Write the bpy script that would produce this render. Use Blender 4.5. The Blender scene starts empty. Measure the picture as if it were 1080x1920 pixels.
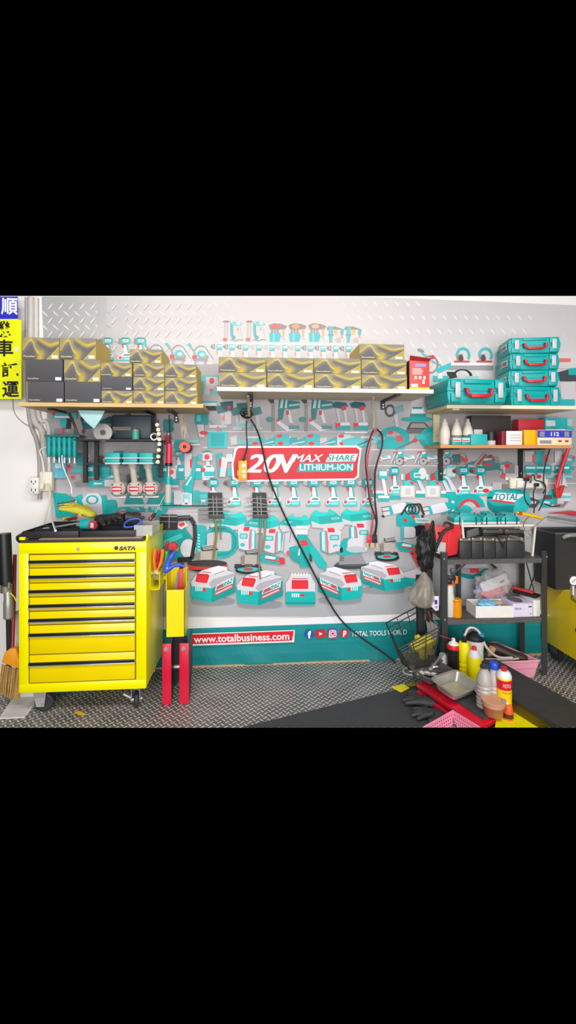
import bpy, bmesh, math, random
from mathutils import Vector, Matrix, Euler
S = bpy.context.scene
COL = S.collection
PI = math.pi
rnd = random.Random(7)

# ---------------------------------------------------------------- camera, world, lights
CAM_H, YAW, FOC, HOR = 1.39, math.radians(4.5), 830.0, 860.0
cam_d = bpy.data.cameras.new('camera')
cam = bpy.data.objects.new('camera', cam_d)
COL.objects.link(cam)
S.camera = cam
cam.location = (0, 0, CAM_H)
cam.rotation_euler = (PI / 2, 0, -YAW)
cam_d.sensor_fit = 'VERTICAL'
cam_d.sensor_height = 36.0
cam_d.lens = FOC * 36.0 / 1920.0
cam_d.shift_y = (HOR - 960.0) / 1920.0 * 1.0
cam_d.clip_start = 0.02
S.view_settings.view_transform = 'Standard'
S.view_settings.look = 'None'
S.view_settings.gamma = 1.0
S.view_settings.use_curve_mapping = False
S.view_settings.exposure = 0.22
w = bpy.data.worlds.new('world')
S.world = w
w.use_nodes = True
w.node_tree.nodes['Background'].inputs[0].default_value = (0, 0, 0, 1)
w.node_tree.nodes['Background'].inputs[1].default_value = 0.0

def area(name, loc, rot, sx, sy, energy, col):
    d = bpy.data.lights.new(name, 'AREA')
    d.shape = 'RECTANGLE'; d.size = sx; d.size_y = sy; d.energy = energy; d.color = col
    o = bpy.data.objects.new(name, d); COL.objects.link(o)
    o.location = loc; o.rotation_euler = rot
    return o
area('ceiling_lamp', (-0.9, 0.35, 3.3), (math.radians(30), 0, 0), 1.6, 0.6, 38, (1.0, 0.985, 0.97))
area('ceiling_lamp', (1.3, 0.35, 3.3), (math.radians(30), 0, 0), 1.6, 0.6, 38, (1.0, 0.985, 0.97))
area('rear_fill_light', (0.3, -2.2, 1.4), (math.radians(90), 0, 0), 5.0, 2.6, 205, (0.98, 0.99, 1.0))  # unseen fill light added behind the camera to soften the shadows

# ---------------------------------------------------------------- helpers
ct, st = math.cos(YAW), math.sin(YAW)
def ray(px, py):
    u = (px - 540.0) / FOC; v = (HOR - py) / FOC
    return Vector((u * ct + st, ct - u * st, v))
def Wp(px, py, y):                      # point of a plane parallel to the back wall
    r = ray(px, py); k = y / r.y
    return Vector((r.x * k, y, CAM_H + r.z * k))
def Gp(px, py, z=0.0):                  # point of a horizontal plane
    r = ray(px, py); k = (z - CAM_H) / r.z
    return Vector((r.x * k, r.y * k, z))
def XZ(px, py, y):
    p = Wp(px, py, y); return p.x, p.z
def sc(px, y):                          # metres per photo pixel at that plane
    return y / ray(px, HOR).y / FOC

def lin(c):
    return c / 12.92 if c <= 0.04045 else ((c + 0.055) / 1.055) ** 2.4
def hx(h):
    return tuple(lin(int(h[i:i + 2], 16) / 255.0) for i in (0, 2, 4)) + (1.0,)

_M = {}
def mat(h, rough=0.5, metal=0.0, var=0.06, scale=30.0, alpha=1.0, trans=0.0, bump=0.0, coat=0.0):
    key = (h, rough, metal, var, scale, alpha, trans, bump, coat)
    if key in _M: return _M[key]
    m = bpy.data.materials.new('paint_' + h); m.use_nodes = True
    nt = m.node_tree; b = nt.nodes['Principled BSDF']
    c = hx(h)
    b.inputs['Roughness'].default_value = rough; b.inputs['Metallic'].default_value = metal
    b.inputs['Alpha'].default_value = alpha; b.inputs['Transmission Weight'].default_value = trans
    b.inputs['Coat Weight'].default_value = coat
    if trans: b.inputs['IOR'].default_value = 1.2
    tc = nt.nodes.new('ShaderNodeTexCoord'); n = nt.nodes.new('ShaderNodeTexNoise')
    n.inputs['Scale'].default_value = scale; n.inputs['Detail'].default_value = 3
    nt.links.new(tc.outputs['Object'], n.inputs['Vector'])
    mx = nt.nodes.new('ShaderNodeMix'); mx.data_type = 'RGBA'
    mx.inputs[6].default_value = tuple(max(0, v * (1 - var)) for v in c[:3]) + (1,)
    mx.inputs[7].default_value = tuple(min(1, v * (1 + var)) for v in c[:3]) + (1,)
    nt.links.new(n.outputs['Fac'], mx.inputs[0]); nt.links.new(mx.outputs[2], b.inputs['Base Color'])
    if bump:
        bp = nt.nodes.new('ShaderNodeBump'); bp.inputs['Strength'].default_value = bump
        bp.inputs['Distance'].default_value = 0.004
        nt.links.new(n.outputs['Fac'], bp.inputs['Height']); nt.links.new(bp.outputs[0], b.inputs['Normal'])
    _M[key] = m
    return m

def print_mat(name, rough=0.45, bump=0.0, bscale=6.0):    # ink printed on a flat surface, colours kept per face corner
    m = bpy.data.materials.new(name); m.use_nodes = True
    nt = m.node_tree; b = nt.nodes['Principled BSDF']; b.inputs['Roughness'].default_value = rough; b.inputs['Specular IOR Level'].default_value = .3
    a = nt.nodes.new('ShaderNodeVertexColor'); a.layer_name = 'ink'
    nt.links.new(a.outputs[0], b.inputs['Base Color'])
    if bump:
        tc = nt.nodes.new('ShaderNodeTexCoord'); n = nt.nodes.new('ShaderNodeTexNoise')
        n.inputs['Scale'].default_value = bscale; n.inputs['Detail'].default_value = 4; n.inputs['Distortion'].default_value = 1.2
        nt.links.new(tc.outputs['Object'], n.inputs['Vector'])
        bp = nt.nodes.new('ShaderNodeBump'); bp.inputs['Strength'].default_value = bump; bp.inputs['Distance'].default_value = 0.02
        nt.links.new(n.outputs['Fac'], bp.inputs['Height']); nt.links.new(bp.outputs[0], b.inputs['Normal'])
    return m

_T = {}
def text_shape(s, bold=0.0, shear=0.0):             # (verts, faces) of a line of lettering, cap height about 0.7
    if 'M' in s: bold = 0.0
    k = (s, bold, shear)
    if k in _T: return _T[k]
    c = bpy.data.curves.new('lettering', 'FONT'); c.body = s; c.offset = bold; c.shear = shear; c.resolution_u = 3
    o = bpy.data.objects.new('lettering', c); COL.objects.link(o)
    me = bpy.data.meshes.new_from_object(o.evaluated_get(bpy.context.evaluated_depsgraph_get()))
    vs = [v.co.copy() for v in me.vertices]; fs = [tuple(p.vertices) for p in me.polygons]
    bpy.data.objects.remove(o); bpy.data.curves.remove(c); bpy.data.meshes.remove(me)
    x0 = min(v.x for v in vs); x1 = max(v.x for v in vs); y0 = min(v.y for v in vs); y1 = max(v.y for v in vs)
    vs = [((v.x - x0) / (x1 - x0), (v.y - y0) / (y1 - y0)) for v in vs]
    _T[k] = (vs, fs); return _T[k]

class B:                                            # collects shapes and links them as ONE mesh object
    def __init__(self, o=(0, 0, 0)):
        self.o = Vector(o); self.v = []; self.f = []; self.mi = []; self.m = 0; self.M = Matrix()
    def add(self, vs, fs):
        n = len(self.v)
        self.v += [self.M @ Vector(p) for p in vs]
        for f in fs: self.f.append(tuple(i + n for i in f)); self.mi.append(self.m)
        return self
    def addbm(self, bm):
        bm.verts.index_update()
        self.add([v.co for v in bm.verts], [[v.index for v in f.verts] for f in bm.faces]); bm.free()
        return self
    def box(self, c, s, rot=None, bev=0.0, seg=2, taper=None):
        bm = bmesh.new(); bmesh.ops.create_cube(bm, size=1.0)
        for v in bm.verts:
            if taper and v.co.z < 0: v.co.x *= taper; v.co.y *= taper
            v.co = Vector((v.co.x * s[0], v.co.y * s[1], v.co.z * s[2]))
        if bev: bmesh.ops.bevel(bm, geom=bm.edges[:], offset=min(bev, min(s) * 0.45), segments=seg, profile=0.5, affect='EDGES')
        R = (rot if isinstance(rot, Matrix) else Euler(rot).to_matrix().to_4x4()) if rot else Matrix()
        bm.transform(Matrix.Translation(Vector(c)) @ R)
        return self.addbm(bm)
    def bb(self, p0, p1, bev=0.0, seg=2):           # box from two corners
        p0, p1 = Vector(p0), Vector(p1)
        return self.box((p0 + p1) / 2, [abs(a) for a in (p1 - p0)], None, bev, seg)
    def ring(self, c, ax, r, seg, ry=None):
        ax = Vector(ax).normalized(); a = ax.orthogonal().normalized(); b = ax.cross(a)
        ry = r if ry is None else ry
        return [Vector(c) + a * (r * math.cos(2 * PI * i / seg)) + b * (ry * math.sin(2 * PI * i / seg)) for i in range(seg)]
    def cyl(self, p0, p1, r0, r1=None, seg=16, cap=True):
        r1 = r0 if r1 is None else r1; p0, p1 = Vector(p0), Vector(p1); ax = p1 - p0
        vs = self.ring(p0, ax, r0, seg) + self.ring(p1, ax, r1, seg)
        fs = [(i, (i + 1) % seg, seg + (i + 1) % seg, seg + i) for i in range(seg)]
        if cap: fs += [tuple(range(seg))[::-1], tuple(range(seg, 2 * seg))]
        return self.add(vs, fs)
    def tube(self, pts, r, seg=8, smooth=0, closed=False):
        pts = [Vector(p) for p in pts]
        for _ in range(smooth):
            q = [pts[0]] if not closed else []
            n = len(pts)
            for i in range(n if closed else n - 1):
                a, b = pts[i], pts[(i + 1) % n]
                q += [a.lerp(b, 0.25), a.lerp(b, 0.75)]
            if not closed: q.append(pts[-1])
            pts = q
        n = len(pts); vs = []; fs = []; a = None
        for i, p in enumerate(pts):
            if closed: d = pts[(i + 1) % n] - pts[i - 1]
            else: d = pts[min(i + 1, n - 1)] - pts[max(i - 1, 0)]
            if d.length < 1e-9: d = Vector((0, 0, 1))
            d.normalize()
            a = d.orthogonal().normalized() if a is None else (a - d * a.dot(d))
            if a.length < 1e-6: a = d.orthogonal()
            a.normalize(); b = d.cross(a)
            rr = r[i * (len(r) - 1) // max(1, n - 1)] if isinstance(r, (list, tuple)) else r
            vs += [p + a * (rr * math.cos(2 * PI * k / seg)) + b * (rr * math.sin(2 * PI * k / seg)) for k in range(seg)]
        for i in range(n if closed else n - 1):
            j = (i + 1) % n
            fs += [(i * seg + k, i * seg + (k + 1) % seg, j * seg + (k + 1) % seg, j * seg + k) for k in range(seg)]
        if not closed: fs += [tuple(range(seg))[::-1], tuple(range((n - 1) * seg, n * seg))]
        return self.add(vs, fs)
    def lathe(self, prof, c=(0, 0, 0), seg=24, rot=None, sy=1.0):
        R = (rot if isinstance(rot, Matrix) else Euler(rot).to_matrix().to_4x4()) if rot else Matrix()
        T = Matrix.Translation(Vector(c)) @ R; vs = []; fs = []; n = len(prof)
        for (r, z) in prof:
            vs += [T @ Vector((r * math.cos(2 * PI * k / seg), sy * r * math.sin(2 * PI * k / seg), z)) for k in range(seg)]
        for i in range(n - 1):
            fs += [(i * seg + k, i * seg + (k + 1) % seg, (i + 1) * seg + (k + 1) % seg, (i + 1) * seg + k) for k in range(seg)]
        if prof[0][0] > 1e-5: fs.append(tuple(range(seg))[::-1])
        if prof[-1][0] > 1e-5: fs.append(tuple(range((n - 1) * seg, n * seg)))
        return self.add(vs, fs)
    def prism(self, pts, dv, bev=0.0):               # 3D outline pushed along a vector
        dv = Vector(dv); n = len(pts); pts = [Vector(p) for p in pts]
        bm = bmesh.new()
        a = [bm.verts.new(p) for p in pts]; b = [bm.verts.new(p + dv) for p in pts]
        bm.faces.new(a); bm.faces.new(b[::-1])
        for i in range(n): bm.faces.new((a[i], b[i], b[(i + 1) % n], a[(i + 1) % n]))
        bmesh.ops.recalc_face_normals(bm, faces=bm.faces[:])
        if bev: bmesh.ops.bevel(bm, geom=bm.edges[:], offset=bev, segments=2, profile=0.5, affect='EDGES')
        return self.addbm(bm)
    def ball(self, c, r, s=(1, 1, 1), u=16, v=10, rot=None):
        bm = bmesh.new(); bmesh.ops.create_uvsphere(bm, u_segments=u, v_segments=v, radius=r)
        R = Euler(rot).to_matrix().to_4x4() if rot else Matrix()
        bm.transform(Matrix.Translation(Vector(c)) @ R @ Matrix.Diagonal((*s, 1)))
        return self.addbm(bm)
    def text(self, s, p, w, h, xd=(1, 0, 0), zd=(0, 0, 1), bold=0.0, shear=0.0, th=0.0006):
        vs, fs = text_shape(s, bold, shear); p, xd, zd = Vector(p), Vector(xd), Vector(zd)
        nrm = xd.cross(zd).normalized()
        return self.add([p + xd * (a * w) + zd * (b * h) + nrm * th for a, b in vs], fs)
    def out(self, name, mats, parent=None, smooth=38, clip=False):
        me = bpy.data.meshes.new(name)
        me.from_pydata([p - self.o for p in self.v], [], self.f)
        for m in (mats if isinstance(mats, (list, tuple)) else [mats]): me.materials.append(m)
        me.polygons.foreach_set('material_index', self.mi)
        me.validate(); me.update()
        bm = bmesh.new(); bm.from_mesh(me); bmesh.ops.recalc_face_normals(bm, faces=bm.faces[:]); bm.to_mesh(me); bm.free()
        if smooth:
            me.polygons.foreach_set('use_smooth', [True] * len(me.polygons))
            me.set_sharp_from_angle(angle=math.radians(smooth))
        if clip:                                    # the scene is built as far as the photograph's lower edge
            r0 = ray(540, 1364); n = Vector((ct, -st, 0)).cross(r0).normalized(); bm = bmesh.new(); bm.from_mesh(me)
            if n.z > 0: n = -n
            bmesh.ops.bisect_plane(bm, geom=bm.verts[:] + bm.edges[:] + bm.faces[:], plane_co=Vector((0, 0, CAM_H)) - self.o, plane_no=n, clear_outer=True); bm.to_mesh(me); bm.free()
        o = bpy.data.objects.new(name, me); COL.objects.link(o)
        if parent is not None: o.parent = parent
        else: o.location = self.o
        return o
def tag(o, label, cat, group=None, kind=None):
    if label: o['label'] = label
    if cat: o['category'] = cat
    if group: o['group'] = group
    if kind: o['kind'] = kind
    return o
def thing(name, label, cat, loc=(0, 0, 0), rz=0.0, group=None, rot=None):
    o = bpy.data.objects.new(name, None); COL.objects.link(o); o.empty_display_size = 0.05
    o.location = loc; o.rotation_euler = rot if rot else (0, 0, rz)
    return tag(o, label, cat, group)
def dup(src, label=None, loc=None, rot=None, scale=None):
    r = src.copy(); COL.objects.link(r)
    for ch in list(src.children):
        c = ch.copy(); COL.objects.link(c); c.parent = r
        for g in ch.children:
            d = g.copy(); COL.objects.link(d); d.parent = c
    if label: r['label'] = label
    if loc is not None: r.location = loc
    if rot is not None: r.rotation_euler = rot
    if scale is not None: r.scale = scale
    return r
def struct(o): o['kind'] = 'structure'; return o

TEAL, TEALD = mat('0fa6a3', .38), mat('087b7d', .42)
BLACK, RUBBER, DGREY = mat('1d1d1f', .45), mat('262628', .8, var=.15), mat('4a4a4c', .5)
STEEL, CHROME = mat('bdbbb8', .32, .55), mat('dededd', .2, .6)
WHITE, CREAM, LGREY = mat('ece8e4', .45), mat('e6dfc8', .5), mat('c3c0c0', .5)
RED, YEL, ORANGE = mat('d81f2e', .35), mat('f7e400', .3, var=.03), mat('ee7a1c', .4)
GREY = mat('8b8886', .5)
# ---------------------------------------------------------------- the setting
def floor_material():
    m = bpy.data.materials.new('chequer_plate'); m.use_nodes = True
    nt = m.node_tree; b = nt.nodes['Principled BSDF']; L = nt.links.new
    def mth(op, a, bb=None):
        n = nt.nodes.new('ShaderNodeMath'); n.operation = op
        for i, v in enumerate((a, bb)):
            if v is None: continue
            if isinstance(v, (int, float)): n.inputs[i].default_value = v
            else: L(v, n.inputs[i])
        return n.outputs[0]
    tc = nt.nodes.new('ShaderNodeTexCoord'); mp = nt.nodes.new('ShaderNodeMapping')
    mp.inputs['Rotation'].default_value = (0, 0, math.radians(45 + 4)); mp.inputs['Scale'].default_value = (1 / .0285,) * 3
    L(tc.outputs['Object'], mp.inputs[0]); sp = nt.nodes.new('ShaderNodeSeparateXYZ'); L(mp.outputs[0], sp.inputs[0])
    x, y = sp.outputs[0], sp.outputs[1]
    fx = mth('SUBTRACT', mth('FRACT', x), .5); fy = mth('SUBTRACT', mth('FRACT', y), .5)
    par = mth('FLOORED_MODULO', mth('ADD', mth('FLOOR', x), mth('FLOOR', y)), 2.0)
    ip = mth('SUBTRACT', 1.0, par)
    a = mth('ADD', mth('MULTIPLY', fx, par), mth('MULTIPLY', fy, ip))
    c = mth('ADD', mth('MULTIPLY', fy, par), mth('MULTIPLY', fx, ip))
    d = mth('ADD', mth('POWER', mth('DIVIDE', mth('ABSOLUTE', a), .60), 2.0), mth('POWER', mth('DIVIDE', mth('ABSOLUTE', c), .15), 2.0))
    h = mth('SUBTRACT', 1.0, mth('MINIMUM', d, 1.0))
    mask = mth('MINIMUM', mth('MULTIPLY', h, 3.0), 1.0)
    n = nt.nodes.new('ShaderNodeTexNoise'); n.inputs['Scale'].default_value = 5; n.inputs['Detail'].default_value = 6
    L(tc.outputs['Object'], n.inputs['Vector'])
    r1 = nt.nodes.new('ShaderNodeValToRGB'); L(n.outputs['Fac'], r1.inputs[0])
    r1.color_ramp.elements[0].color = hx('625c5a'); r1.color_ramp.elements[0].position = .3
    r1.color_ramp.elements[1].color = hx('8b8381'); r1.color_ramp.elements[1].position = .72
    mx = nt.nodes.new('ShaderNodeMix'); mx.data_type = 'RGBA'
    L(mask, mx.inputs[0]); L(r1.outputs[0], mx.inputs[6]); mx.inputs[7].default_value = hx('ece9e6')
    L(mx.outputs[2], b.inputs['Base Color']); b.inputs['Metallic'].default_value = .25; b.inputs['Roughness'].default_value = .42
    bp = nt.nodes.new('ShaderNodeBump'); bp.inputs['Strength'].default_value = .6; bp.inputs['Distance'].default_value = .003
    L(h, bp.inputs['Height']); L(bp.outputs[0], b.inputs['Normal'])
    return m
plaster = mat('f3ede9', .8, var=.03, scale=4)
b = B()
b.prism([Wp(-60, 555, 3.0), Wp(1150, 555, 3.0), Vector((Wp(1150, 900, 3).x, 3.0, 0)), Vector((Wp(-60, 900, 3).x, 3.0, 0))], (0, .1, 0))
struct(b.out('wall_back', plaster))
b = B()
b.add([Gp(-60, 1364.5), Gp(1160, 1364.5), Vector((Wp(1150, 900, 3).x, 3.0, 0)), Vector((Wp(-60, 900, 3).x, 3.0, 0))], [(0, 1, 2, 3)])
struct(b.out('floor', floor_material()))
b = B(); b.bb((Wp(70, 900, 3).x, 2.982, 0), (Wp(1100, 900, 3).x, 2.9995, .012)); struct(b.out('trim_1', mat('b79a78', .6, var=.3, scale=12)))

# ---------------------------------------------------------------- the printed wall banner
def mixc(a, c, t): return tuple(x + (y - x) * t for x, y in zip(a, c))
def smooth(a, c, x):
    t = max(0, min(1, (x - a) / (c - a))); return t * t * (3 - 2 * t)
def disp(px, py):                                  # folds of the hanging vinyl, metres out of the wall
    d = 0.0
    s = smooth(1211, 1240, py)
    d += s * (.006 * math.sin(px / 34.0 + py / 40) + .004 * math.sin(px / 13.0 - py / 17.0) + .006)
    d += .006 * math.exp(-((px - 205) / 9.0) ** 2) * (1 - smooth(610, 630, py))
    return d
class Print:
    def __init__(self): self.v = []; self.f = []; self.c = []; self.k = 0; self.kmax = 8; self.T = (0, 0, 1, 1, 0, 0); self.ws = 0.0; self.tone = hx('e4dcda')
    def at(self, ox, oy, sx=1, sy=None, rot=0, shear=0, base=1, wash=0.0, tone='e4dcda'):
        self.T = (ox, oy, sx, sx if sy is None else sy, rot, shear); self.k = 0 if base == 0 else self.kmax; self.ws = wash; self.tone = hx(tone); return self
    def xf(self, x, y):
        ox, oy, sx, sy, r, sh = self.T
        x = x * sx + sh * y * abs(sy); y = y * sy; c, s = math.cos(r), math.sin(r)
        return ox + x * c - y * s, oy + x * s + y * c
    def pt(self, x, y):
        return Wp(x, y, 2.9905 - disp(x, y) - self.k * 0.000014)
    def poly(self, pts, col, raw=False, cols=None):
        if not raw: pts = [self.xf(*p) for p in pts]
        n = len(self.v); self.v += [self.pt(*p) for p in pts]
        self.f.append(tuple(range(n, n + len(pts))))
        if cols: self.c.append([mixc(hx(q), self.tone, self.ws) for q in cols])
        else: self.c.append([mixc(hx(col) if isinstance(col, str) else col, self.tone, self.ws)] * len(pts))
        self.k += 1; self.kmax = max(self.kmax, self.k); return self
    def rect(self, x0, y0, x1, y1, col, cols=None): return self.poly([(x0, y0), (x1, y0), (x1, y1), (x0, y1)], col, cols=cols)
    def ell(self, cx, cy, rx, ry, col, n=14, rot=0, a0=0, a1=2 * PI):
        full = abs(a1 - a0 - 2 * PI) < 1e-6; m = n if full else n + 1
        p = []
        for i in range(m):
            a = a0 + (a1 - a0) * i / n; x, y = rx * math.cos(a), ry * math.sin(a)
            p.append((cx + x * math.cos(rot) - y * math.sin(rot), cy + x * math.sin(rot) + y * math.cos(rot)))
        return self.poly(p, col)
    def rr(self, x0, y0, x1, y1, r, col, n=4):
        p = []
        for cx, cy, a in ((x1 - r, y0 + r, -PI / 2), (x1 - r, y1 - r, 0), (x0 + r, y1 - r, PI / 2), (x0 + r, y0 + r, PI)):
            p += [(cx + r * math.cos(a + PI / 2 * i / n), cy + r * math.sin(a + PI / 2 * i / n)) for i in range(n + 1)]
        return self.poly(p, col)
    def line(self, pts, w, col):
        for (x0, y0), (x1, y1) in zip(pts, pts[1:]):
            l = math.hypot(x1 - x0, y1 - y0) or 1; nx, ny = -(y1 - y0) / l * w / 2, (x1 - x0) / l * w / 2
            self.poly([(x0 + nx, y0 + ny), (x1 + nx, y1 + ny), (x1 - nx, y1 - ny), (x0 - nx, y0 - ny)], col); self.k -= 1
        self.k += 1; return self
    def arc(self, cx, cy, rx, ry, w, col, a0=0, a1=2 * PI, n=18):
        o = [(cx + rx * math.cos(a0 + (a1 - a0) * i / n), cy + ry * math.sin(a0 + (a1 - a0) * i / n)) for i in range(n + 1)]
        q = [(cx + (rx - w) * math.cos(a0 + (a1 - a0) * i / n), cy + (ry - w) * math.sin(a0 + (a1 - a0) * i / n)) for i in range(n + 1)]
        for i in range(n): self.poly([o[i], o[i + 1], q[i + 1], q[i]], col); self.k -= 1
        self.k += 1; return self
    def text(self, s, x0, y0, x1, y1, col, bold=0.0, shear=0.0):      # y0 top, y1 bottom
        vs, fs = text_shape(s, bold, shear)
        n = len(self.v); self.v += [self.pt(*self.xf(x0 + a * (x1 - x0), y1 + c * (y0 - y1))) for a, c in vs]
        for f in fs: self.f.append(tuple(i + n for i in f)); self.c.append([mixc(hx(col), self.tone, self.ws)] * len(f))
        self.k += 1; self.kmax = max(self.kmax, self.k); return self
    def out(self, name, m, parent):
        me = bpy.data.meshes.new(name); o0 = parent.location
        me.from_pydata([p - o0 for p in self.v], [], self.f)
        me.materials.append(m)
        a = me.color_attributes.new('ink', 'FLOAT_COLOR', 'CORNER')
        flat = []
        for c in self.c:
            for q in c: flat += q[:4]
        a.data.foreach_set('color', flat)
        o = bpy.data.objects.new(name, me); COL.objects.link(o); o.parent = parent
        return o
T_, TL, TD = '08b3b0', '35d0cc', '067a7e'
W_, G_, GD_, K_, R_, O_ = 'ece8ea', 'a8a4a6', '6c686b', '29282b', 'e5323c', 'f0883f'
P = Print()

def background():
    xs = [74 + i * 18 for i in range(61)]; ys = [556 + i * 16 for i in range(38)] + [1156]
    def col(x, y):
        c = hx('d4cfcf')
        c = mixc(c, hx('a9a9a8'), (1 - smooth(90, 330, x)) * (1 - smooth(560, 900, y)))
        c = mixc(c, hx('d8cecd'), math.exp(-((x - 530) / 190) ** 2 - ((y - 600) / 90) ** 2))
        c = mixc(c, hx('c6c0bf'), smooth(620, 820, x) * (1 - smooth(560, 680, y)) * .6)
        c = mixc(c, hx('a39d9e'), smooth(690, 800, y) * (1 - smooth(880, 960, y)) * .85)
        c = mixc(c, hx('8d898a'), math.exp(-((y - 900) / 22) ** 2) * .5)  # dark band in the ink stands for the fold's shade
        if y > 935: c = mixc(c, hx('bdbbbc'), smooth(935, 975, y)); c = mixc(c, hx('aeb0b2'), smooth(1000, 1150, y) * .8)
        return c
    def edge(x, y):                                # the left edge of the sheet leans
        e = 78 + (y - 556) * .045
        return max(x, e)
    def top(x, y): return max(y, 556 + max(0, x - 690) * .042)
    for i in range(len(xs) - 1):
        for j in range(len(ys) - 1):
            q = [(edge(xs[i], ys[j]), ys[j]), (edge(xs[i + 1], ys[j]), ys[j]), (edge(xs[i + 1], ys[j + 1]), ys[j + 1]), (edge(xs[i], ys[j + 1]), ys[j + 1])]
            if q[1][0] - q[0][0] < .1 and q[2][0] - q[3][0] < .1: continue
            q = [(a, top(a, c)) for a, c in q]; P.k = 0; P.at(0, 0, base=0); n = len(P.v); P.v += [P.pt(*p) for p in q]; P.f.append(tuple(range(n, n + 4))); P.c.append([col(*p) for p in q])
    # white line, teal skirt
    X = [100 + 10 * i for i in range(100)]
    yw = lambda x: 1166 - .035 * (x - 340)
    for i in range(len(X) - 1):
        a, c = X[i], X[i + 1]
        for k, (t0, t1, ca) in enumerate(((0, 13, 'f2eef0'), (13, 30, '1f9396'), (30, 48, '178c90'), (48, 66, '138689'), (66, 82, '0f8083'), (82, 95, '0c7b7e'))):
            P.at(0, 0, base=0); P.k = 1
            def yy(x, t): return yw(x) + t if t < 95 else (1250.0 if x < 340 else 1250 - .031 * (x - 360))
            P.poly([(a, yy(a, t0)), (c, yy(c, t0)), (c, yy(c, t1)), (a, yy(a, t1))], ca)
    # floor texture under the skirt line and tread marks of the printed chequer plate
    for r in range(13):
        for c in range(46):
            x = 84 + c * 20 + (r % 2) * 10; y = 562 + r * 13
            left = x < 400
            if not left:
                if r % 2: continue
                x += (r // 2 % 2) * 10; y += 8
            if x > 1075 or (y > 640 and 400 < x < 700) or y < 566 + max(0, x - 690) * .042: continue
            P.at(x, y, 1, base=0); P.k = 2
            a = .45 * (-1 if (r + (0 if not left else 0)) % 2 else 1) if left else .85
            if left: a = -.9 if r % 2 else .75
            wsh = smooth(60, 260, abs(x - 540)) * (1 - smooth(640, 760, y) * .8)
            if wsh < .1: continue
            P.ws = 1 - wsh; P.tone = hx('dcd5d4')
            L = 9 if left else 8; p = []
            for k in range(9):
                t = k / 8 * 2 - 1; p.append((L * t, -1.5 * (1 - t * t)))
            for k in range(7, 0, -1):
                t = k / 8 * 2 - 1; p.append((L * t, 1.1 * (1 - t * t)))
            ca, sa = math.cos(a), math.sin(a)
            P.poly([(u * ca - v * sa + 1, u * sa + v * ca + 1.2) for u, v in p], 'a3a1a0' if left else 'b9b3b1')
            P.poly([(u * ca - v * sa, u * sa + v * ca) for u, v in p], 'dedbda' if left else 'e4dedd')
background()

# ---- printed tools, each drawn in its own little frame
def drill(x, y, w, h=None, flip=1, wash=0, hammer=0, tone='e4dcda', base=1):
    h = h or w * 1.45
    P.at(x if flip > 0 else x + w, y, w * flip, h / 1.45, base=base, wash=wash, tone=tone)
    P.poly([(0, .14), (.1, .08), (.3, .02), (.34, .34), (.1, .3), (0, .24)], 'b5aeb0' if not hammer else '5a4f52')
    P.poly([(.12, .1), (.3, .04), (.3, .14), (.12, .16)], 'd8d2d4' if not hammer else '7d7073'); P.rect(.24, .02, .31, .36, '8c8487'); P.rect(.31, 0, .36, .37, 'c9362f' if hammer else '7d7779')
    P.poly([(.36, .02), (.44, -.05), (.9, -.03), (1.0, .08), (1.0, .26), (.92, .36), (.36, .38)], T_)
    P.rect(.5, .08, .86, .24, W_); P.rect(.54, .12, .8, .2, '9fb6b9'); P.poly([(.44, -.05), (.9, -.03), (.86, .03), (.46, .02)], TD)
    P.poly([(.46, .34), (.74, .34), (.8, .6), (.86, .98), (.56, .98), (.56, .62)], W_)
    P.poly([(.7, .36), (.78, .36), (.92, .98), (.84, .98)], T_); P.poly([(.42, .4), (.56, .38), (.58, .58), (.48, .6)], R_); P.poly([(.46, .34), (.74, .34), (.74, .42), (.46, .42)], TD)
    P.poly([(.36, 1.04), (.5, .94), (.96, .94), (1.02, 1.06), (1.0, 1.2), (.3, 1.2)], W_); P.rect(.56, 1.0, .92, 1.08, TD)
    P.poly([(.24, 1.18), (1.04, 1.16), (1.06, 1.4), (.22, 1.42)], TL); P.poly([(.2, 1.16), (.44, 1.08), (.5, 1.3), (.22, 1.34)], W_); P.poly([(.26, 1.16), (.42, 1.1), (.44, 1.26), (.28, 1.3)], R_)
    P.rect(.56, 1.24, .96, 1.32, 'dfe9ea')
def drill_top(x, y, w, wash=.3, dark=1):
    P.at(x, y, w, w, base=1, wash=wash)
    P.poly([(0, .2), (.12, .06), (.36, 0), (.4, .4), (.14, .34)], '786a6d' if dark else 'bfb3b4'); P.rect(.2, .08, .3, .3, 'c9adb0'); P.rect(.38, 0, .44, .4, 'e8d9d9')
    P.poly([(.44, .04), (.6, -.02), (1, .08), (.98, .24), (.74, .34), (.44, .36)], '64c3c6'); P.rect(.56, .1, .9, .2, 'ece6e7'); P.poly([(.5, .36), (.9, .3), (.86, .46), (.5, .5)], '2b9fa6')
    P.poly([(.5, .5), (.82, .48), (.92, 1.1), (.66, 1.1)], 'f2ecec'); P.poly([(.44, .54), (.56, .52), (.6, .78), (.5, .8)], 'f08a77'); P.poly([(.82, .5), (.86, .48), (1.0, 1.1), (.92, 1.1)], '9fd2d3')
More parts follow.
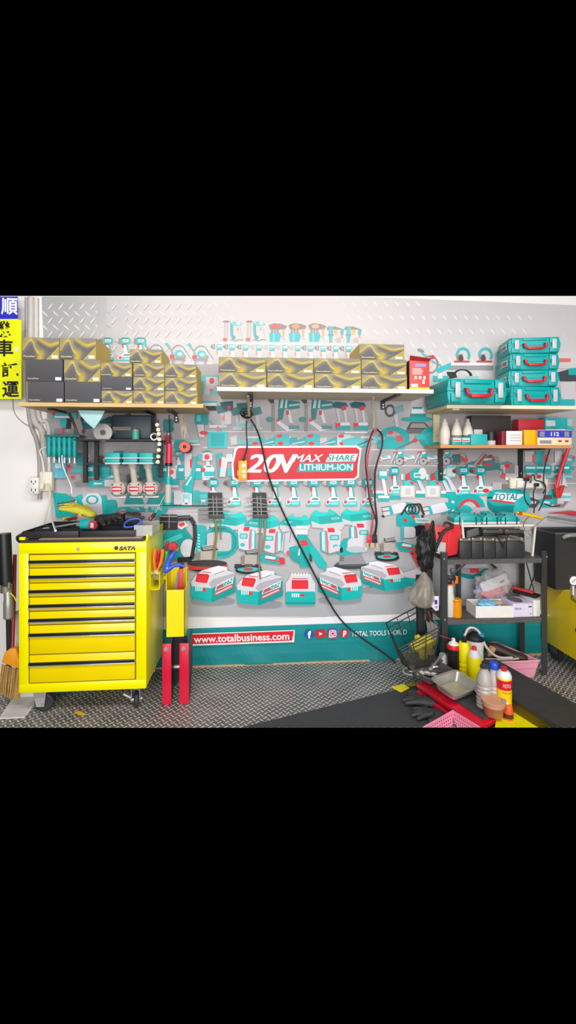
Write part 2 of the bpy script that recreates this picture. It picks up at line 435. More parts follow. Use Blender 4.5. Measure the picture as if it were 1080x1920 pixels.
def rotary(x, y, w, h, wash=.2):
    P.at(x, y, w, h, base=1, wash=wash)
    P.rect(0, .06, .28, .86, 'd8cccb'); [P.rect(.05 + i * .08, .08, .08 + i * .08, .84, 'a3989a') for i in range(3)]; P.ell(.16, .05, .17, .05, '7d7072'); P.rect(.0, .84, .2, 1, 'c0513f')
    P.poly([(.32, .04), (.45, .16), (.52, .8), (.34, .7)], '4fbfc4'); P.rect(.36, .18, .48, .78, '1fa6b0'); P.ell(.5, .82, .1, .1, '1c9aa6')
    P.poly([(.45, .02), (.82, .08), (.96, .2), (.62, .28), (.45, .2)], '5cc4c8'); P.ell(.72, .14, .1, .07, 'cdeaea'); P.poly([(.66, .34), (.74, .34), (.72, .5), (.66, .48)], 'e98f58')
    P.line([(.34, .92), (.6, .98), (.74, .92), (.96, .94)], .05, '6b8c93'); P.line([(.8, .3), (.9, .86)], .05, 'a9c4c6')
def breaker(x, y, w, h, wash=.15, top='e98a3a'):
    P.at(x, y, w, h, base=1, wash=wash)
    P.poly([(.02, .1), (.3, 0), (.7, .04), (.98, .16), (.9, .34), (.1, .34)], '8d7d80'); P.ell(.4, .17, .2, .12, top); P.rect(.12, .34, .58, .56, 'b5a9aa'); [P.rect(.18 + i * .14, .34, .23 + i * .14, .56, '857b7d') for i in range(3)]
    P.poly([(.05, .52), (.62, .52), (.66, .7), (.58, 1), (.08, 1)], '2bb8c0'); P.rect(.24, .54, .34, .98, '63d2d6'); P.rect(.74, .3, .84, .74, 'd8a86c'); P.line([(.66, .72), (.98, .96)], .07, '9cc7cb'); P.rect(.9, .26, .96, .94, 'cfdcdc')
def hammerdrill(x, y, w, h, wash=.15):
    P.at(x, y, w, h, base=1, wash=wash)
    P.poly([(0, .1), (.12, .02), (.5, .04), (.9, .16), (.94, .2), (0, .24)], '776d6f'); P.poly([(.12, .04), (.38, .04), (.36, .5), (.3, .96), (.14, .96), (.1, .5)], '2eb0b8'); P.rect(.06, .48, .4, .56, '6d7d80')
    P.poly([(.42, .2), (.66, .22), (.6, .5), (.42, .46)], 'e9b24a'); P.poly([(.5, .7), (.76, .62), (.7, .88), (.44, .9)], 'e5b7a0'); [P.line([(.56, .76 + i * .09), (.98, .68 + i * .1)], .035, '7aa3ad') for i in range(3)]; P.poly([(.78, .12), (1, .2), (.96, .56), (.8, .5)], '25a0a8'); P.rect(.84, .5, .94, .98, 'e4dcdc'); P.rect(.84, .5, .92, .7, 'e26a4d')
def mitre(x, y, w, h, wash=.2):
    P.at(x, y, w, h, base=1, wash=wash)
    P.ell(.52, .5, .3, .42, '8f8b8c'); P.ell(.52, .5, .25, .35, 'cfcccb'); P.ell(.54, .52, .19, .2, '42c0c4'); P.ell(.56, .52, .1, .08, 'd9f0f0')
    P.line([(0, .02), (.22, .3), (.34, .68)], .07, '8fa6a9'); P.line([(.04, .0), (.12, .14)], .1, '3cc0c3'); P.line([(.62, .2), (.98, .82)], .06, 'e9e4e4'); P.line([(.66, .16), (1.0, .74)], .035, '6f9a9e')
    P.poly([(.2, .72), (.72, .66), (.78, .82), (.3, .9)], '999497'); P.ell(.5, .92, .26, .12, 'a9aeb0'); P.ell(.5, .92, .16, .07, 'cfd3d4'); P.rect(.18, .56, .36, .72, R_); P.rect(.7, .56, .8, .7, 'e87c6b')
def saw(x, y, w, h, wash=0):                        # small circular saw seen from the blade side
    P.at(x, y, w, h, base=1, wash=wash)
    P.poly([(0, .42), (.4, .3), (.46, .52), (.06, .62)], 'dde4e5'); P.rect(.1, .38, .34, .46, '52b9bb'); P.ell(.06, .66, .07, .1, 'e8b0b0')
    for i in range(4): P.poly([(.42 + i * .07, .9), (.62 + i * .07, .08), (.66 + i * .07, .08), (.46 + i * .07, .9)], ['e5e0e3', '8a9da1', 'e9e6e8', '67aeb1'][i])
    P.poly([(.56, .06), (.74, 0), (.72, .1), (.58, .14)], R_); P.poly([(.72, .1), (.98, .02), (.96, .5), (.74, .6)], '2fb2b5'); P.ell(.82, .72, .2, .3, '5f5d60'); P.ell(.8, .74, .16, .26, 'b6b1b2'); P.ell(.8, .72, .04, .07, K_); P.poly([(.74, .1), (.9, .04), (.9, .16), (.76, .24)], W_)
def sprayer(x, y, w, h):
    P.at(x, y, w, h, base=1)
    P.rect(0, .2, .14, .4, W_); P.rect(.08, .2, .16, .42, '59cfce'); P.poly([(.16, .22), (.36, .14), (.46, .34), (.34, .46), (.18, .4)], R_); P.ell(.66, .24, .32, .24, T_); P.ell(.84, .18, .16, .2, W_); P.rect(.5, .16, .84, .32, 'dfeeee'); P.rect(.54, .2, .78, .28, '5fae8d')
    P.poly([(.1, .46), (.34, .4), (.5, .5), (.4, .62), (.1, .66)], TL); P.poly([(.28, .42), (.5, .5), (.44, .58)], R_); P.rr(-.04, .6, .56, 1.02, .06, 'cfcac7'); P.rr(.02, .62, .5, .98, .05, 'ebe6e2'); P.rect(.16, .7, .38, .92, 'd5d0cc')
    P.poly([(.62, .42), (.74, .42), (.98, .78), (.8, .8)], 'dcd9e2'); P.poly([(.72, .42), (.78, .42), (1.02, .78), (.96, .78)], '67c5c7'); P.rect(.58, .78, 1.0, .88, W_); P.rect(.58, .88, 1.02, 1.0, '1fb5b5')
def charger(x, y, w, h, flip=1):
    P.at(x if flip > 0 else x + w, y, w * flip, h, base=1)
    P.poly([(0, .62), (.04, .92), (.9, 1.04), (1, .8), (1, .6), (.2, .5)], 'd5d2d6'); P.poly([(0, .34), (.16, .1), (.26, .22), (.52, .24), (.56, .04), (.66, .16), (.98, .52), (1, .66), (.28, .78), (0, .62)], '0cc4bd')
    P.poly([(0, .34), (.16, .1), (.26, .22), (.52, .24), (.56, .04), (.66, .16), (.72, .3), (.22, .42)], '1ad6ce'); P.poly([(.22, .42), (.74, .3), (.98, .52), (1, .66), (.28, .78)], '07b3ac'); P.poly([(.6, .48), (.82, .44), (.84, .52), (.64, .56)], 'bfeceb'); P.poly([(.62, .5), (.8, .47), (.81, .51), (.65, .54)], '0fa9a4')
def pack(x, y, w, h, flip=1):                       # battery tool seen from its foot
    P.at(x if flip > 0 else x + w, y, w * flip, h, base=1)
    P.poly([(.0, .16), (.3, .02), (.82, .04), (.98, .3), (.9, .9), (.5, 1.0), (.06, .9)], 'dad8de'); P.poly([(.74, .12), (.98, .2), (.96, .9), (.72, .98)], '12b8b6'); P.poly([(.78, .16), (.92, .2), (.9, .86), (.76, .92)], 'cfe9ea'); P.poly([(.66, .16), (.74, .14), (.7, .94), (.6, .98), (.6, .6)], 'd9737f')
    P.poly([(.34, .04), (.66, .04), (.62, .2), (.3, .2)], R_); P.rr(.1, .3, .54, .5, .06, '28b5b5'); P.rr(.16, .34, .48, .46, .04, '9bd8d8'); P.ell(.26, .74, .14, .08, '4cc0c0'); P.poly([(.06, .88), (.5, .98), (.7, .98), (.68, 1.04), (.1, .96)], '7f8b90')
def bigbatt(x, y, w, h, flip=1):
    P.at(x if flip > 0 else x + w, y, w * flip, h, base=1)
    P.ell(.5, .98, .5, .1, '8f9599'); P.poly([(0, .44), (.1, .24), (.62, .0), (.8, .04), (1, .26), (1, .74), (.52, 1.0), (.46, 1.02), (.04, .94), (0, .86)], '0fb9b5')
    P.poly([(.48, .6), (1, .3), (1, .74), (.52, 1.0), (.46, 1.02)], '0b9b99')
    P.poly([(0, .44), (.1, .26), (.24, .12), (.62, -.02), (.82, .02), (.82, .12), (1, .18), (1, .3), (.48, .62), (.02, .56)], 'dcd8dd'); P.poly([(.4, .5), (.5, .36), (1, .18), (1, .3), (.48, .62)], 'b5b2ba')
    P.poly([(.24, .12), (.62, -.02), (.82, .02), (.8, .1), (.5, .24)], 'eceaee'); P.line([(.5, .24), (.76, .12)], .02, '8a8790'); P.poly([(.1, .42), (.14, .2), (.38, .22), (.42, .26), (.36, .48), (.12, .44)], 'd92530'); P.poly([(.12, .42), (.16, .26), (.38, .28), (.34, .46)], 'ee2f38'); P.line([(.25, .15), (.46, .18)], .025, R_)
    for i in range(4): P.rect(.1 + i * .045, .56, .125 + i * .045, .7, 'dff3f2')
    P.rect(.26, .62, .34, .72, 'e23a3f')
    P.poly([(.54, .7), (.58, .54), (.96, .3), (.95, .48)], 'e9f3f3'); P.poly([(.56, .68), (.59, .56), (.94, .33), (.93, .46)], '0e8f90'); P.poly([(.58, .66), (.60, .57), (.72, .49), (.71, .58)], 'e2434d')
    P.poly([(.53, .84), (.55, .72), (.95, .48), (.94, .60)], 'e2434d'); P.line([(.56, .78), (.92, .56)], .035, 'f4d5d7')
    f = flip
    if f > 0: P.at(x + .74 * w, y + .56 * h, w, h, rot=math.atan2(-.22 * h, .34 * w), base=2); P.text('TOTAL', 0, -.12, .24, .0, 'f6fbfb', .012, .25)
    else: P.at(x + .06 * w, y + .43 * h, w, h, rot=math.atan2(.22 * h, .34 * w), base=2); P.text('TOTAL', 0.0, -.09, .26, .03, 'f6fbfb', .012, 0)
def frontbatt(x, y, w, h):
    P.at(x, y, w, h, base=1)
    P.poly([(0, .3), (.1, .16), (.18, .0), (.84, .0), (.9, .16), (1, .3), (1, .62), (0, .62)], 'dcd8dd'); P.rr(0, .56, 1, 1.0, .06, '0fb9b5'); P.rect(0, .9, 1, .96, '0a9896')
    for i in range(6): P.rect(.2 + i * .1, -.04, .24 + i * .1, .08, 'f2f0f2')
    P.rect(.2, .2, .76, .48, 'd92530'); P.rect(.22, .26, .74, .46, 'ee2f38'); P.rect(.22, .14, .74, .17, 'cf5862')
    for i in range(4): P.rect(.2 + i * .07, .62, .245 + i * .07, .74, 'dff3f2')
    P.rect(.5, .64, .64, .72, 'e23a3f')
def grinder(x, y, w, h, flip=1, disc='232325', big=0):
    P.at(x if flip > 0 else x + w, y, w * flip, h, base=1)
    if not big:
        P.poly([(.46, .34), (.6, .3), (.94, .44), (.98, .62), (.9, .68), (.54, .6)], T_); P.poly([(.62, .36), (.82, .42), (.8, .5), (.6, .46)], 'dfeeee'); P.poly([(.88, .42), (1, .46), (1, .66), (.9, .68)], R_); P.line([(.6, .48), (.92, .58)], .05, R_)
    P.ell(.28, .88, .27, .14, disc); P.ell(.27, .84, .22, .09, '4fb6b4' if not big else disc); P.ell(.27, .84, .1, .05, 'c4433f' if not big else '4b4b4d'); P.poly([(0, .66), (.5, .68), (.54, .8), (.3, .76), (0, .82)], '333335')
    P.poly([(.12, .4), (.2, .3), (.46, .36), (.44, .62), (.4, .7), (.14, .68)], 'b9b1a8'); P.poly([(.12, .4), (.2, .34), (.2, .66), (.14, .66)], '8d857d'); P.poly([(.2, .18), (.42, .12), (.48, .3), (.22, .34)], '4b4a4b')
    for i in range(3): P.line([(.22 + i * .01, .18 + i * .05), (.42 + i * .02, .13 + i * .05)], .018, 'e6e2dd')
    P.rect(.2, .66, .36, .76, '5c5957')
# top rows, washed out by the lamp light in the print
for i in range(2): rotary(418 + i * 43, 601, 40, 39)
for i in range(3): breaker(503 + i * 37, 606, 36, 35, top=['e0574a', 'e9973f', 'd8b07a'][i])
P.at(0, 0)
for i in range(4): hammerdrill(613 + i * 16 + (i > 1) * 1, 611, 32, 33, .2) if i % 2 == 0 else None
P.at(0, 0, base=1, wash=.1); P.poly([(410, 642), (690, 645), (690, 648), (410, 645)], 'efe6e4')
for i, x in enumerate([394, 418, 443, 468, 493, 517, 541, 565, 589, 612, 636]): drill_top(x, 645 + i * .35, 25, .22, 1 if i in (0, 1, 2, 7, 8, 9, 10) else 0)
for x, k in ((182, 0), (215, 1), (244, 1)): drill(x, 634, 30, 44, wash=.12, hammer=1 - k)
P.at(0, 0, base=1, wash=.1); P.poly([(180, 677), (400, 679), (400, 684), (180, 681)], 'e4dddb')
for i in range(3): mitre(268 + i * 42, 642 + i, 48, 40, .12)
P.at(0, 0, base=1); P.poly([(372, 684), (410, 682), (410, 760), (376, 760)], 'b7b1b3')
P.at(376, 704, 34, 36, base=2, wash=.1); P.rect(0, 0, 1, .3, '54c2c6'); P.rr(.3, .08, .95, .5, .05, 'd5cfd3'); P.ell(.62, .28, .14, .16, R_); P.rect(0, .3, .2, 1, '3fbcc0'); P.poly([(.3, .5), (.8, .5), (.6, 1), (.2, 1)], 'c9c4c9'); P.rect(.5, .8, 1, 1, '4cc6c8'); P.ell(.6, .76, .12, .08, 'e4656c')
P.at(376, 752, 34, 30, base=2); P.rect(0, .1, .86, .5, 'e8e3e3'); P.rect(.02, .3, .86, .6, '2f3234'); P.rect(.0, 0, .9, .12, '31bfc0')
# printed sanders and plants right of the centre shelf
for x in (852, 894):
    P.at(x, 651, 30, 30, base=1); P.arc(.55, .5, .46, .5, .16, '4db9bd', -PI, .6); P.poly([(.1, .5), (.5, .4), (.6, .8), (.2, .9)], '9c9190'); P.rect(0, .84, .95, 1, 'cf4c50'); P.ell(.4, .68, .16, .2, '5c5554')
P.at(0, 0, base=1); P.poly([(838, 684), (925, 684), (925, 694), (836, 693)], '9c9799'); P.poly([(842, 680), (925, 680), (925, 685), (842, 685)], 'efeaea')
P.at(786, 652, 60, 50, base=1); P.line([(.1, .2), (.4, .5), (.9, .8)], .07, '87b4b7'); P.line([(.35, .1), (.8, .75)], .04, 'efebea'); P.arc(.35, .62, .26, .34, .05, '8b8587'); P.poly([(.5, .8), (1, .55), (1, .75), (.6, .95)], '3fbdbf'); P.ell(.42, .35, .08, .07, R_); P.ell(.05, .1, .12, .06, '8d9a8c', rot=.5)
P.at(836, 692, 62, 26, base=1); P.arc(.5, .5, .3, .5, .08, '2c2b2d', -PI, .8); P.poly([(.02, .2), (.3, .2), (.34, .6), (.1, .7)], '3a3839'); P.rect(.6, .5, 1, .8, 'a5c9ca')
P.at(812, 700, 30, 16, base=1); P.rect(0, .3, 1, 1, '46b9bb'); P.rect(.3, .0, .6, .6, 'e6e2e2')
P.at(1046, 655, 40, 120, base=1); P.rr(0, .05, 1, .3, .06, 'd9d2d4'); P.poly([(0, .36), (.6, .3), (1, .34), (1, .5), (.1, .5)], '4e5256'); P.poly([(.5, .3), (1, .28), (1, .4), (.5, .4)], '2bb1b3'); P.poly([(.1, .52), (.8, .5), (.9, .9), (.2, .9)], 'd5d0d4'); P.rect(.0, .14, .6, .2, 'e2746b'); P.rect(.1, .78, .8, .92, '3ab9bb')
# denser rows behind the hanging things
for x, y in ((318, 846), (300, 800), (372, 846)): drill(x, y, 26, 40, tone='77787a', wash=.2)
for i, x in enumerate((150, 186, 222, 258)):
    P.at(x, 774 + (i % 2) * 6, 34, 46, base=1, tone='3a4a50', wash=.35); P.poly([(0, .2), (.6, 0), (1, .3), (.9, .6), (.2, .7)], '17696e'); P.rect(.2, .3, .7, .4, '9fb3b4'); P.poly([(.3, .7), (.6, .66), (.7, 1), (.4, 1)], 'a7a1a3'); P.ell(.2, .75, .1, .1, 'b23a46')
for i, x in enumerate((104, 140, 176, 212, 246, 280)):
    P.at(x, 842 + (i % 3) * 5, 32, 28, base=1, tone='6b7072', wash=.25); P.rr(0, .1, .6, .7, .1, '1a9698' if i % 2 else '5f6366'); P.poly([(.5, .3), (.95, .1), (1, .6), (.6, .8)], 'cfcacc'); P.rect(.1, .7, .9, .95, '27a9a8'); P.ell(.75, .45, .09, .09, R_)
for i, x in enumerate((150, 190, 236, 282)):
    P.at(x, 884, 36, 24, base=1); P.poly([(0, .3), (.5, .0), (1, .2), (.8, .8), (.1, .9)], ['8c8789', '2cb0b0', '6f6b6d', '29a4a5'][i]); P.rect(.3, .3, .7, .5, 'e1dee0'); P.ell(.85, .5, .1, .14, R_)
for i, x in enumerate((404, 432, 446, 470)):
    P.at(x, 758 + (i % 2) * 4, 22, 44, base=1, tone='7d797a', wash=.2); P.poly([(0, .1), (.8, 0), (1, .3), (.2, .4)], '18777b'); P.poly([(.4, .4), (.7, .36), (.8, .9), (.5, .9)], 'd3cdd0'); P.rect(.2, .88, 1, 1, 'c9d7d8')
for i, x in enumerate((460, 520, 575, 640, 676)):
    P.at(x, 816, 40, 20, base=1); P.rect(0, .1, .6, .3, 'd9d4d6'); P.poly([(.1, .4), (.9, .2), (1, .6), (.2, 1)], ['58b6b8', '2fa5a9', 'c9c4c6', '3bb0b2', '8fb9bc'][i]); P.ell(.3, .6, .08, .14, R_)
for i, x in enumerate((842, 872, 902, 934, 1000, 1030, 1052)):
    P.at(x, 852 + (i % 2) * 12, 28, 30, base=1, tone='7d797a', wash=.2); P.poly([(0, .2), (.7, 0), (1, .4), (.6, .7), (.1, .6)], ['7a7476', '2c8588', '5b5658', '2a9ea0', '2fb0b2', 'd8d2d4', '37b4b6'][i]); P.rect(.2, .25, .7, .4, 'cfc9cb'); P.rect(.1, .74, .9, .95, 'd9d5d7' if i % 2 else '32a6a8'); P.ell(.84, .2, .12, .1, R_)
for i, x in enumerate((690, 722, 836, 868)):
    P.at(x, 905 + (i % 2) * 3, 30, 30, base=1); P.rect(0, .5, 1, .68, 'e6e2e5'); P.rect(0, .7, 1, .95, '29b3b2'); P.ell(.16, .6, .14, .16, R_)
for i, x in enumerate((984, 1010, 1036)):
    P.at(x, 930, 30, 24, base=1); P.poly([(0, .3), (.4, .1), (1, .4), (.7, .9), (.2, .9)], ['5b5759', '2fb0b0', '8d888a'][i]); P.rect(.3, .4, .7, .6, 'dcd8db')
for i, x in enumerate((300, 332, 364)):
    P.at(x, 868, 30, 34, base=1); P.rr(0, .1, .5, .9, .1, '22aaaa'); P.rr(.5, .3, 1, .95, .1, 'd9d4d7'); P.ell(.7, .5, .16, .14, R_); P.rect(.1, .3, .4, .45, 'e9e6e8')
# row right under the centre shelf, shelf shade put into its darker inks
for i, x in enumerate((502, 564)):
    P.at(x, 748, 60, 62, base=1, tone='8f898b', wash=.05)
    P.poly([(0, .02), (.2, .0), (.3, .12), (.1, .14)], '423c3e'); P.rect(.2, .0, .34, .12, 'c9c2c6'); P.rect(.12, .16, .22, .98, '8f8987'); P.poly([(.34, 0), (1, .08), (1, .28), (.7, .32), (.34, .3)], '1a8184'); P.poly([(.42, .02), (.5, .02), (.46, .28), (.38, .28)], 'c6d2d2'); P.poly([(.56, .02), (.62, .02), (.6, .28), (.53, .28)], 'c6d2d2'); P.line([(.66, .2), (1, .16)], .05, 'b9c9ca')
    P.poly([(.32, .3), (.52, .3), (.46, .62), (.34, .64)], '14767a'); P.poly([(.58, .3), (.68, .34), (.8, .74), (.68, .72)], 'ddd8da'); P.rect(.58, .34, .66, .48, 'cb2e40'); P.poly([(.3, .62), (.66, .86), (.9, .78), (.96, .92), (.6, .98), (.28, .74)], 'dfe0e6'); P.rect(.66, .8, .98, .92, '5c8f96'); P.ell(.06, .62, .12, .08, '2c8c86'); P.ell(.32, .64, .05, .05, R_)
for x in (622, 656):
    P.at(x, 753, 34, 56, base=1)
    P.poly([(0, .06), (.3, 0), (.8, .04), (.9, .16), (.6, .24), (.1, .2)], '155f66'); P.poly([(.5, .2), (.8, .1), (.8, .26), (.6, .3)], 'd5333d'); P.poly([(.22, .24), (.4, .22), (.5, .72), (.38, .74)], 'c5bdc1'); P.poly([(.64, .3), (.8, .28), (.86, .72), (.74, .72)], 'cdc6c9'); P.rect(.26, .7, 1.0, .8, 'e4e0e3'); P.rect(.24, .8, 1.02, .95, '2aa9aa'); P.poly([(.22, .72), (.48, .7), (.46, .84), (.22, .86)], R_)
P.at(412, 752, 62, 46, base=1); P.poly([(0, .05), (.4, 0), (.4, .4), (.1, .36)], '0f5a60'); P.poly([(.5, .1), (.95, .05), (.95, .35), (.55, .35)], '12666c'); P.ell(.28, .26, .06, .08, R_); P.rr(.15, .45, .35, .95, .04, 'd2cacd'); P.rr(.6, .5, .8, .95, .04, 'd8d1d3'); P.rect(.5, .9, .95, 1.05, '8fc7cb'); P.ell(.1, .7, .05, .1, 'e08890')
P.at(380, 780, 40, 56, base=1); P.line([(.2, .1), (.9, .5)], .05, '3fb2b4'); P.rect(.3, .3, .7, .4, 'd9d2d4'); P.line([(.7, .35), (.8, .9)], .1, 'e27482'); P.line([(.5, .5), (1, .9)], .06, 'dad4d6')
P.at(390, 806, 90, 34, base=1); P.rect(0, .1, .4, 1, '3cc4c4'); P.rr(.06, .2, .34, .9, .05, '22b0b0'); P.poly([(.45, .4), (.6, .3), (.62, .8), (.48, .84)], 'c9c3c0'); P.rect(.6, .5, 1, .8, '7fb4ba'); P.ell(.98, .74, .06, .09, R_)
for i, x in enumerate((490, 548, 606)):
    P.at(x, 812, 58, 26, base=1); P.poly([(0, .7), (.5, .2), (.66, .0), (.7, .35), (.3, .9)], '3aa7ac'); P.rr(.45, .1, .9, .9, .08, '49b4b7' if i < 2 else 'b9d4d4'); P.ell(.58, .22, .1, .12, R_); P.ell(.62, .75, .1, .14, R_); P.line([(.0, .8), (.4, .6)], .06, 'd8d2d4')
P.at(640, 806, 62, 32, base=1); P.rect(.1, .1, .8, .2, 'e6e0e2'); P.poly([(0, .6), (.4, .4), (.9, .6), (.9, 1), (.1, 1)], '5bc0c0'); P.line([(.5, .9), (1, .5)], .05, '4f4c4d')
P.at(0, 0, base=1)
for x0, x1, y in ((380, 700, 838), (690, 830, 842), (690, 830, 872), (380, 700, 808), (690, 835, 806), (850, 1000, 872), (950, 1080, 905), (700, 1075, 933)): P.at(0, 0, base=0); P.k = 4; P.poly([(x0, y), (x1, y + (x1 - x0) * .004), (x1, y + 2), (x0, y + 2)], 'd9d3d4')
# right of the jumper leads
P.at(716, 752, 44, 60, base=1); P.arc(.35, .3, .22, .2, .07, '4b4648'); P.poly([(.5, .2), (.9, .1), (.95, .3), (.6, .4)], '7f9ea3'); P.poly([(.5, .45), (.66, .42), (.72, .8), (.6, .82)], 'c9c3c6'); P.rect(.4, .82, 1, .95, 'a9bfc2'); P.ell(.42, .85, .07, .05, R_)
P.at(752, 762, 60, 48, base=1); P.poly([(.34, .06), (.7, .06), (.74, .4), (.3, .4)], 'dcd7da'); P.rect(.36, .02, .66, .1, '0b8d90'); P.rect(.3, .28, .78, .5, '0b8d90'); P.ell(.5, .5, .5, .1, '10a09f'); P.poly([(.3, .62), (.75, .62), (.94, .9), (.18, .9)], '4a4647'); P.poly([(.34, .66), (.72, .66), (.84, .84), (.26, .84)], '96908f'); P.rect(.1, .92, .9, 1.05, '6a6566')
P.at(700, 800, 70, 42, base=1); P.arc(.55, .5, .42, .5, .2, '17a3a6', -PI, PI * .2); P.rr(.12, .45, .85, 1, .08, '1aa9ab'); P.rr(.6, .4, .8, .7, .06, 'c05a61'); P.ell(.46, .25, .07, .08, R_); P.rect(.0, .45, .3, .6, '6fd0d0'); P.line([(.6, 1.0), (1.2, .55)], .07, '77706f')
P.at(778, 800, 60, 42, base=1); P.ell(.55, .5, .42, .5, '1da1a4'); P.ell(.55, .55, .28, .33, '35b3b5'); P.poly([(0, .4), (.3, .3), (.34, .56), (.05, .6)], '39babb'); P.ell(.02, .6, .06, .09, R_); P.ell(.8, .15, .08, .08, R_)
for x in (712, 757, 800): saw(x, 846, 46, 26)
drill(722, 877, 27, 52); P.at(700, 880, 30, 60, base=1); P.ell(.16, .1, .15, .1, 'b9b2b3'); P.poly([(.3, .0), (.9, .04), (.9, .3), (.35, .3)], '41bcbe'); P.rect(.4, .06, .84, .2, 'dbe9ea'); P.poly([(.5, .3), (.7, .3), (.9, .8), (.7, .82)], W_); P.rect(.3, .82, 1, .9, W_); P.rect(.3, .9, 1, 1.0, '2bb5b5')
for x in (752, 799): sprayer(x, 878, 48, 54)
P.at(836, 872, 20, 58, base=1); P.rr(0, .0, 1, .4, .2, '7fd0cf'); P.rr(.1, .1, .9, .36, .1, 'e3e0e4'); P.poly([(.1, .45), (.4, .45), (1, .8), (.6, .84)], 'dcd9e2'); P.rect(0, .86, 1.4, 1, '26b4b4')
# impact drivers with dark noses
for x in (848, 880): drill(x, 876, 32, 54, hammer=1)
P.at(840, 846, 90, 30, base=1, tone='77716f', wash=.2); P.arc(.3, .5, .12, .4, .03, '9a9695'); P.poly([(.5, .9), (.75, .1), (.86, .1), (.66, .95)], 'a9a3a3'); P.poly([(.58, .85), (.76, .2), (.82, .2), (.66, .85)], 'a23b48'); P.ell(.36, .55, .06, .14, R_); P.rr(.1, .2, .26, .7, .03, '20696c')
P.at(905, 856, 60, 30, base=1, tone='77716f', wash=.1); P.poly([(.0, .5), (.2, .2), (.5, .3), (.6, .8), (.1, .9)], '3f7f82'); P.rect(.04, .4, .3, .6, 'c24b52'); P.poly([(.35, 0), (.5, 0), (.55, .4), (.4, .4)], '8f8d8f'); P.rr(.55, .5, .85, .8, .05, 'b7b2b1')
P.at(940, 866, 36, 36, base=1); P.rect(.1, .2, .9, .8, 'c2bcbb'); P.rr(.2, .1, .7, .6, .05, '8f8987'); P.ell(.3, .2, .14, .12, R_); P.ell(.1, .7, .14, .14, 'e0525a'); P.rect(.2, .8, .8, .95, 'e6e1e0')
for i, (x, c1) in enumerate(((984, 'c9c4c6'), (1004, '3ab6b9'), (1040, 'cfc8ca'))):
    P.at(x, 846, 34, 66, base=1); P.rect(0, 0, .5, .3, c1); P.rect(.4, .1, .7, .3, 'e0646a'); P.rect(.0, .4, .9, .62, '28abae'); P.rect(.06, .44, .8, .5, 'd8ecec'); P.poly([(.1, .62), (.5, .62), (.7, 1), (.2, 1)], 'd9d4d6'); P.ell(.2, .72, .14, .05, R_); P.rect(.5, .68, 1, .76, '7cc8c9')
P.at(1040, 780, 36, 64, base=1); P.rect(0, .1, .9, .3, 'a8c3c5'); P.rect(.0, .32, 1, .42, '3fb3b5'); P.rect(.2, .5, .9, .6, 'd5cfd1'); P.line([(0, .7), (1, .9)], .1, '35a9ac')
P.at(1020, 912, 50, 40, base=1); P.ell(.35, .45, .2, .34, '2fb9b8'); P.rect(.0, .4, .3, .6, '5a5556'); P.rect(.5, .3, 1, .7, 'e2dfe4'); P.rect(.66, .44, 1, .56, '6fd0d0'); P.line([(.0, .8), (.3, .95), (.6, .9)], .05, '3d3a3b')
P.at(905, 900, 60, 40, base=1); P.rect(0, .3, .4, .5, 'e0dcde'); P.ell(.1, .5, .1, .1, R_); P.rr(.3, .1, .6, .7, .06, 'b9b5b6')
# big printed tank, saw and the grinders above the rack
P.at(0, 0, base=2); P.rr(914, 919, 992, 961, 18, '0b8a8d'); P.rr(914, 918, 990, 948, 16, '12b0b0'); P.poly([(929, 923), (983, 927), (975, 945), (922, 938)], 'f0f2f2'); P.poly([(922, 936), (976, 943), (975, 947), (921, 940)], 'd94450')
P.at(0, 0, base=3); P.text('TOTAL', 927, 925.5, 972, 938, '0d7f82', .008, .2); P.text('TOTAL', 927.6, 925.5, 972.6, 938, '0d7f82', .008, .2)
P.at(0, 0, base=2); P.poly([(966, 940), (992, 922), (996, 944), (984, 962), (962, 962)], '33c3c4'); P.rr(942, 908, 956, 920, 3, '7d777a')
P.at(848, 924, 62, 50, base=1); P.arc(.5, .6, .5, .58, .2, '0fb1af', -PI, 0); P.arc(.52, .62, .34, .4, .1, 'd8444e', -PI, 0); P.rect(0, .5, .18, 1, '0fa6a5'); P.ell(.4, .72, .22, .26, '19bcba'); P.poly([(.5, .8), (.7, .55), (1, .55), (1.08, .95), (.6, 1)], 'c8c4d2'); P.rect(-.1, .1, .1, .95, '1bb4b2'); P.rect(-.02, .3, .06, .7, 'dbeff0')
for x in (716, 790):
    P.at(x, 944, 62, 26, base=1); P.poly([(0, .2), (.2, .14), (.26, .8), (.06, .9)], 'd8d4d2'); P.line([(0, .3), (.24, .2)], .05, K_); P.line([(.0, .6), (.26, .5)], .05, K_); P.line([(.02, .85), (.06, 1.0)], .08, K_); P.poly([(.24, .14), (.7, -.1), (1, .0), (.9, .5), (.3, .8)], 'e6e4ea'); P.poly([(.2, .2), (.28, .16), (.36, .76), (.26, .82)], '1fbebc'); P.poly([(.7, -.1), (1, -.02), (1.02, .4), (.8, .4)], '16b4b3'); P.line([(.6, .8), (1.02, .3)], .07, '2fb8b8')
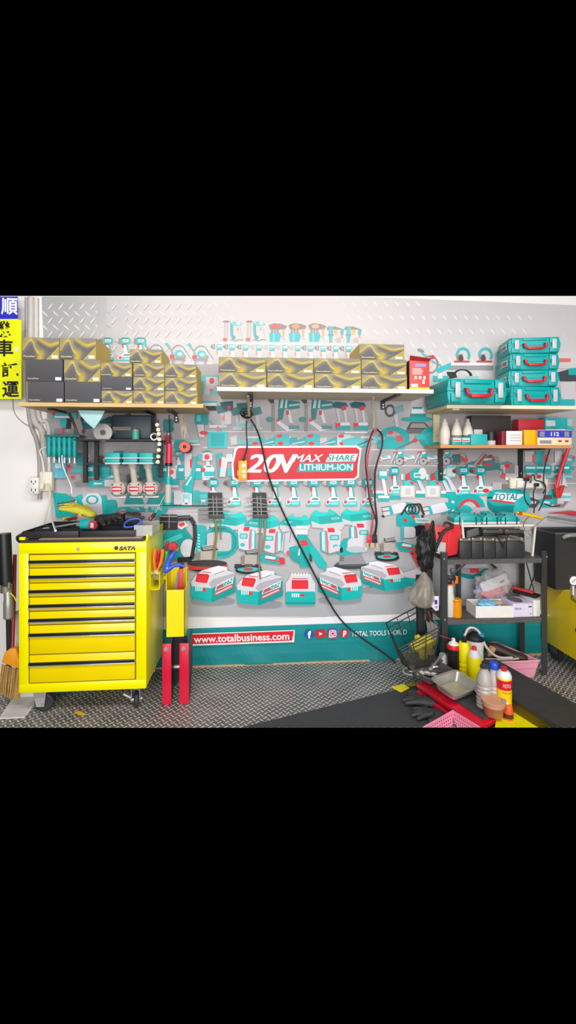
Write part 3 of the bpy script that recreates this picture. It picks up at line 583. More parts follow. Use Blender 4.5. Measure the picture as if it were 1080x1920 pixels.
# printed chain saw
P.at(744, 942, 66, 48, base=2); P.poly([(.0, .5), (.3, .3), (.62, .36), (.68, .84), (.3, .98), (0, .9)], '0fb5b2'); P.poly([(.42, .5), (.5, .46), (.54, .64), (.46, .68)], R_); P.ell(.24, .7, .06, .08, R_); P.poly([(.5, .6), (.9, .62), (1.0, .76), (.9, .84), (.54, .8)], 'd5d2d4'); P.poly([(.56, .66), (.88, .68), (.9, .74), (.58, .72)], '6fb7b5')
for i in range(3): P.arc(.34 + i * .1, .28, .12, .2, .04, '2b2a2c')
P.line([(.12, .5), (.3, .1), (.66, .06), (.78, .5)], .06, '2b2a2c')
P.at(770, 984, 44, 30, base=2); P.poly([(0, .2), (.4, 0), (.9, .1), (.7, .7), (.5, .8), (0, .6)], '23272f'); P.ell(.6, .86, .16, .14, '1aa3a3')
P.at(752, 985, 30, 26, base=1); P.rr(0, .1, .9, .9, .2, 'd9d5dc'); P.rect(.0, .0, .2, 1, '3bc0be')
# central row of drills at the fold
for i, x in enumerate((381, 419, 461, 495, 530, 568, 604, 637, 670)): drill(x, 899, 31 if i else 29, 51, hammer=1 if i in (0, 1) else 0, base=1)
P.at(336, 846, 100, 50, base=1)
P.rr(.0, .1, .18, .34, .04, '4a9fa4'); P.poly([(.1, .0), (.24, .1), (.2, .98), (.1, .96)], 'cfc8cc'); P.rr(.2, .3, .26, .62, .02, R_); P.poly([(.26, .2), (.34, .2), (.3, .9), (.22, .9)], '2aaeb0'); P.rr(.42, .06, .62, .36, .04, 'd3cdd0'); P.ell(.52, .22, .05, .1, R_); P.poly([(.36, .1), (.44, .1), (.44, .3), (.36, .32)], '3cb7ba'); P.rr(.44, .6, .66, .98, .03, 'd9eaea'); P.rect(.46, .76, .66, .94, '33b7b8'); P.ell(.45, .7, .04, .09, R_)
P.poly([(.68, .1), (.8, .06), (.84, .9), (.74, .98)], '2aaeb0'); P.rr(.74, .28, .8, .62, .02, R_); P.poly([(.8, .2), (.92, .26), (.86, .96), (.76, .96)], 'd9d3d6'); P.rr(.88, .1, 1.0, .4, .04, 'cbd9da'); P.rect(.9, .66, 1.02, .94, '42babb')
# chargers, packs and machines lying on the printed concrete
charger(395, 955, 66, 40, -1); charger(457, 962, 66, 38, -1); charger(524, 962, 58, 34, -1); charger(583, 952, 63, 40); charger(641, 950, 65, 36)
P.at(372, 949, 32, 30, base=1); P.rect(0, .2, 1, 1, '8f8c8c')
P.at(365, 985, 82, 62, base=1); P.rr(.0, 0, .26, .98, .08, '0fb1af'); P.arc(.6, .5, .42, .5, .22, '0fb1af', -PI, PI); P.arc(.6, .5, .36, .42, .03, '0a8587'); P.arc(.6, .5, .30, .36, .02, '0a8587'); P.rr(.28, .22, .84, .78, .1, 'c3c1c4')
for i in range(6): P.line([(.07, .28 + i * .09), (.12, .3 + i * .09)], .025, 'e4f4f4')
for i in range(8): P.line([(.34 + i * .05, .05), (.36 + i * .05, .14)], .02, '066d70')
pack(446, 986, 34, 48); pack(492, 990, 38, 48); pack(600, 988, 40, 50, -1); pack(655, 980, 40, 46, -1)
P.at(527, 992, 36, 50, base=1); P.poly([(.1, .2), (.7, 0), (1, .2), (.9, .9), (.3, 1), (0, .8)], 'cfcbd2'); P.line([(.2, .2), (.1, .9)], .04, '8d8a90'); P.line([(.5, .1), (.45, .5)], .03, '6c6a6f'); P.ell(.4, .9, .14, .1, 'd0606a'); P.poly([(.4, .7), (.8, .6), (1, .9), (.8, 1.1), (.5, 1)], '16b0ae')
P.at(545, 984, 70, 82, base=2); P.rr(.12, .02, .46, .24, .06, 'e6e3e6'); P.line([(.14, .1), (.44, .1)], .02, 'c2bfc2'); P.poly([(.16, .22), (.42, .22), (.62, .5), (.5, .98), (.26, .98), (.2, .6)], '10b0ac'); P.poly([(.5, .46), (.64, .5), (.98, .9), (.94, 1.0), (.78, 1.0), (.52, .66)], '14c2bd'); P.poly([(.24, .36), (.42, .34), (.48, .46), (.3, .5)], 'e63b3c'); P.poly([(.5, .62), (.56, .7), (.58, .86), (.5, .82)], '3a4142'); P.line([(.24, .54), (.22, .7)], .04, 'dfe9ea'); P.poly([(-.05, .6), (.14, .62), (.24, .9), (.02, .8)], '0ea6a4')
P.at(626, 1004, 64, 62, base=1); P.ell(.52, .92, .52, .1, '3c3b3c'); P.ell(.5, .86, .44, .08, '59585a'); P.poly([(.24, .58), (.8, .56), (.94, .86), (.14, .88)], '98969a'); P.poly([(.1, .4), (.3, .1), (.66, .06), (.9, .3), (.8, .54), (.3, .62), (.12, .56)], '12b3b0'); P.rr(.4, .08, 1.0, .5, .14, 'dcdae1'); P.ell(.64, .42, .28, .1, 'c4c2ca'); P.ell(.1, .4, .12, .08, 'd9d6dc'); P.ell(.22, .44, .05, .09, K_)
for i in range(3): P.line([(.18, .66 + i * .05), (.3, .65 + i * .05)], .02, K_)
grinder(703, 1000, 84, 52); grinder(440, 1022, 94, 54)
P.at(0, 0); grinder(352, 1014, 120, 58, big=1, disc='2a2828')
P.at(352, 1052, 74, 22, base=2); P.ell(.5, .2, .5, .3, '2c2b2c'); P.poly([(0, .3), (1, .3), (1.02, .7), (.0, .75)], 'd23a37'); P.ell(.5, .24, .5, .26, '3a393a')
P.at(768, 1030, 26, 38, base=1); P.poly([(0, .1), (.3, 0), (.9, .8), (.6, .9)], 'df4148'); P.ell(.2, .2, .08, .06, '7a1a20'); P.at(756, 1066, 40, 40, base=1); P.poly([(0, .2), (.6, 0), (1, .2), (1, .8), (.3, .9), (0, .7)], 'dcd8dd'); P.poly([(0, .4), (.9, .5), (.8, .95), (.1, .8)], '17b0ae')
bigbatt(358, 1062, 83, 66); bigbatt(444, 1070, 86, 64); frontbatt(536, 1076, 55, 59); bigbatt(597, 1064, 82, 62, -1); bigbatt(677, 1053, 82, 54, -1)
# wide battery seen under the rack
P.at(846, 1066, 70, 20, base=1); P.poly([(0, .0), (1, .0), (1, .8), (.5, 1), (0, .5)], '0b8486'); P.poly([(0, .0), (.9, .0), (.6, .6), (0, .3)], '9b9296'); P.rect(.5, .0, .75, .4, 'c22f37')
# left part, behind the hanging tools
P.at(98, 768, 46, 60, base=1); P.rect(0, .1, 1, .28, '4cbabb'); P.ell(.08, .12, .07, .06, R_); P.rect(.1, .2, .8, .26, 'dcebeb'); P.poly([(.3, .3), (.6, .3), (.56, .56), (.36, .56)], '2fb0b2'); P.rect(.1, .6, .9, .8, '928c8d'); P.ell(.45, .66, .06, .1, 'd8434e')
P.at(100, 866, 30, 30, base=1); P.rect(0, 0, .8, 1, '65b8cf'); P.rr(.1, .1, .5, .4, .06, 'cfe6ea'); P.ell(.9, .3, .12, .12, R_)
P.at(125, 872, 36, 28, base=1); P.rect(.2, .2, 1, .5, '3db8b8'); P.ell(.18, .3, .12, .14, 'e0707a'); P.ell(.3, .8, .1, .1, 'e2444c'); P.at(160, 868, 46, 26, base=1); P.rr(0, .1, .4, 1, .05, '1b9fa0'); P.rr(.5, .3, 1, 1, .06, '27b0b0'); P.rect(.1, .3, .3, .6, 'bfe3e3'); P.at(260, 872, 40, 26, base=1); P.rr(0, .1, .5, 1, .05, '127a7c'); P.rr(.55, .2, 1, .9, .05, '1b8c8e')
P.at(138, 898, 76, 16, base=1); P.poly([(0, .4), (.2, .2), (.5, .4), (.5, .8), (.05, .8)], '8b8586'); P.rr(.36, .2, .8, .9, .1, '27b2b1'); P.rect(.5, .45, .7, .65, 'd8e6e6'); P.rr(.76, .1, 1, .9, .08, 'cfc9cb')
P.at(100, 922, 46, 48, base=1); P.poly([(0, .04), (.5, .08), (.95, .3), (.9, 1.0), (.1, 1.0)], '0aa9a6'); P.poly([(.14, .44), (.86, .36), (.9, .6), (.24, .78)], '56575a')
for i in range(3): P.line([(.2, .52 + i * .09), (.84, .42 + i * .09)], .03, 'c9c9c9')
P.at(138, 924, 76, 44, base=1); P.poly([(0, .2), (.2, .04), (.26, .8), (.08, .9)], '27b9b7'); P.line([(.04, .24), (.1, .8)], .03, 'dcecec'); P.poly([(.2, .3), (.36, .02), (.6, .0), (.72, .3), (.74, .96), (.3, .9)], 'dcd9df'); P.arc(.46, .3, .16, .2, .06, '1fb0af'); P.poly([(.28, .5), (.7, .46), (.74, .9), (.34, .86)], 'c9c6d0'); P.poly([(.68, .1), (.8, .1), (.84, .9), (.72, .94)], '12b1af'); P.rr(.8, .3, 1.06, .9, .1, '0ea5a3'); P.ell(.02, .3, .04, .06, R_)
for x in (232, 274):
    P.at(x, 926, 38, 34, base=1); P.poly([(.2, 0), (.8, 0), (1, .6), (0, .6)], '12a3a2'); P.rect(-.1, .58, 1.0, .8, 'd9d6da'); P.rect(.1, .7, 1.05, .98, '1aa7a6'); P.text('TOTAL', .25, .74, .8, .9, 'f1f6f6')
P.at(204, 950, 100, 36, base=1); P.arc(.28, .5, .26, .5, .1, '10b3b0', -PI, 0); P.arc(.28, .56, .2, .34, .05, 'd9424c', -PI, 0); P.poly([(.4, .5), (.5, .3), (.8, .3), (.86, .7), (.5, .8)], 'c8c5d0'); P.rect(0, .5, .5, 1, '8bd0ce'); P.rr(.88, .2, 1.06, 1, .05, '18b0ae'); P.rect(.93, .46, 1.02, .74, 'd9353c')
for i, x in enumerate((305, 340, 372)):
    P.at(x, 920, 36, 32, base=1); P.rr(0, .1, .55, .95, .06, '14a9a8' if i != 1 else 'dad7dc'); P.rr(.08, .2, .46, .7, .05, '3cc2c0' if i != 1 else '8ed3d3'); P.rect(.16, .5, .36, .8, 'e6e3e6'); P.rect(.18, .7, .34, .8, R_); P.rr(.58, .0, .98, .8, .1, 'd6d3da' if i != 1 else '16adab'); P.rect(.0, .86, 1, 1, '1fb2b1')
P.at(314, 890, 70, 40, base=1); P.rr(.0, .2, .3, .5, .04, '1ba9a9'); P.poly([(.4, .5), (.6, .0), (.74, 0), (.64, .9), (.46, .8)], '0fb0ae'); P.line([(.5, .5), (.64, .1)], .04, 'dfe9e9'); P.rect(0, .5, .3, .6, 'd4ced1')
P.at(300, 944, 60, 40, base=1); P.line([(0, .1), (1.6, .12)], .06, '3a3839')
P.at(366, 760, 26, 60, base=1); P.rect(.0, .2, .9, .6, '149194'); P.rect(.1, .3, .4, .5, '5bbfbf'); P.poly([(.1, .6), (.6, .6), (.7, 1), (.3, 1)], 'cdc6c8'); P.ell(.6, .86, .3, .06, 'd9353c'); P.at(306, 780, 30, 60, base=1); P.rr(0, .1, .6, .5, .06, '0f7375'); P.rr(.1, .6, .5, .9, .05, 'b52c3c')
P.at(328, 822, 50, 26, base=1); P.rect(.4, .1, .9, .3, '83c5c6'); P.rect(.0, .1, .3, .9, '1fa7a6'); P.rect(.5, .4, .95, .5, 'd9d3d4')
# chain saw beside the cart
P.at(300, 962, 66, 90, base=1); P.poly([(.0, .5), (.2, .36), (.7, .3), (.9, .5), (.9, .9), (.3, 1), (0, .95)], '0f9c9a'); P.poly([(.0, .6), (.6, .42), (.66, .5), (.1, .7)], '3ac6c3'); P.ell(.8, .74, .22, .2, 'dad8df'); P.poly([(.4, .26), (.7, .16), (.8, .26), (.6, .34)], 'e5e1e4'); P.poly([(.5, .24), (.68, .18), (.72, .24), (.6, .29)], R_); P.line([(.3, .12), (.86, .1), (.98, .24), (1.0, .5), (.9, .96), (.5, .98)], .11, '2c2b2d'); P.line([(.36, .1), (.84, .08)], .02, '6d6b6d')
P.at(300, 965, 34, 32, base=2); P.rr(0, 0, .98, .9, .12, '262527'); P.line([(0, .1), (.94, .1)], .05, 'b9b7b7'); P.line([(0, .4), (.94, .42)], .04, '8d8b8b'); P.line([(.5, 0), (.5, .8)], .04, '9d9b9b')
# the red sign in the middle
def slab(dx0, dx1, dy, col):
    P.poly([(441 - dx0, 842 - dy), (448, 838 - dy), (668, 837 - dy), (677 + dx1, 842 - dy), (673 + dx1, 872), (672 + dx1 * .8, 893 + dy), (664, 899 + dy), (448, 902 + dy), (437 - dx0, 897 + dy), (435 - dx0, 870)], col)
P.at(0, 0, base=3); slab(1, 1, 1.5, 'f3eaec'); slab(-2.5, -2.5, -2, 'd22a33')
def shadowed(s, x0, y0, x1, y1, bold, shear, col='f4f1f2'):
    P.text(s, x0 + 2.4, y0 + 1, x1 + 2.4, y1 + 1, 'a4383f', .008, shear)
    for dx, dy in ([(-.5, 0), (.5, 0)] if bold < .04 else [(a, c) for a in (-1.8, -.6, .6, 1.8) for c in (-.5, .5)]): P.text(s, x0 + dx, y0 + dy, x1 + dx, y1 + dy, col, 0.0, shear)
shadowed('20', 461, 852, 526, 886, .05, .3); shadowed('V', 524, 852, 556, 886, .05, .12); shadowed('MAX', 549, 852, 606, 866, .03, .35)
P.poly([(610, 866), (618, 851), (671, 851), (666, 865)], 'f4f1f2'); P.text('SHARE', 613, 853, 666, 864, '128f92', .008, .25); P.text('SHARE', 613.6, 853, 666.6, 864, '128f92', .008, .25)
P.poly([(556, 885), (562, 868), (665, 868), (660, 884)], '2aa3a6'); P.text('LITHIUM-ION', 562, 870, 661, 882, 'f7f5f6', .008); P.text('LITHIUM-ION', 562.6, 870, 661.6, 882, 'f7f5f6', .008)
# address strip, round media marks and slogan
P.at(358, 1189, 1, 1, rot=-.036, base=3)
for x in range(0, 195, 13): P.poly([(x, -1), (x + 13, -1), (x + 13 + (2 if x > 180 else 0) - (x > 180) * 4, 22), (x, 22)], 'f1e8ea')
for x in range(0, 192, 12): P.poly([(x + 1, 1), (x + 13, 1), (x + 13 - (x > 178) * 4, 19), (x + 1, 19)], 'df2330')
P.text('www.totalbusiness.com', 5, 3.5, 184, 17, 'fbf3f3', .02)
P.at(580, 1189, base=3, rot=-.03); P.ell(0, 0, 8, 8, '2454b8', 20); P.text('f', -3, -6, 3.4, 8, 'ffffff', .05)
P.at(601, 1188.5, base=3, rot=-.03); P.rr(-10, -7, 10, 7, 3, 'd4262c'); P.poly([(-2.5, -3.2), (4, 0), (-2.5, 3.2)], 'ffffff')
P.at(624, 1188, base=3, rot=-.03); P.rr(-8.5, -8.5, 8.5, 8.5, 3, 'c2357f'); P.poly([(-8, 8), (-8, 1), (0, 8)], 'e8a33a'); P.poly([(8, -8), (0, -8), (8, 0)], '6a3fae'); P.arc(0, 0, 4.2, 4.2, 1.3, 'ffffff'); P.line([(-6, -4), (-6, 4), (-4, 6), (4, 6), (6, 4), (6, -4), (4, -6), (-4, -6), (-6, -4)], 1.2, 'ffffff'); P.ell(3.6, -3.6, .8, .8, 'ffffff')
P.at(646, 1187.5, base=3, rot=-.03); P.ell(0, 0, 8, 8, 'd02a35', 20); P.text('p', -3.2, -5, 3.6, 6.5, 'ffffff', .05, .15)
P.at(659, 1189, 1, 1, rot=-.036, base=3); P.text('TOTAL TOOLS WORLD', 0, -5, 104, 4.5, 'eef3f3', .015, .12)
banner = thing('banner', 'wall-wide printed vinyl banner of teal power tools with red 20V sign', 'banner', Wp(560, 1250, 2.99))
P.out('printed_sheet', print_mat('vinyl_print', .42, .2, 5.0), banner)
# ---------------------------------------------------------------- shelves, brackets, conduits
def wood(h, h2):
    m = bpy.data.materials.new('wood_' + h); m.use_nodes = True; nt = m.node_tree; b = nt.nodes['Principled BSDF']; L = nt.links.new
    tc = nt.nodes.new('ShaderNodeTexCoord'); mp = nt.nodes.new('ShaderNodeMapping'); mp.inputs['Scale'].default_value = (2, 40, 40)
    n = nt.nodes.new('ShaderNodeTexNoise'); n.inputs['Scale'].default_value = 3; n.inputs['Detail'].default_value = 5; n.inputs['Distortion'].default_value = .6
    r = nt.nodes.new('ShaderNodeValToRGB'); r.color_ramp.elements[0].color = hx(h); r.color_ramp.elements[1].color = hx(h2); r.color_ramp.elements[0].position = .3; r.color_ramp.elements[1].position = .7
    L(tc.outputs['Object'], mp.inputs[0]); L(mp.outputs[0], n.inputs['Vector']); L(n.outputs['Fac'], r.inputs[0]); L(r.outputs[0], b.inputs['Base Color']); b.inputs['Roughness'].default_value = .5
    return m
PINE, PALE, OAK = wood('d3a866', 'e3bf80'), wood('e0cba8', 'eddcbc'), wood('c9814c', 'dd9a63')
def shelf(name, x0p, x1p, ytop, yf, th, m, me, label, y1=2.975):
    (xa, zt), (xb, _) = XZ(x0p, ytop[0], yf), XZ(x1p, ytop[1], yf); zt = (zt + _) / 2
    t = thing(name, label, 'shelf', ((xa + xb) / 2, (yf + y1) / 2, zt - th))
    b = B(t.location); b.bb((xa, yf + .004, zt - th), (xb, y1, zt)); b.out('board', m, t)
    b = B(t.location); b.bb((xa, yf, zt - th), (xb, yf + .004, zt)); b.out('edge_band', me, t)
    return xa, xb, zt - th, zt, t
def bracket(x, z, yf, label, m, drop=.2, reach=None, w=.03, brace=False, name='shelf_bracket'):
    t = thing(name, label, 'bracket', (x, 2.985, z)); b = B(t.location); yb = 2.985
    b.bb((x - w / 2, yb - .008, z - drop), (x + w / 2, yb, z - .001)); b.out('wall_plate', m, t)
    b = B(t.location); b.bb((x - w / 2, yf, z - .009), (x + w / 2, yb - .009, z - .001))
    if brace: b.tube([(x, yf + .03, z - .012), (x, yb - .012, z - drop * .85)], .008, 6)
    b.out('arm', m, t)
    for dz in (.05, drop - .03):
        if dz > .06 or drop < .1: b = B(t.location); b.cyl((x, yb - .008, z - dz * .9), (x, yb - .013, z - dz * .9), .006, seg=8); b.out('screw', STEEL, t)
    return t
Lx0, Lx1, Lzb, Lz, Lsh = shelf('wall_shelf', 35, 381, (751.5, 760), 2.62, .022, PINE, PINE, 'pine wall shelf under the left boxes beside the yellow sign')
Cx0, Cx1, Czb, Cz, Csh = shelf('wall_shelf', 407, 813, (723, 732.5), 2.62, .024, PALE, mat('f3ead6', .45), 'pale wooden wall shelf under the middle row of gold boxes')
Rx0, Rx1, Rzb, Rz, Rsh = shelf('wall_shelf', 838, 1085, (760, 760), 2.66, .022, PALE, mat('f0e2c4', .45), 'cream edged wall shelf carrying the teal tool cases')
Ox0, Ox1, Ozb, Oz, Osh = shelf('wall_shelf', 826, 1074, (834.5, 834.5), 2.72, .02, OAK, OAK, 'orange brown wooden shelf under the cream bottles and small boxes')
for px, z, yf, lab in ((128, Lzb, 2.72, 'black bracket under the left end of the left pine shelf'), (288, Lzb, 2.72, 'black bracket near the socket chain under the left pine shelf'),
                       (331, Lzb, 2.72, 'black bracket near the right end of the left pine shelf'),
                       (470, Czb, 2.66, 'black bracket above the yellow power strip cord'), (718, Czb, 2.66, 'black bracket above the red and black jumper leads')):
    bracket(Wp(px, 800, 2.98).x, z, yf, lab, BLACK, .16 if px < 300 else .06)
for px, yt, lab in ((826, 0, 'black bracket under the left end of the orange brown shelf'), (976, 0, 'black bracket under the right half of the orange brown shelf')):
    bracket(Wp(px, 850, 2.98).x, Ozb, 2.74, lab, BLACK, .22, w=.034)
bracket(Wp(818, 800, 2.98).x, Rzb, 2.68, 'cream wooden bracket left of the cream bottles', mat('e2d6ad', .5), .2, w=.045)
# conduits and sockets on the white wall
cm = mat('c9c2bb', .5)
for i, (px, r, y1p, lab, m) in enumerate(((49, .013, 936, 'leftmost thin grey conduit running down the white wall', mat('a9a39d', .5)), (58, .020, 905, 'thicker grey conduit in the middle of the three', cm), (67, .013, 885, 'pale conduit next to the banner edge', mat('d8d1c9', .5)))):
    b = B(Wp(px, y1p, 2.97)); x0, z0 = XZ(px, 557, 2.975); x1, z1 = XZ(px + 24, y1p, 2.975); xm, zm = XZ(px + 4, 760, 2.975)
    b.tube([(x0, 2.999 - r, z0), (x0, 2.999 - r, zm + .15), (xm, 2.999 - r, zm - .12), (x1, 2.999 - r, z1 + .35), (x1, 2.999 - r, z1)], r, 12, 2)
    tag(b.out('conduit_pipe', m), lab, 'pipe')
x, z = XZ(70, 910, 2.98); t = thing('wall_socket', 'white double wall socket at the foot of the grey conduits', 'socket', (x, 2.999, z))
b = B(t.location); b.box((x, 2.955, z), (.062, .05, .105), bev=.006); b.out('housing', WHITE, t)
b = B(t.location)
for dz in (.026, -.026):
    for dx in (-.012, .012): b.box((x + dx, 2.9297, z + dz), (.005, .002, .016))
    b.cyl((x, 2.931, z + dz - .014), (x, 2.929, z + dz - .014), .004, seg=8)
b.out('slots', BLACK, t)
x, z = XZ(92, 902, 2.98); t = thing('junction_box', 'cream junction box right of the white wall socket', 'box', (x, 2.999, z))
b = B(t.location); b.box((x, 2.955, z), (.075, .045, .125), bev=.005); b.out('housing', CREAM, t)
b = B(t.location); b.cyl((x - .012, 2.9325, z - .02), (x - .012, 2.91, z - .02), .014); b.box((x - .012, 2.905, z - .03), (.025, .014, .035), bev=.004); b.out('plug', CREAM, t)
b = B(Wp(82, 900, 2.9)); pts = [Wp(76, 915, 2.92), Wp(84, 895, 2.93), Wp(80, 862, 2.93), Wp(72, 842, 2.95), Wp(92, 838, 2.97)]
b.tube(pts, .005, 8, 2); tag(b.out('power_cable', WHITE), 'white cable rising from the white wall socket', 'cable')
b = B(Wp(95, 930, 2.9)); b.tube([Wp(89, 907, 2.895), Wp(95, 925, 2.92), Wp(92, 945, 2.93), Wp(86, 968, 2.94), Wp(79, 1000, 2.96)], .006, 8, 2); tag(b.out('power_cable', CREAM), 'cream cable falling from the cream junction box behind the cart', 'cable')
b = B(Wp(10, 790, 2.99)); b.tube([Wp(24, 745, 2.994), Wp(25, 775, 2.994), Wp(45, 795, 2.994), Wp(66, 803, 2.965)], .0022, 6, 2); tag(b.out('thin_wire', GREY), 'thin wire on the white wall below the yellow sign', 'wire')

# yellow and blue shop sign at the left edge
def sign():
    o = Wp(10, 748, 2.93); t = thing('shop_sign', 'yellow and blue hanging sign with large black Chinese characters', 'sign', o)
    yp = 2.9
    def q(b, x0, y0, x1, y1, y): b.prism([Wp(x0, y0, y), Wp(x1, y0, y), Wp(x1, y1, y), Wp(x0, y1, y)], (0, .004, 0))
    b = B(o); q(b, -50, 600, 40, 748, yp); b.out('yellow_panel', mat('f0f400', .4, var=.02), t)
    b = B(o); q(b, -50, 556, 33, 598, yp); b.out('blue_panel', mat('2b2ec4', .4, var=.05), t)
    b = B(o); q(b, -50, 598.2, 35, 599.8, yp); b.out('white_line', WHITE, t)
    def ch(c, x0, y0, x1, y1, m, name='character'):
        b = B(o); p0 = Wp(x0, y1, yp - .0006); p1 = Wp(x1, y0, yp - .0006)
        b.text(c, p0, p1.x - p0.x, p1.z - p0.z, bold=.022); b.out(name, m, t, smooth=0)
    ch('\u9806', 2, 559, 34, 590, mat('f3f3f6', .5, var=.01))
    K = mat('15130f', .5)
    ch('\u6a5f', -12, 602, 20, 632, K); ch('\u8eca', -9, 637, 25, 668, K); ch('\u8a17', 3, 680, 35, 707, K); ch('\u904b', 4, 715, 36, 745, K)
    b = B(o); p = Wp(31, 655, yp - .001); b.prism([p + Vector((-.016, 0, .012)), p + Vector((.008, 0, .018)), p + Vector((.014, 0, -.006)), p + Vector((-.004, 0, -.016))], (0, -.0005, 0)); b.out('painted_glint', WHITE, t)  # white patch paints a glint onto the sign
sign()

# ---------------------------------------------------------------- gold and grey boxes
def box_ink(u, v, dark):
    if dark: return mixc(hx('4a494c'), hx('5a585b'), v)
    g1, g2, y1, y2 = hx('5f5b5c'), hx('8a8479'), hx('c3a93a'), hx('e2cf5c')
    c = mixc(hx('6e6967'), hx('8d877b'), v)
    c1 = .30 + .58 * math.exp(-((u - .24) / (.17 if u < .24 else .10)) ** 2)
    if u < .46:
        d = v - c1
        if d > 0: c = mixc(c, y1, math.exp(-d / .3) * (.9 if u < .2 else .6))
        else: c = mixc(c, g1, min(1, -d / .35) * .8)
        c = mixc(c, y2, math.exp(-(d / .045) ** 2) * smooth(.1, .26, u) * .9)
    c = mixc(c, y1, math.exp(-((u - (.47 + .1 * v)) / .09) ** 2) * (1 - smooth(.1, .75, v)) * 1.0)
    c2 = 1.02 - .36 * smooth(.30, .78, u) + .10 * smooth(.75, 1.0, u); d = v - c2
    if u > .34:
        c = mixc(c, g1, math.exp(-((d + .22) / .17) ** 2) * .8 * smooth(.34, .45, u))
        c = mixc(c, y1, math.exp(-(d / .09) ** 2) * .95 * smooth(.34, .5, u)); c = mixc(c, y2, math.exp(-((d - .02) / .03) ** 2) * .6 * smooth(.6, .9, u))
    c3 = (u - .66) * 1.75; d = v - c3
    if u > .6:
        if d < 0: c = mixc(c, y1, .75 * smooth(0, .1, -d) )
        c = mixc(c, y2, math.exp(-(d / .035) ** 2) * .9)
        if d > 0 : c = mixc(c, g1, math.exp(-d / .16) * .6)
    return c
def make_box(dark):
    t = thing('storage_box', '', 'box')
    b = B(); b.bb((-.5, .002, 0), (.5, 1, .995)); b.out('carton', mat('545256' if dark else 'd2b64e', .5), t, smooth=0)
    nx, ny = 84, 32; vs = []; fs = []; cs = []
    for j in range(ny + 1):
        for i in range(nx + 1): vs.append((-.5 + i / nx, 0, .995 * j / ny))
    for j in range(ny):
        for i in range(nx):
            fs.append((j * (nx + 1) + i, j * (nx + 1) + i + 1, (j + 1) * (nx + 1) + i + 1, (j + 1) * (nx + 1) + i))
            for a, c in ((i, j), (i + 1, j), (i + 1, j + 1), (i, j + 1)): cs += list(box_ink(a / nx, c / ny, dark)[:3]) + [1]
    me = bpy.data.meshes.new('printed_front'); me.from_pydata(vs, [], fs); a = me.color_attributes.new('ink', 'FLOAT_COLOR', 'CORNER'); a.data.foreach_set('color', cs)
    me.materials.append(BOXINK); o = bpy.data.objects.new('printed_front', me); COL.objects.link(o); o.parent = t
    if not dark:
        b = B(); b.bb((-.47, -.004, .06), (-.13, -.0005, .19)); b.out('name_strip', mat('57524a', .5), t, smooth=0)
    b = B(); b.text('DynaStar', (-.46, -.006, .075), .32, .10, bold=.03, th=.001); b.out('lettering', mat('d8cfa0' if not dark else 'b9b49a', .4), t, smooth=0)
    b = B(); b.bb((.30, -.006, .06), (.46, -.001, .2)); b.out('white_sticker', mat('f4f2f0', .5, var=.01), t, smooth=0)
    return t
BOXINK = print_mat('carton_print', .42)
GOLD, DARK = make_box(False), make_box(True)
used = {}
def place_box(dark, x0, y0, x1, y1, yf, dep, label, zbase, group, rz=0):
    src = DARK if dark else GOLD
    (xa, za), (xb, zb) = XZ(x0, y1, yf), XZ(x1, y0, yf)
    h = zb - za; loc = ((xa + xb) / 2, yf, zbase)
    o = src if dark not in used else dup(src); used[dark] = 1
    o.location = loc; o.scale = (xb - xa, dep, h); o.rotation_euler = (0, 0, rz); o['label'] = label; o['group'] = group
    return zbase + h + .0008
gl, gc = 'boxes stacked on the left shelf', 'boxes stacked on the middle shelf'
stacks = [
 (gl, 2.645, .26, Lz, [(1, 52, 712, 119.5, 751, 'dark grey box at the bottom left, beside the foot of the yellow sign'), (1, 49, 671, 117.5, 711, 'dark grey box second from the shelf beside the yellow sign'), (0, 42, 631, 111, 671, 'large gold wave patterned box at the top beside the yellow sign')]),
 (gl, 2.64, .26, Lz, [(1, 121.5, 714, 189, 753, 'dark grey box on the shelf in the second stack from the left'), (0, 120, 673, 188, 713, 'gold box resting on the dark grey box of the second left stack'), (0, 112, 633, 180, 672.5, 'large gold box topping the second left stack, its plain gold end showing')]),
 (gl, 2.65, .25, Lz, [(0, 190.5, 731.5, 248.5, 755.5, 'small gold box at the bottom of the third left stack, under a grey one'), (1, 190, 706, 248, 731, 'small dark grey box between two gold ones in the third left stack'), (0, 188, 680, 247, 705, 'small gold box topping the third left stack, on a grey one')]),
 (gl, 2.655, .25, Lz, [(0, 250, 732, 308, 756.5, 'small gold box at the bottom of the four high stack'), (0, 250, 707, 308, 731.5, 'small gold box second from the bottom of the four high stack'), (0, 250, 682, 308, 706.5, 'small gold box third from the bottom of the four high stack'), (0, 243, 656.5, 303, 681.5, 'small gold box on top of the four high stack')]),
 (gl, 2.66, .25, Lz, [(0, 309.5, 733.5, 370, 758, 'small gold box at the bottom of the rightmost stack on the left shelf'), (0, 309.5, 709, 369, 733, 'middle small gold box of the rightmost stack on the left shelf'), (0, 309, 684.5, 368, 708.5, 'top small gold box of the rightmost stack on the left shelf')]),
 (gc, 2.64, .28, Cz, [(0, 412, 696, 499.5, 723, 'lower gold box at the left end of the middle shelf'), (0, 410, 669, 498, 696, 'upper gold box at the left end of the middle shelf')]),
 (gc, 2.64, .28, Cz, [(0, 501, 698, 588.5, 725, 'lower gold box second from the left on the middle shelf'), (0, 499, 671, 587.5, 698, 'upper gold box second from the left on the middle shelf')]),
 (gc, 2.64, .28, Cz, [(0, 590, 700, 677, 727, 'lower gold box third from the left on the middle shelf'), (0, 589, 673, 676.5, 700, 'upper gold box third from the left on the middle shelf')]),
 (gc, 2.64, .28, Cz, [(0, 678.5, 702, 763, 728, 'lowest gold box of the three high stack beside the red carton'), (0, 678, 675, 762, 701.5, 'middle gold box of the three high stack beside the red carton'), (0, 674, 647, 758, 674.5, 'topmost gold box alone above the middle shelf rows')])]
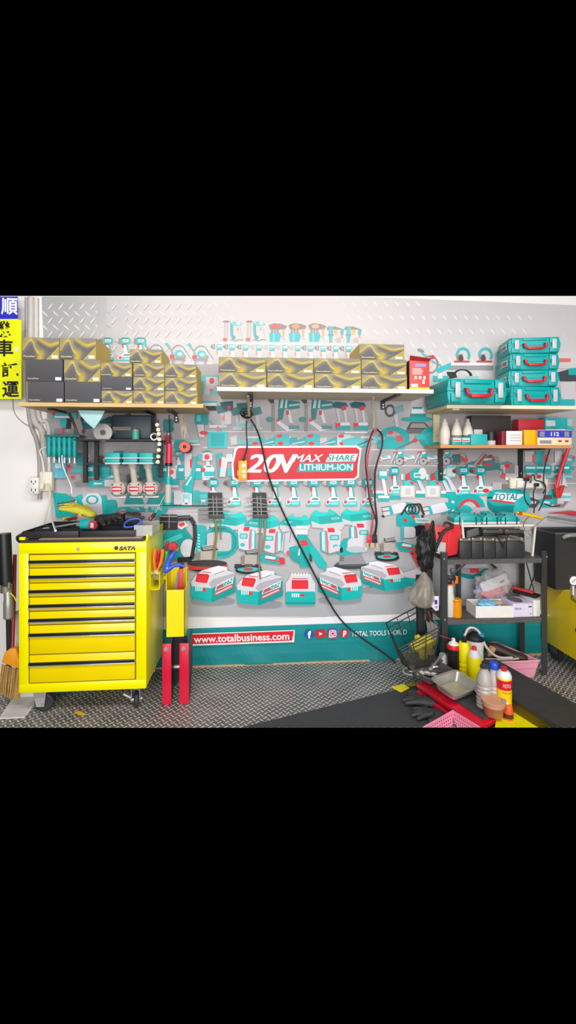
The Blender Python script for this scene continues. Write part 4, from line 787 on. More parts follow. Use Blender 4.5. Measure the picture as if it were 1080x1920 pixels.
for g, yf, dep, z0, items in stacks:
    z = z0 + .0008
    for (dk, x0, y0, x1, y1, lab) in items: z = place_box(dk, x0, y0, x1, y1, yf + (0 if dk else .002), dep, lab, z, g)
# red carton at the end of the middle shelf
xa, _ = XZ(768, 727, 2.64); xb, _ = XZ(805, 727, 2.64); zt = XZ(768, 674, 2.64)[1] - .004; z0 = Cz + .001
t = thing('red_carton', 'red carton with white lettering at the right end of the middle shelf', 'box', ((xa + xb) / 2, 2.64, z0), rz=-.04)
b = B(); wd = xb - xa; hh = zt - z0
b.bb((-wd / 2, 0, .014), (wd / 2, .2, hh), .002); b.out('carton', mat('e2473f', .45), t)
b = B(); b.bb((-wd / 2, -.0003, 0), (wd / 2, .2, .0135)); b.out('yellow_base', mat('f2d33c', .45), t)
b = B(); b.prism([(-wd / 2, 0, hh), (wd / 2, 0, hh - .004), (wd / 2, -.03, hh + .004), (-wd / 2 - .008, -.035, hh + .02)], (0, 0, .002)); b.out('lid_flap', mat('c23a38', .5), t)
b = B(); b.bb((-wd * .22, -.0008, hh * .78), (wd * .32, 0, hh * .88)); b.out('violet_title_bar', mat('9a8fd0', .5), t)
b = B()
for i in range(5): b.bb((-wd * .36, -.0008, hh * (.70 - i * .045)), (wd * (.1 + .05 * (i % 3)), 0, hh * (.72 - i * .045)))
for i in range(3): b.bb((-wd * .25 + i * wd * .22, -.0008, hh * .36), (-wd * .13 + i * wd * .22, 0, hh * .46))
b.bb((wd * .14, -.0008, hh * .2), (wd * .26, 0, hh * .34)); b.bb((-wd * .42, -.0008, hh * .09), (-wd * .08, 0, hh * .2)); b.out('white_print', mat('f4dcd4', .5), t)
b = B(); b.prism([(-wd / 2 - .002, 0, .002), (-wd / 2 - .002, .2, .002), (-wd / 2 - .002, .2, hh), (-wd / 2 - .002, 0, hh)], (.0015, 0, 0)); b.out('black_side', BLACK, t)

# ---------------------------------------------------------------- teal tool cases
def make_case():
    t = thing('tool_case', '', 'case'); w, d, h = .5, .36, 1.0      # unit height, scaled per copy
    b = B(); c = .12
    out = [(-.5, 0), (-.5 + .0, 0), (.5, 0), (.5, .9), (.42, 1), (-.42, 1), (-.5, .9)]
    def half(z0, z1, ins0, ins1):
        o0 = [(-.5 + ins0, ins0 * 0 + .02 * (ins0 > 0)), (.5 - ins0, .02 * (ins0 > 0)), (.5 - ins0, 1 - ins0), (-.5 + ins0, 1 - ins0)]
        o1 = [(-.5 + ins1, .02 * (ins1 > 0)), (.5 - ins1, .02 * (ins1 > 0)), (.5 - ins1, 1 - ins1), (-.5 + ins1, 1 - ins1)]
        bm = bmesh.new(); a = [bm.verts.new((x, y, z0)) for x, y in o0]; e = [bm.verts.new((x, y, z1)) for x, y in o1]
        bm.faces.new(a); bm.faces.new(e)
        for i in range(4): bm.faces.new((a[i], a[(i + 1) % 4], e[(i + 1) % 4], e[i]))
        bmesh.ops.recalc_face_normals(bm, faces=bm.faces[:])
        bmesh.ops.bevel(bm, geom=[q for q in bm.edges], offset=.03, segments=2, profile=.6, affect='EDGES'); b.addbm(bm)
    half(0, .47, .035, 0); half(.50, 1.0, 0, .035); b.box((0, .5, .485), (.97, .96, .06))
    b.out('shell', TEAL, t)
    b = B()
    for x in (-.36, .36):
        b.box((x, -.012, .78), (.16, .03, .36), bev=.01); b.box((x, -.012, .22), (.16, .03, .36), bev=.01)
    b.box((0, -.008, .88), (.44, .02, .16), bev=.008)
    b.out('rib', TEAL, t)
    for x in (-.34, .36):
        b = B(); b.box((x, -.04, .53), (.085, .035, .62), bev=.012); o = b.out('latch', mat('c9c6c8', .4), t)
    b = B(); b.tube([(-.2, -.01, .6), (-.2, -.075, .58), (-.19, -.085, .34), (-.16, -.085, .28), (.16, -.085, .28), (.19, -.085, .34), (.2, -.075, .58), (.2, -.01, .6)], [.028] * 8, 10, 0)
    b.box((0, -.085, .28), (.3, .07, .15), bev=.02); b.out('handle', mat('dc2038', .35), t)
    return t
CASE = make_case()
def side_label(t):
    b = B(); b.prism([(-.5005, .12, .3), (-.5005, .62, .3), (-.5005, .62, .68), (-.5005, .12, .68)], (-.003, 0, 0)); lab = b.out('side_label', mat('e6e4e2', .5), t)
    b = B(); b.prism([(-.504, .5, .34), (-.504, .6, .34), (-.504, .6, .64), (-.504, .5, .64)], (-.002, 0, 0)); b.out('red_patch', mat('d2545a', .5), lab)
    b = B()
    for i in range(3): b.prism([(-.504, .18 + i * .1, .36), (-.504, .24 + i * .1, .36), (-.504, .24 + i * .1, .6), (-.504, .18 + i * .1, .6)], (-.002, 0, 0))
    b.out('black_print', BLACK, lab)
gcase = 'teal plastic tool cases on the right shelf'
zc = Rz + .001
cases = [(957, 1053, 721, 758, 2.69, 'bottom teal tool case of the stack, with latches wider apart', .30), (956, 1045, 689, 720, 2.7, 'second teal tool case from the bottom of the stack', .34), (958, 1047, 657, 688, 2.7, 'second teal tool case from the top of the stack', .36), (957, 1047, 626, 656, 2.7, 'topmost teal tool case of the stack', .38)]
for i, (x0, x1, y0, y1, yf, lab, dep) in enumerate(cases):
    xa, xb = XZ(x0, y1, yf)[0], XZ(x1, y1, yf)[0]; h = XZ(x0, y0, yf)[1] - XZ(x0, y1, yf)[1]
    o = CASE if i == 0 else dup(CASE)
    o.location = ((xa + xb) / 2, yf, zc); o.scale = (xb - xa, .215, h * .99); o.rotation_euler = (0, 0, (0, -.16, -.12, -.2)[i]); o['label'] = lab; o['group'] = gcase; zc += h + .0015
    if i > 0: side_label(o)
xa, xb = XZ(838, 758, 2.6)[0], XZ(952, 758, 2.6)[0]; h = XZ(808, 712, 2.6)[1] - XZ(808, 759, 2.6)[1]
o = dup(CASE, 'large teal tool case lying left of the stack, end overhanging the shelf', ((xa + xb) / 2, 2.6, Rz + .001), (0, 0, 0), (xb - xa, .34, h)); o['group'] = gcase

# ---------------------------------------------------------------- things on the orange brown shelf
bot = [(.0, 0), (.031, 0), (.034, .006), (.034, .06), (.033, .085), (.028, .11), (.019, .135), (.018, .15), (.0, .15)]
y = 2.82
for i, (px, lab) in enumerate(((834, 'leftmost of three cream bottles on the orange brown shelf'), (856, 'middle cream bottle of three, behind the teal packets'), (877, 'rightmost cream bottle of three, with dark print'))):
    p = Wp(px, 800, y); t = thing('cream_bottle', lab, 'bottle', (p.x, y, Oz + .001), group='cream bottles on the orange brown shelf')
    b = B(); b.lathe(bot, seg=20); b.out('bottle_body', mat('ddd3c6', .5), t)
    b = B(); b.lathe([(.0, .15), (.012, .15), (.012, .165), (.006, .175), (0, .175)], seg=12); b.out('nozzle_cap', mat('d3c9ba', .5), t)
    if i: b = B(); b.lathe([(.0342, .04), (.0345, .04), (.0345, .065), (.0342, .065)], seg=20); b.out('printed_band', mat('a86a60' if i == 1 else '66685c', .5), t)
for i, (x0, x1, lab) in enumerate(((848, 866, 'small teal and white packet in front of the cream bottles'), (866, 882, 'teal and white packet right of a similar one'))):
    (xa, za), (xb, _) = XZ(x0, 0, 2.745), XZ(x1, 0, 2.745); t = thing('small_packet', lab, 'packet', ((xa + xb) / 2, 2.745, Oz + .001))
    b = B(); b.bb(((xa - xb) / 2 + .001, 0, 0), ((xb - xa) / 2 - .001, .03, .05), .002); b.out('carton', TEAL, t)
    b = B(); b.bb(((xa - xb) / 2 + .004, -.001, .02), ((xb - xa) / 2 - .004, .001, .044)); b.out('label', mat('c9d8d4', .5), t)
    b = B(); b.bb(((xa - xb) / 2 + .006, -.0016, .024), ((xb - xa) / 2 - .006, -.0008, .032)); b.out('red_print', mat('cf5a5c', .5), t)
def carton(name, x0, x1, y0, yf, dep, m, lab, z=None, cat='box', rz=0):
    xa, xb = XZ(x0, 0, yf)[0], XZ(x1, 0, yf)[0]; z = Oz + .001 if z is None else z; h = XZ(x0, y0, yf)[1] - z
    t = thing(name, lab, cat, ((xa + xb) / 2, yf, z), rz)
    b = B(); b.bb(((xa - xb) / 2, 0, 0), ((xb - xa) / 2, dep, h), .0015); b.out('carton', m, t); return t, xb - xa, h
carton('teal_carton', 883, 914, 814, 2.75, .1, mat('29b0ae', .45), 'low teal carton beside the packets on the orange brown shelf')
t, ww, hh = carton('white_carton', 889, 905, 805, 2.86, .06, WHITE, 'white carton behind the low teal carton')
p = Wp(923, 0, 2.77); t = thing('tape_roll', 'black and white tape rolls stacked on the orange brown shelf', 'roll', (p.x, 2.79, Oz + .001))
b = B(); b.lathe([(.02, 0), (.03, 0), (.03, .03), (.02, .03), (.02, 0)], seg=20); b.out('white_roll', LGREY, t); b = B(); b.lathe([(.02, .031), (.032, .031), (.032, .085), (.02, .085), (.02, .031)], seg=20); b.out('black_roll', BLACK, t)
carton('burgundy_carton', 941, 949, 808, 2.75, .09, mat('84243a', .45), 'narrow burgundy carton beside the white one on the orange brown shelf')
t, ww, hh = carton('white_carton', 949.5, 979, 808, 2.75, .09, WHITE, 'white carton between burgundy carton and yellow carton')
b = B()
for i in range(3): b.bb((-ww * .3, -.001, hh * (.3 + .2 * i)), (ww * .4, .0005, hh * (.33 + .2 * i)))
b.out('printed_lines', GREY, t)
t, ww, hh = carton('bulb_carton', 1008, 1072, 806, 2.75, .13, mat('f1e3bb', .45), 'blue, cream and yellow carton at the right end of the orange brown shelf', rz=.0)
b = B(); b.bb((-ww / 2, -.0012, hh * .5), (ww / 2, .0005, hh * .97)); b.out('blue_panel', mat('3a3fc0', .45), t)
b = B(); b.bb((-ww * .44, -.002, hh * .56), (-ww * .3, -.001, hh * .9)); b.bb((ww * .28, -.002, hh * .56), (ww * .42, -.001, hh * .9)); b.bb((-ww * .44, -.002, hh * .1), (-ww * .1, -.0005, hh * .32)); b.out('grey_picture', mat('8f8e98', .5), t)
b = B(); b.text('112', (-ww * .12, -.002, hh * .6), ww * .24, hh * .26, bold=.03); b.out('lettering', WHITE, t, smooth=0)
b = B(); b.bb((ww * .1, -.002, hh * .2), (ww * .2, -.0005, hh * .34)); b.bb((ww * .3, -.002, hh * .2), (ww * .4, -.0005, hh * .34)); b.out('red_print', mat('c8433f', .5), t)
b = B(); b.prism([(-ww / 2 - .001, 0, 0), (-ww / 2 - .001, .13, 0), (-ww / 2 - .001, .13, hh), (-ww / 2 - .001, 0, hh)], (-.0012, 0, 0)); b.out('yellow_side', mat('f4b916', .45), t)
carton('yellow_carton', 983, 1004, 806, 2.77, .1, mat('f3b414', .45), 'plain yellow carton left of the blue and cream carton')
zr = Oz + .002 + (XZ(1008, 806, 2.75)[1] - Oz)
t, ww, hh = carton('red_carton', 972, 1020, 786, 2.89, .07, mat('d23644', .45), 'red carton standing behind the yellow carton under the right shelf')
t, ww, hh = carton('teal_carton', 1022, 1064, 783, 2.89, .07, mat('2fb3b4', .45), 'teal and white carton at the far right under the right shelf')
b = B(); b.bb((-ww * .46, -.001, hh * .7), (-ww * .05, .0005, hh * .9)); b.bb((-ww * .46, -.001, hh * .4), (ww * .4, .0005, hh * .6)); b.out('white_print', mat('d9dfe2', .5), t)

carton('dark_item', 884, 958, 779, 2.90, .06, mat('3f3836', .6, var=.3), 'dark grey brown block for a shaded jumble at the back of the orange brown shelf')  # block added for unclear dark things and shadow behind the cartons
# ---------------------------------------------------------------- yellow tool cart
Yb = mat('fff000', .28, var=.03, scale=6, coat=.2); Yd = mat('fbdc00', .3, var=.05, scale=8, coat=.2)
cx0, cx1, cy0, cy1, cz0, cz1 = -1.2527, -.5817, 2.48, 2.93, .130, .951
cxm = (cx0 + cx1) / 2
cart = thing('tool_cart', 'yellow rolling tool cart with seven drawers', 'tool cart', (cxm, 2.7, 0))
b = B(cart.location); b.box((cxm, (cy0 + .004 + cy1) / 2, (cz0 + cz1 - .012) / 2), (cx1 - cx0, cy1 - cy0 - .004, cz1 - cz0 - .012), bev=.012)
for p in ((cx0, cx0 + .052), (cx1 - .058, cx1)): b.bb((p[0], cy0 - .004, cz0 + .002), (p[1], cy0 + .01, cz1 - .014), .006)
zt = lambda py: CAM_H - (py - 860) * 2.4 / 830
b.bb((cx0 + .002, cy0 - .005, zt(1037)), (cx1 - .002, cy0 + .009, cz1 - .013), .005); b.bb((cx0 + .002, cy0 - .005, cz0 + .001), (cx1 - .002, cy0 + .009, zt(1278)), .006)
b.out('cabinet', Yb, cart)
b = B(cart.location)                               # raised rim at the sides and back
b.bb((cx1 - .012, cy0 + .03, cz1 - .02), (cx1, cy1, cz1 + .02), .004); b.bb((cx0, cy0 + .1, cz1 - .02), (cx0 + .012, cy1, cz1 + .012), .004); b.bb((cx0, cy1 - .012, cz1 - .02), (cx1, cy1, cz1 + .012), .004)
b.out('rim', Yb, cart)
b = B(cart.location); b.bb((cx0 + .01, cy0 - .006, cz1 - .012), (cx1 - .014, cy1 - .014, cz1 + .001), .004); b.out('top_mat', mat('3a3838', .6), cart)
b = B(cart.location); b.bb((cx0 + .1, cy0 + .004, cz1 + .001), (cx1 - .03, cy1 - .016, cz1 + .006), .002); b.out('tan_liner', mat('b48d72', .6), cart)
edges = [(1039, 1063, 1052), (1064, 1091, 1080), (1092, 1117, 1107), (1118, 1143.5, 1134), (1144.5, 1169, 1160.5), (1170, 1224, 1187.5), (1225, 1277, 1241.5)]
dx0, dx1 = cx0 + .057, cx1 - .063
b = B(cart.location); b.bb((cx0 + .05, cy0 + .0005, zt(1278)), (cx1 - .056, cy0 + .006, zt(1037))); b.out('drawer_gap_shade', mat('6b5a06', .6), cart)  # added dark plate, its colour gives the drawer gaps their shade
for i, (ya, yb, yh) in enumerate(edges):
    za, zb_, zh = zt(ya) - .0008, zt(yb) + .0022, zt(yh)
    b = B(cart.location); b.bb((dx0, cy0 - .0035, zb_), (dx1, cy0 + .02, za), .0012); d = b.out('drawer', Yd, cart)
    b = B(cart.location); b.bb((dx0 - .004, cy0 - .012, zh - .007), (dx1 + .002, cy0 - .003, zh + .009), .002); b.m = 1; b.bb((dx0 - .004, cy0 - .016, zh - .0105), (dx1 + .002, cy0 - .002, zh - .006), .001); b.bb((dx1 + .0015, cy0 - .014, zh - .009), (dx1 + .0035, cy0 - .002, zh + .009)); b.out('handle', [mat('2b2c2e', .25, .3), CHROME], d)
x, z = XZ(147, 1029, cy0 - .004); b = B(cart.location); b.cyl((x, cy0, z), (x, cy0 - .012, z), .009, .008, 20); b.out('lock', STEEL, cart)
x, z = XZ(223, 1032, cy0 - .0065); b = B(cart.location); b.text('SATA', (x, cy0 - .0045, z), .088, .022, bold=.06, shear=.25, th=.0025); b.out('badge_lettering', mat('3a2420', .35), cart, smooth=0)
b = B(cart.location); b.text('SATA', (x + .003, cy0 - .0046, z + .004), .082, .013, bold=.0, shear=.25, th=.0035); b.out('badge_highlight', mat('8a6a5c', .35), cart, smooth=0)
x, z = XZ(218, 1027.5, cy0 - .0065); b = B(cart.location); b.cyl((x, cy0 - .004, z), (x, cy0 - .007, z), .011, seg=16); b.out('badge_disc', mat('3a2420', .35), cart)
def castor(x, y, swivel, big):
    r = .052 if big else .042
    b = B(cart.location); b.bb((x - .05, y - .03, cz0 - .008), (x + .05, y + .06, cz0 - .0005), .002)
    if big:
        b.prism([(x - .036, y - .028, cz0 - .008), (x + .034, y - .028, cz0 - .008), (x + .022, y - .03, .04), (x - .018, y - .03, .04)], (0, .006, 0)); b.prism([(x - .036, y + .022, cz0 - .008), (x + .034, y + .022, cz0 - .008), (x + .022, y + .024, .04), (x - .018, y + .024, .04)], (0, .006, 0))
    else:
        for s in (-.024, .02): b.prism([(x + s, y - .03, cz0 - .008), (x + s, y + .03, cz0 - .008), (x + s, y + .012, .035), (x + s, y - .012, .035)], (.004, 0, 0))
        b.cyl((x, y, cz0 - .01), (x, y, cz0 - .022), .024)
        b.box((x - .045, y - .015, .075), (.05, .03, .012), (0, .5, 0), .004)
    f = b.out('castor_fork', STEEL if not big else mat('bdbab6', .4, .4), cart)
    b = B(cart.location); ax = Vector((0, 1, 0)) if big else Vector((1, .25, 0)).normalized()
    c = Vector((x + (.012 if big else 0), y, r + .002)); b.tube([c + (ax.orthogonal().normalized() * math.cos(a) + ax.cross(ax.orthogonal().normalized()) * math.sin(a)) * (r - .013) for a in [2 * PI * k / 28 for k in range(28)]], .0135, 10, closed=True); b.cyl(c - ax * .012, c + ax * .012, r - .012, seg=24); b.out('wheel', mat('2f2e30', .6), f)
    b = B(cart.location); b.cyl(c - ax * .03, c + ax * .03, .009, seg=10); b.out('axle', STEEL, f)
castor(cx0 + .095, cy0 + .055, 0, True); castor(cx1 - .07, cy0 + .06, 1, False); castor(cx0 + .095, cy1 - .07, 0, True); castor(cx1 - .07, cy1 - .07, 1, False)
b = B(cart.location)
hx0 = cx0 - .03
b.tube([(cx0 + .0, cy0 + .06, cz1 - .02), (hx0 - .0, cy0 + .06, cz1 - .01), (hx0 - .02, cy0 + .09, cz1 + .01), (hx0 - .02, cy1 - .06, cz1 + .01), (hx0, cy1 - .03, cz1 - .01), (cx0, cy1 - .03, cz1 - .02)], .013, 10, 2); b.out('push_handle', BLACK, cart)
for yy in (cy0 + .05, cy0 + .015):
    b = B(cart.location); b.box((cx0 + .012, yy, cz1 + .008), (.03, .018, .016), bev=.003); b.out('corner_clip', Yb, cart)
# trays standing on the cart top
def tray(x0p, x1p, label, nx, ny):
    z0 = cz1 + .0065; y0, y1 = cy0 + .03, cy1 - .03; x0, x1 = XZ(x0p, 1005, y0)[0], XZ(x1p, 1005, y0)[0]; h = .036
    t = thing('organizer_tray', label, 'tray', ((x0 + x1) / 2, (y0 + y1) / 2, z0)); M = mat('232325', .5)
    b = B(t.location); b.bb((x0, y0, z0), (x1, y1, z0 + .004)); b.out('base', M, t)
    b = B(t.location); tw = .004
    b.bb((x0, y0, z0 + .004), (x1, y0 + tw, z0 + h), .0015); b.bb((x0, y1 - tw, z0 + .004), (x1, y1, z0 + h), .0015); b.bb((x0, y0 + tw, z0 + .004), (x0 + tw, y1 - tw, z0 + h)); b.bb((x1 - tw, y0 + tw, z0 + .004), (x1, y1 - tw, z0 + h)); b.out('wall_rim', M, t)
    for i in range(1, nx): b = B(t.location); xx = x0 + (x1 - x0) * i / nx; b.bb((xx - .002, y0 + tw, z0 + .004), (xx + .002, y1 - tw, z0 + h * .9)); b.out('divider', M, t)
    for i in range(1, ny): b = B(t.location); yy = y0 + (y1 - y0) * i / ny; b.bb((x0 + tw, yy - .002, z0 + .004), (x1 - tw, yy + .002, z0 + h * .85)); b.out('divider', M, t)
    return t, z0 + h
tray(41, 147, 'left black organizer tray on the yellow cart, with steel bar across', 2, 3)
_, TZ = tray(149, 253, 'right black organizer tray on the yellow cart, under the gloves', 1, 2)
# tools lying in the trays
def lay(px, py, z): return Gp(px, py, z)
z = TZ + .007
b = B(lay(125, 987, z)); p = [lay(104, 988, z), lay(153, 980, z + .006)]
b.tube(p, .005, 10); b.tube([lay(98, 978, z + .002), lay(104, 995, z)], .0058, 10); b.ball(p[1], .008); tag(b.out('breaker_bar', CHROME), 'chrome T handle bar lying across the left tray', 'wrench')
b = B(lay(85, 989, z)); zz = cz1 + .022
b.tube([lay(72, 992, zz), lay(92, 990, zz)], .006, 10); b.tube([lay(72, 992, zz), lay(68, 991, zz)], .01, 10); tag(b.out('socket_bit', STEEL), 'small steel socket bit in the left tray below the steel bar', 'bit')
def pliers(p, d, up, col, label, L=.17, open_=.16, head=STEEL, side=None):
    p, d, up = Vector(p), Vector(d).normalized(), Vector(up).normalized(); s = (side or d.cross(up)).normalized()
    t = thing('pliers', label, 'pliers', p)
    b = B(p)
    for q in (1, -1): b.tube([p + s * q * .006, p + d * .02 + s * q * .009, p + d * .045 + s * q * .003], [.007, .007, .0035], 8)
    b.cyl(p - up * .007, p + up * .007, .011, seg=14); b.out('jaws', head, t)
    for q in (1, -1):
        b = B(p); b.tube([p - d * .008 + s * q * .006, p - d * L * .3 + s * q * (.012 + open_ * .06), p - d * L * .65 + s * q * (.014 + open_ * .12), p - d * L + s * q * (.010 + open_ * .14)], [.0065, .009, .010, .008], 10, 2); b.out('handle', col if not isinstance(col, tuple) else col[0 if q > 0 else 1], t)
    return t
pz = TZ + .012
pliers(lay(150, 968, pz), lay(158, 966, pz) - lay(110, 976, pz), (0, 0, 1), (RED, YEL), 'pliers with one red and one yellow grip lying on the left tray', .15, .05)
# gloves, built as one skin of palm and five fingers
def glove(name, label, m, p, fwd, sideways, s=1.0, curl=.3, seed=1, thumb=1, flat=.55):
    r = random.Random(seed); p, f, a = Vector(p), Vector(fwd).normalized(), Vector(sideways); a = (a - f * a.dot(f)).normalized(); n = a.cross(f)
    if n.z < 0: n = -n
    vs, es, rad = [], [], []
    def V(q, rr): vs.append(q); rad.append(rr); return len(vs) - 1
    def W(u, v, w_): return p + (f * u + a * v + n * w_) * s
    c0 = V(W(-.07, 0, .018), .036); c1 = V(W(-.02, 0, .02), .036); c2 = V(W(.03, 0, .022), .038); es += [(c0, c1), (c1, c2)]
    for i, (v, L) in enumerate(((-.033, .062), (-.011, .078), (.012, .074), (.034, .055))):
        k = V(W(.058, v * .9, .022), .015); es.append((c2, k)); bend = curl * (.6 + .8 * r.random()); u = .058; ww = .022; ang = 0; prev = k
        for j in range(3):
            ang += bend * .8; u += L / 3 * math.cos(ang); ww -= L / 3 * math.sin(ang) * .4
            q = V(W(u, v * (1 + .14 * (j + 1)) + (r.random() - .5) * .006, max(.008, ww)), .0118 - .001 * j); es.append((prev, q)); prev = q
    k = V(W(-.005, thumb * .036, .018), .016); es.append((c1, k)); k2 = V(W(.02, thumb * .062, .016), .013); es.append((k, k2)); k3 = V(W(.048, thumb * .074, .012), .011); es.append((k2, k3))
    me = bpy.data.meshes.new(name); me.from_pydata([q - p for q in vs], es, []); o = bpy.data.objects.new(name, me); COL.objects.link(o); o.location = p
    sk = o.modifiers.new('skin', 'SKIN'); sk.use_smooth_shade = True; lay_ = me.skin_vertices[0].data
    for i, q in enumerate(rad): lay_[i].radius = (q * s, q * s * flat if i < 3 else q * s)
    lay_[0].use_root = True
    o.modifiers.new('smooth', 'SUBSURF').levels = 1; o.modifiers['smooth'].render_levels = 2; me.materials.append(m)
    return tag(o, label, 'glove')
gm = mat('2b2a2c', .42, var=.3, scale=60, bump=.5)
p = lay(156, 967, TZ + .02); glove('work_glove', 'yellow knit work glove lying on the cart behind the pliers', mat('cfc436', .8, var=.2, scale=120, bump=.6), Wp(157, 966, 2.8), (-1, .15, .32), (0, 1, .3), 1.15, .25, 3)
glove('work_glove', 'black leather glove lying beside the small teal ratchet', gm, Wp(196, 980, 2.62), (.5, -.55, .02), (1, .3, .3), 1.15, .5, 5)
glove('work_glove', 'black glove with grey palm crumpled next to the clear box', mat('3a3638', .5, var=.3, scale=50, bump=.5), Wp(232, 977, 2.66), (.95, .25, .1), (0, 1, .3), 1.0, .6, 8)
# small teal cordless ratchet
p = Wp(173, 983, 2.6); t = thing('cordless_ratchet', 'small teal and red cordless tool lying on the right tray', 'power tool', p)
b = B(p); b.cyl(p + Vector((-.06, .0, .0)), p + Vector((.0, 0, 0)), .028, .032, 20); b.ball(p + Vector((.0, 0, 0)), .033, (.5, 1, 1)); b.out('motor_housing', TEAL, t)
b = B(p); b.cyl(p + Vector((.004, -.02, .0)), p + Vector((.022, -.03, 0)), .026, .024, 20); b.out('red_cap', mat('c7464a', .4), t)
b = B(p); b.cyl(p + Vector((-.06, 0, 0)), p + Vector((-.085, 0, 0)), .016, .01, 14); b.out('nose', STEEL, t)
b = B(p); b.bb(p + Vector((.006, -.044, -.014)), p + Vector((.024, -.05, .014)), .003); b.out('label_plate', LGREY, t)
# clear box with blue clip and hardware
x0, x1 = XZ(253, 1000, 2.55)[0], XZ(287, 1000, 2.55)[0]; z0 = cz1 + .0068; pc = ((x0 + x1) / 2, 2.6, z0)
t = thing('clear_box', 'clear plastic parts box at the right corner of the cart top', 'box', pc); CL = mat('dcdad6', .25, alpha=.38)
b = B(pc); b.bb((x0, 2.53, z0), (x1, 2.72, z0 + .003)); b.bb((x0, 2.53, z0), (x1, 2.533, z0 + .06)); b.bb((x0, 2.717, z0), (x1, 2.72, z0 + .06)); b.bb((x0, 2.53, z0), (x0 + .003, 2.72, z0 + .06)); b.bb((x1 - .003, 2.53, z0), (x1, 2.72, z0 + .06)); b.out('shell', CL, t)
b = B(pc); r = random.Random(4)
for i in range(14):
    q = Vector((x0 + .01 + r.random() * (x1 - x0 - .02), 2.55 + r.random() * .15, z0 + .012 + r.random() * .025)); e = Vector((r.random() - .5, r.random() - .5, .2)).normalized() * .02; b.tube([q - e, q + e], .004, 6)
tag(b.out('metal_bits', STEEL), 'loose steel bits heaped inside the clear parts box', 'hardware', kind='stuff')
pc = Wp(249, 982, 2.56); b = B(pc); b.tube([pc + Vector((-.05, 0, -.012)), pc + Vector((-.035, .0, .018)), pc + Vector((.03, .01, .03)), pc + Vector((.045, .01, .01)), pc + Vector((.02, 0, -.014)), pc + Vector((-.04, 0, -.022))], .0055, 8, 2, closed=True); tag(b.out('blue_clip', mat('2e55c4', .4)), 'blue looped clip hanging on the clear parts box', 'clip')
p0 = Wp(291, 962, 2.7); p1 = Wp(308, 930, 2.76); d = (p1 - p0).normalized(); pb = Wp(281, 975, 2.68)
t = thing('screwdriver', 'red and black screwdriver standing tip up in the clear parts box', 'screwdriver', pb)
b = B(pb); b.tube([p0, p1], .0022, 8); b.out('blade', CHROME, t)
b = B(pb); b.tube([pb, pb.lerp(p0, .3), pb.lerp(p0, .7), p0], [.008, .011, .010, .007], 10); b.out('grip', mat('2b2022', .4), t)
b = B(pb); b.cyl(pb - d * .001, pb + d * .016, .0118, .0122, 12); b.out('red_end', mat('c22438', .35), t)
# tools and racks at the right side of the cart
sx = cx1
def sidebox(x0, x1, y0, y1, z0, z1, back, m, label, name):
    t = thing(name, label, 'holder', (x0, (y0 + y1) / 2, z0)); b = B(t.location)
    b.bb((x0, y0, z0), (x1, y1, z0 + .003)); b.bb((x0, y0, z0), (x1, y0 + .003, z1)); b.bb((x0, y1 - .003, z0), (x1, y1, back)); b.bb((x0, y0, z0), (x0 + .003, y1, back)); b.prism([(x1 - .003, y0, z0), (x1 - .003, y1, z0), (x1 - .003, y1, back), (x1 - .003, (y0 + y1) / 2, back), (x1 - .003, (y0 + y1) / 2, z1), (x1 - .003, y0, z1)], (.003, 0, 0)); b.out('sheet_body', m, t); return t
zr0, zr1 = XZ(300, 1105, 2.56)[1], XZ(300, 1075, 2.56)[1]
t = thing('plier_rack', 'yellow pliers rack fixed to the right side of the cart', 'holder', (sx, 2.64, zr0))
b = B(t.location); b.bb((sx + .001, 2.55, zr0), (sx + .055, 2.78, zr0 + .003)); b.bb((sx + .052, 2.55, zr0), (sx + .055, 2.78, zr1)); b.bb((sx + .001, 2.55, zr1), (sx + .02, 2.78, zr1 + .003)); b.bb((sx + .035, 2.55, zr1), (sx + .055, 2.78, zr1 + .003)); b.bb((sx + .001, 2.55, zr0), (sx + .004, 2.78, zr1 + .06)); b.out('bent_plate', Yb, t)
for (px, py, yy, ang, col, lab) in ((293, 1062, 2.58, -.12, (ORANGE, ORANGE), 'orange handled pliers nearest the cart in the yellow rack'), (301, 1065, 2.62, -.1, (mat('3dbb63', .4), RED), 'pliers with green and red grips in the yellow rack'), (307, 1066, 2.68, .04, (mat('7a4fc0', .4), mat('2fae52', .4)), 'pliers with purple and green grips in the yellow rack')):
    q = Wp(px, py + 10, yy); d = Vector((math.sin(ang), 0, -1)); pliers(q, d, (0, 1, 0), col, lab, .13, .08)
q = Wp(312, 1062, 2.74); pliers(q, Vector((-.22, 0, -1)), (0, 1, 0), (mat('d62f35', .35), mat('b92a32', .35)), 'large red gripped pliers at the back of the yellow rack', .15, .1)
q = Wp(325, 1024, 2.74); t = thing('red_cutter', 'red round tool head behind the pliers of the yellow rack', 'tool', q); b = B(q); b.cyl(q + Vector((0, .01, 0)), q + Vector((0, -.02, 0)), .026, .022, 20); b.out('round_head', RED, t); b = B(q); b.tube([q + Vector((0, .005, 0)), Vector((sx + .025, q.y, zr0 + .006))], .009, 8); b.out('shank', DGREY, t)
q = Wp(311, 1070, 2.57); bl = mat('3558cf', .35); t = thing('pipe_cutter', 'open blue shears hanging at the right side of the cart', 'shears', q)
b = B(q); b.tube([q, q + Vector((.015, 0, .05)), q + Vector((.035, 0, .09)), q + Vector((.06, 0, .115))], [.018, .016, .011, .008], 12, 2); b.out('upper_handle', bl, t)
b = B(q); b.tube([q + Vector((0, -.01, 0)), q + Vector((.045, -.01, .03)), q + Vector((.08, -.01, .035)), q + Vector((.11, -.01, .022))], [.014, .010, .008, .006], 12, 2); b.out('lower_handle', bl, t)
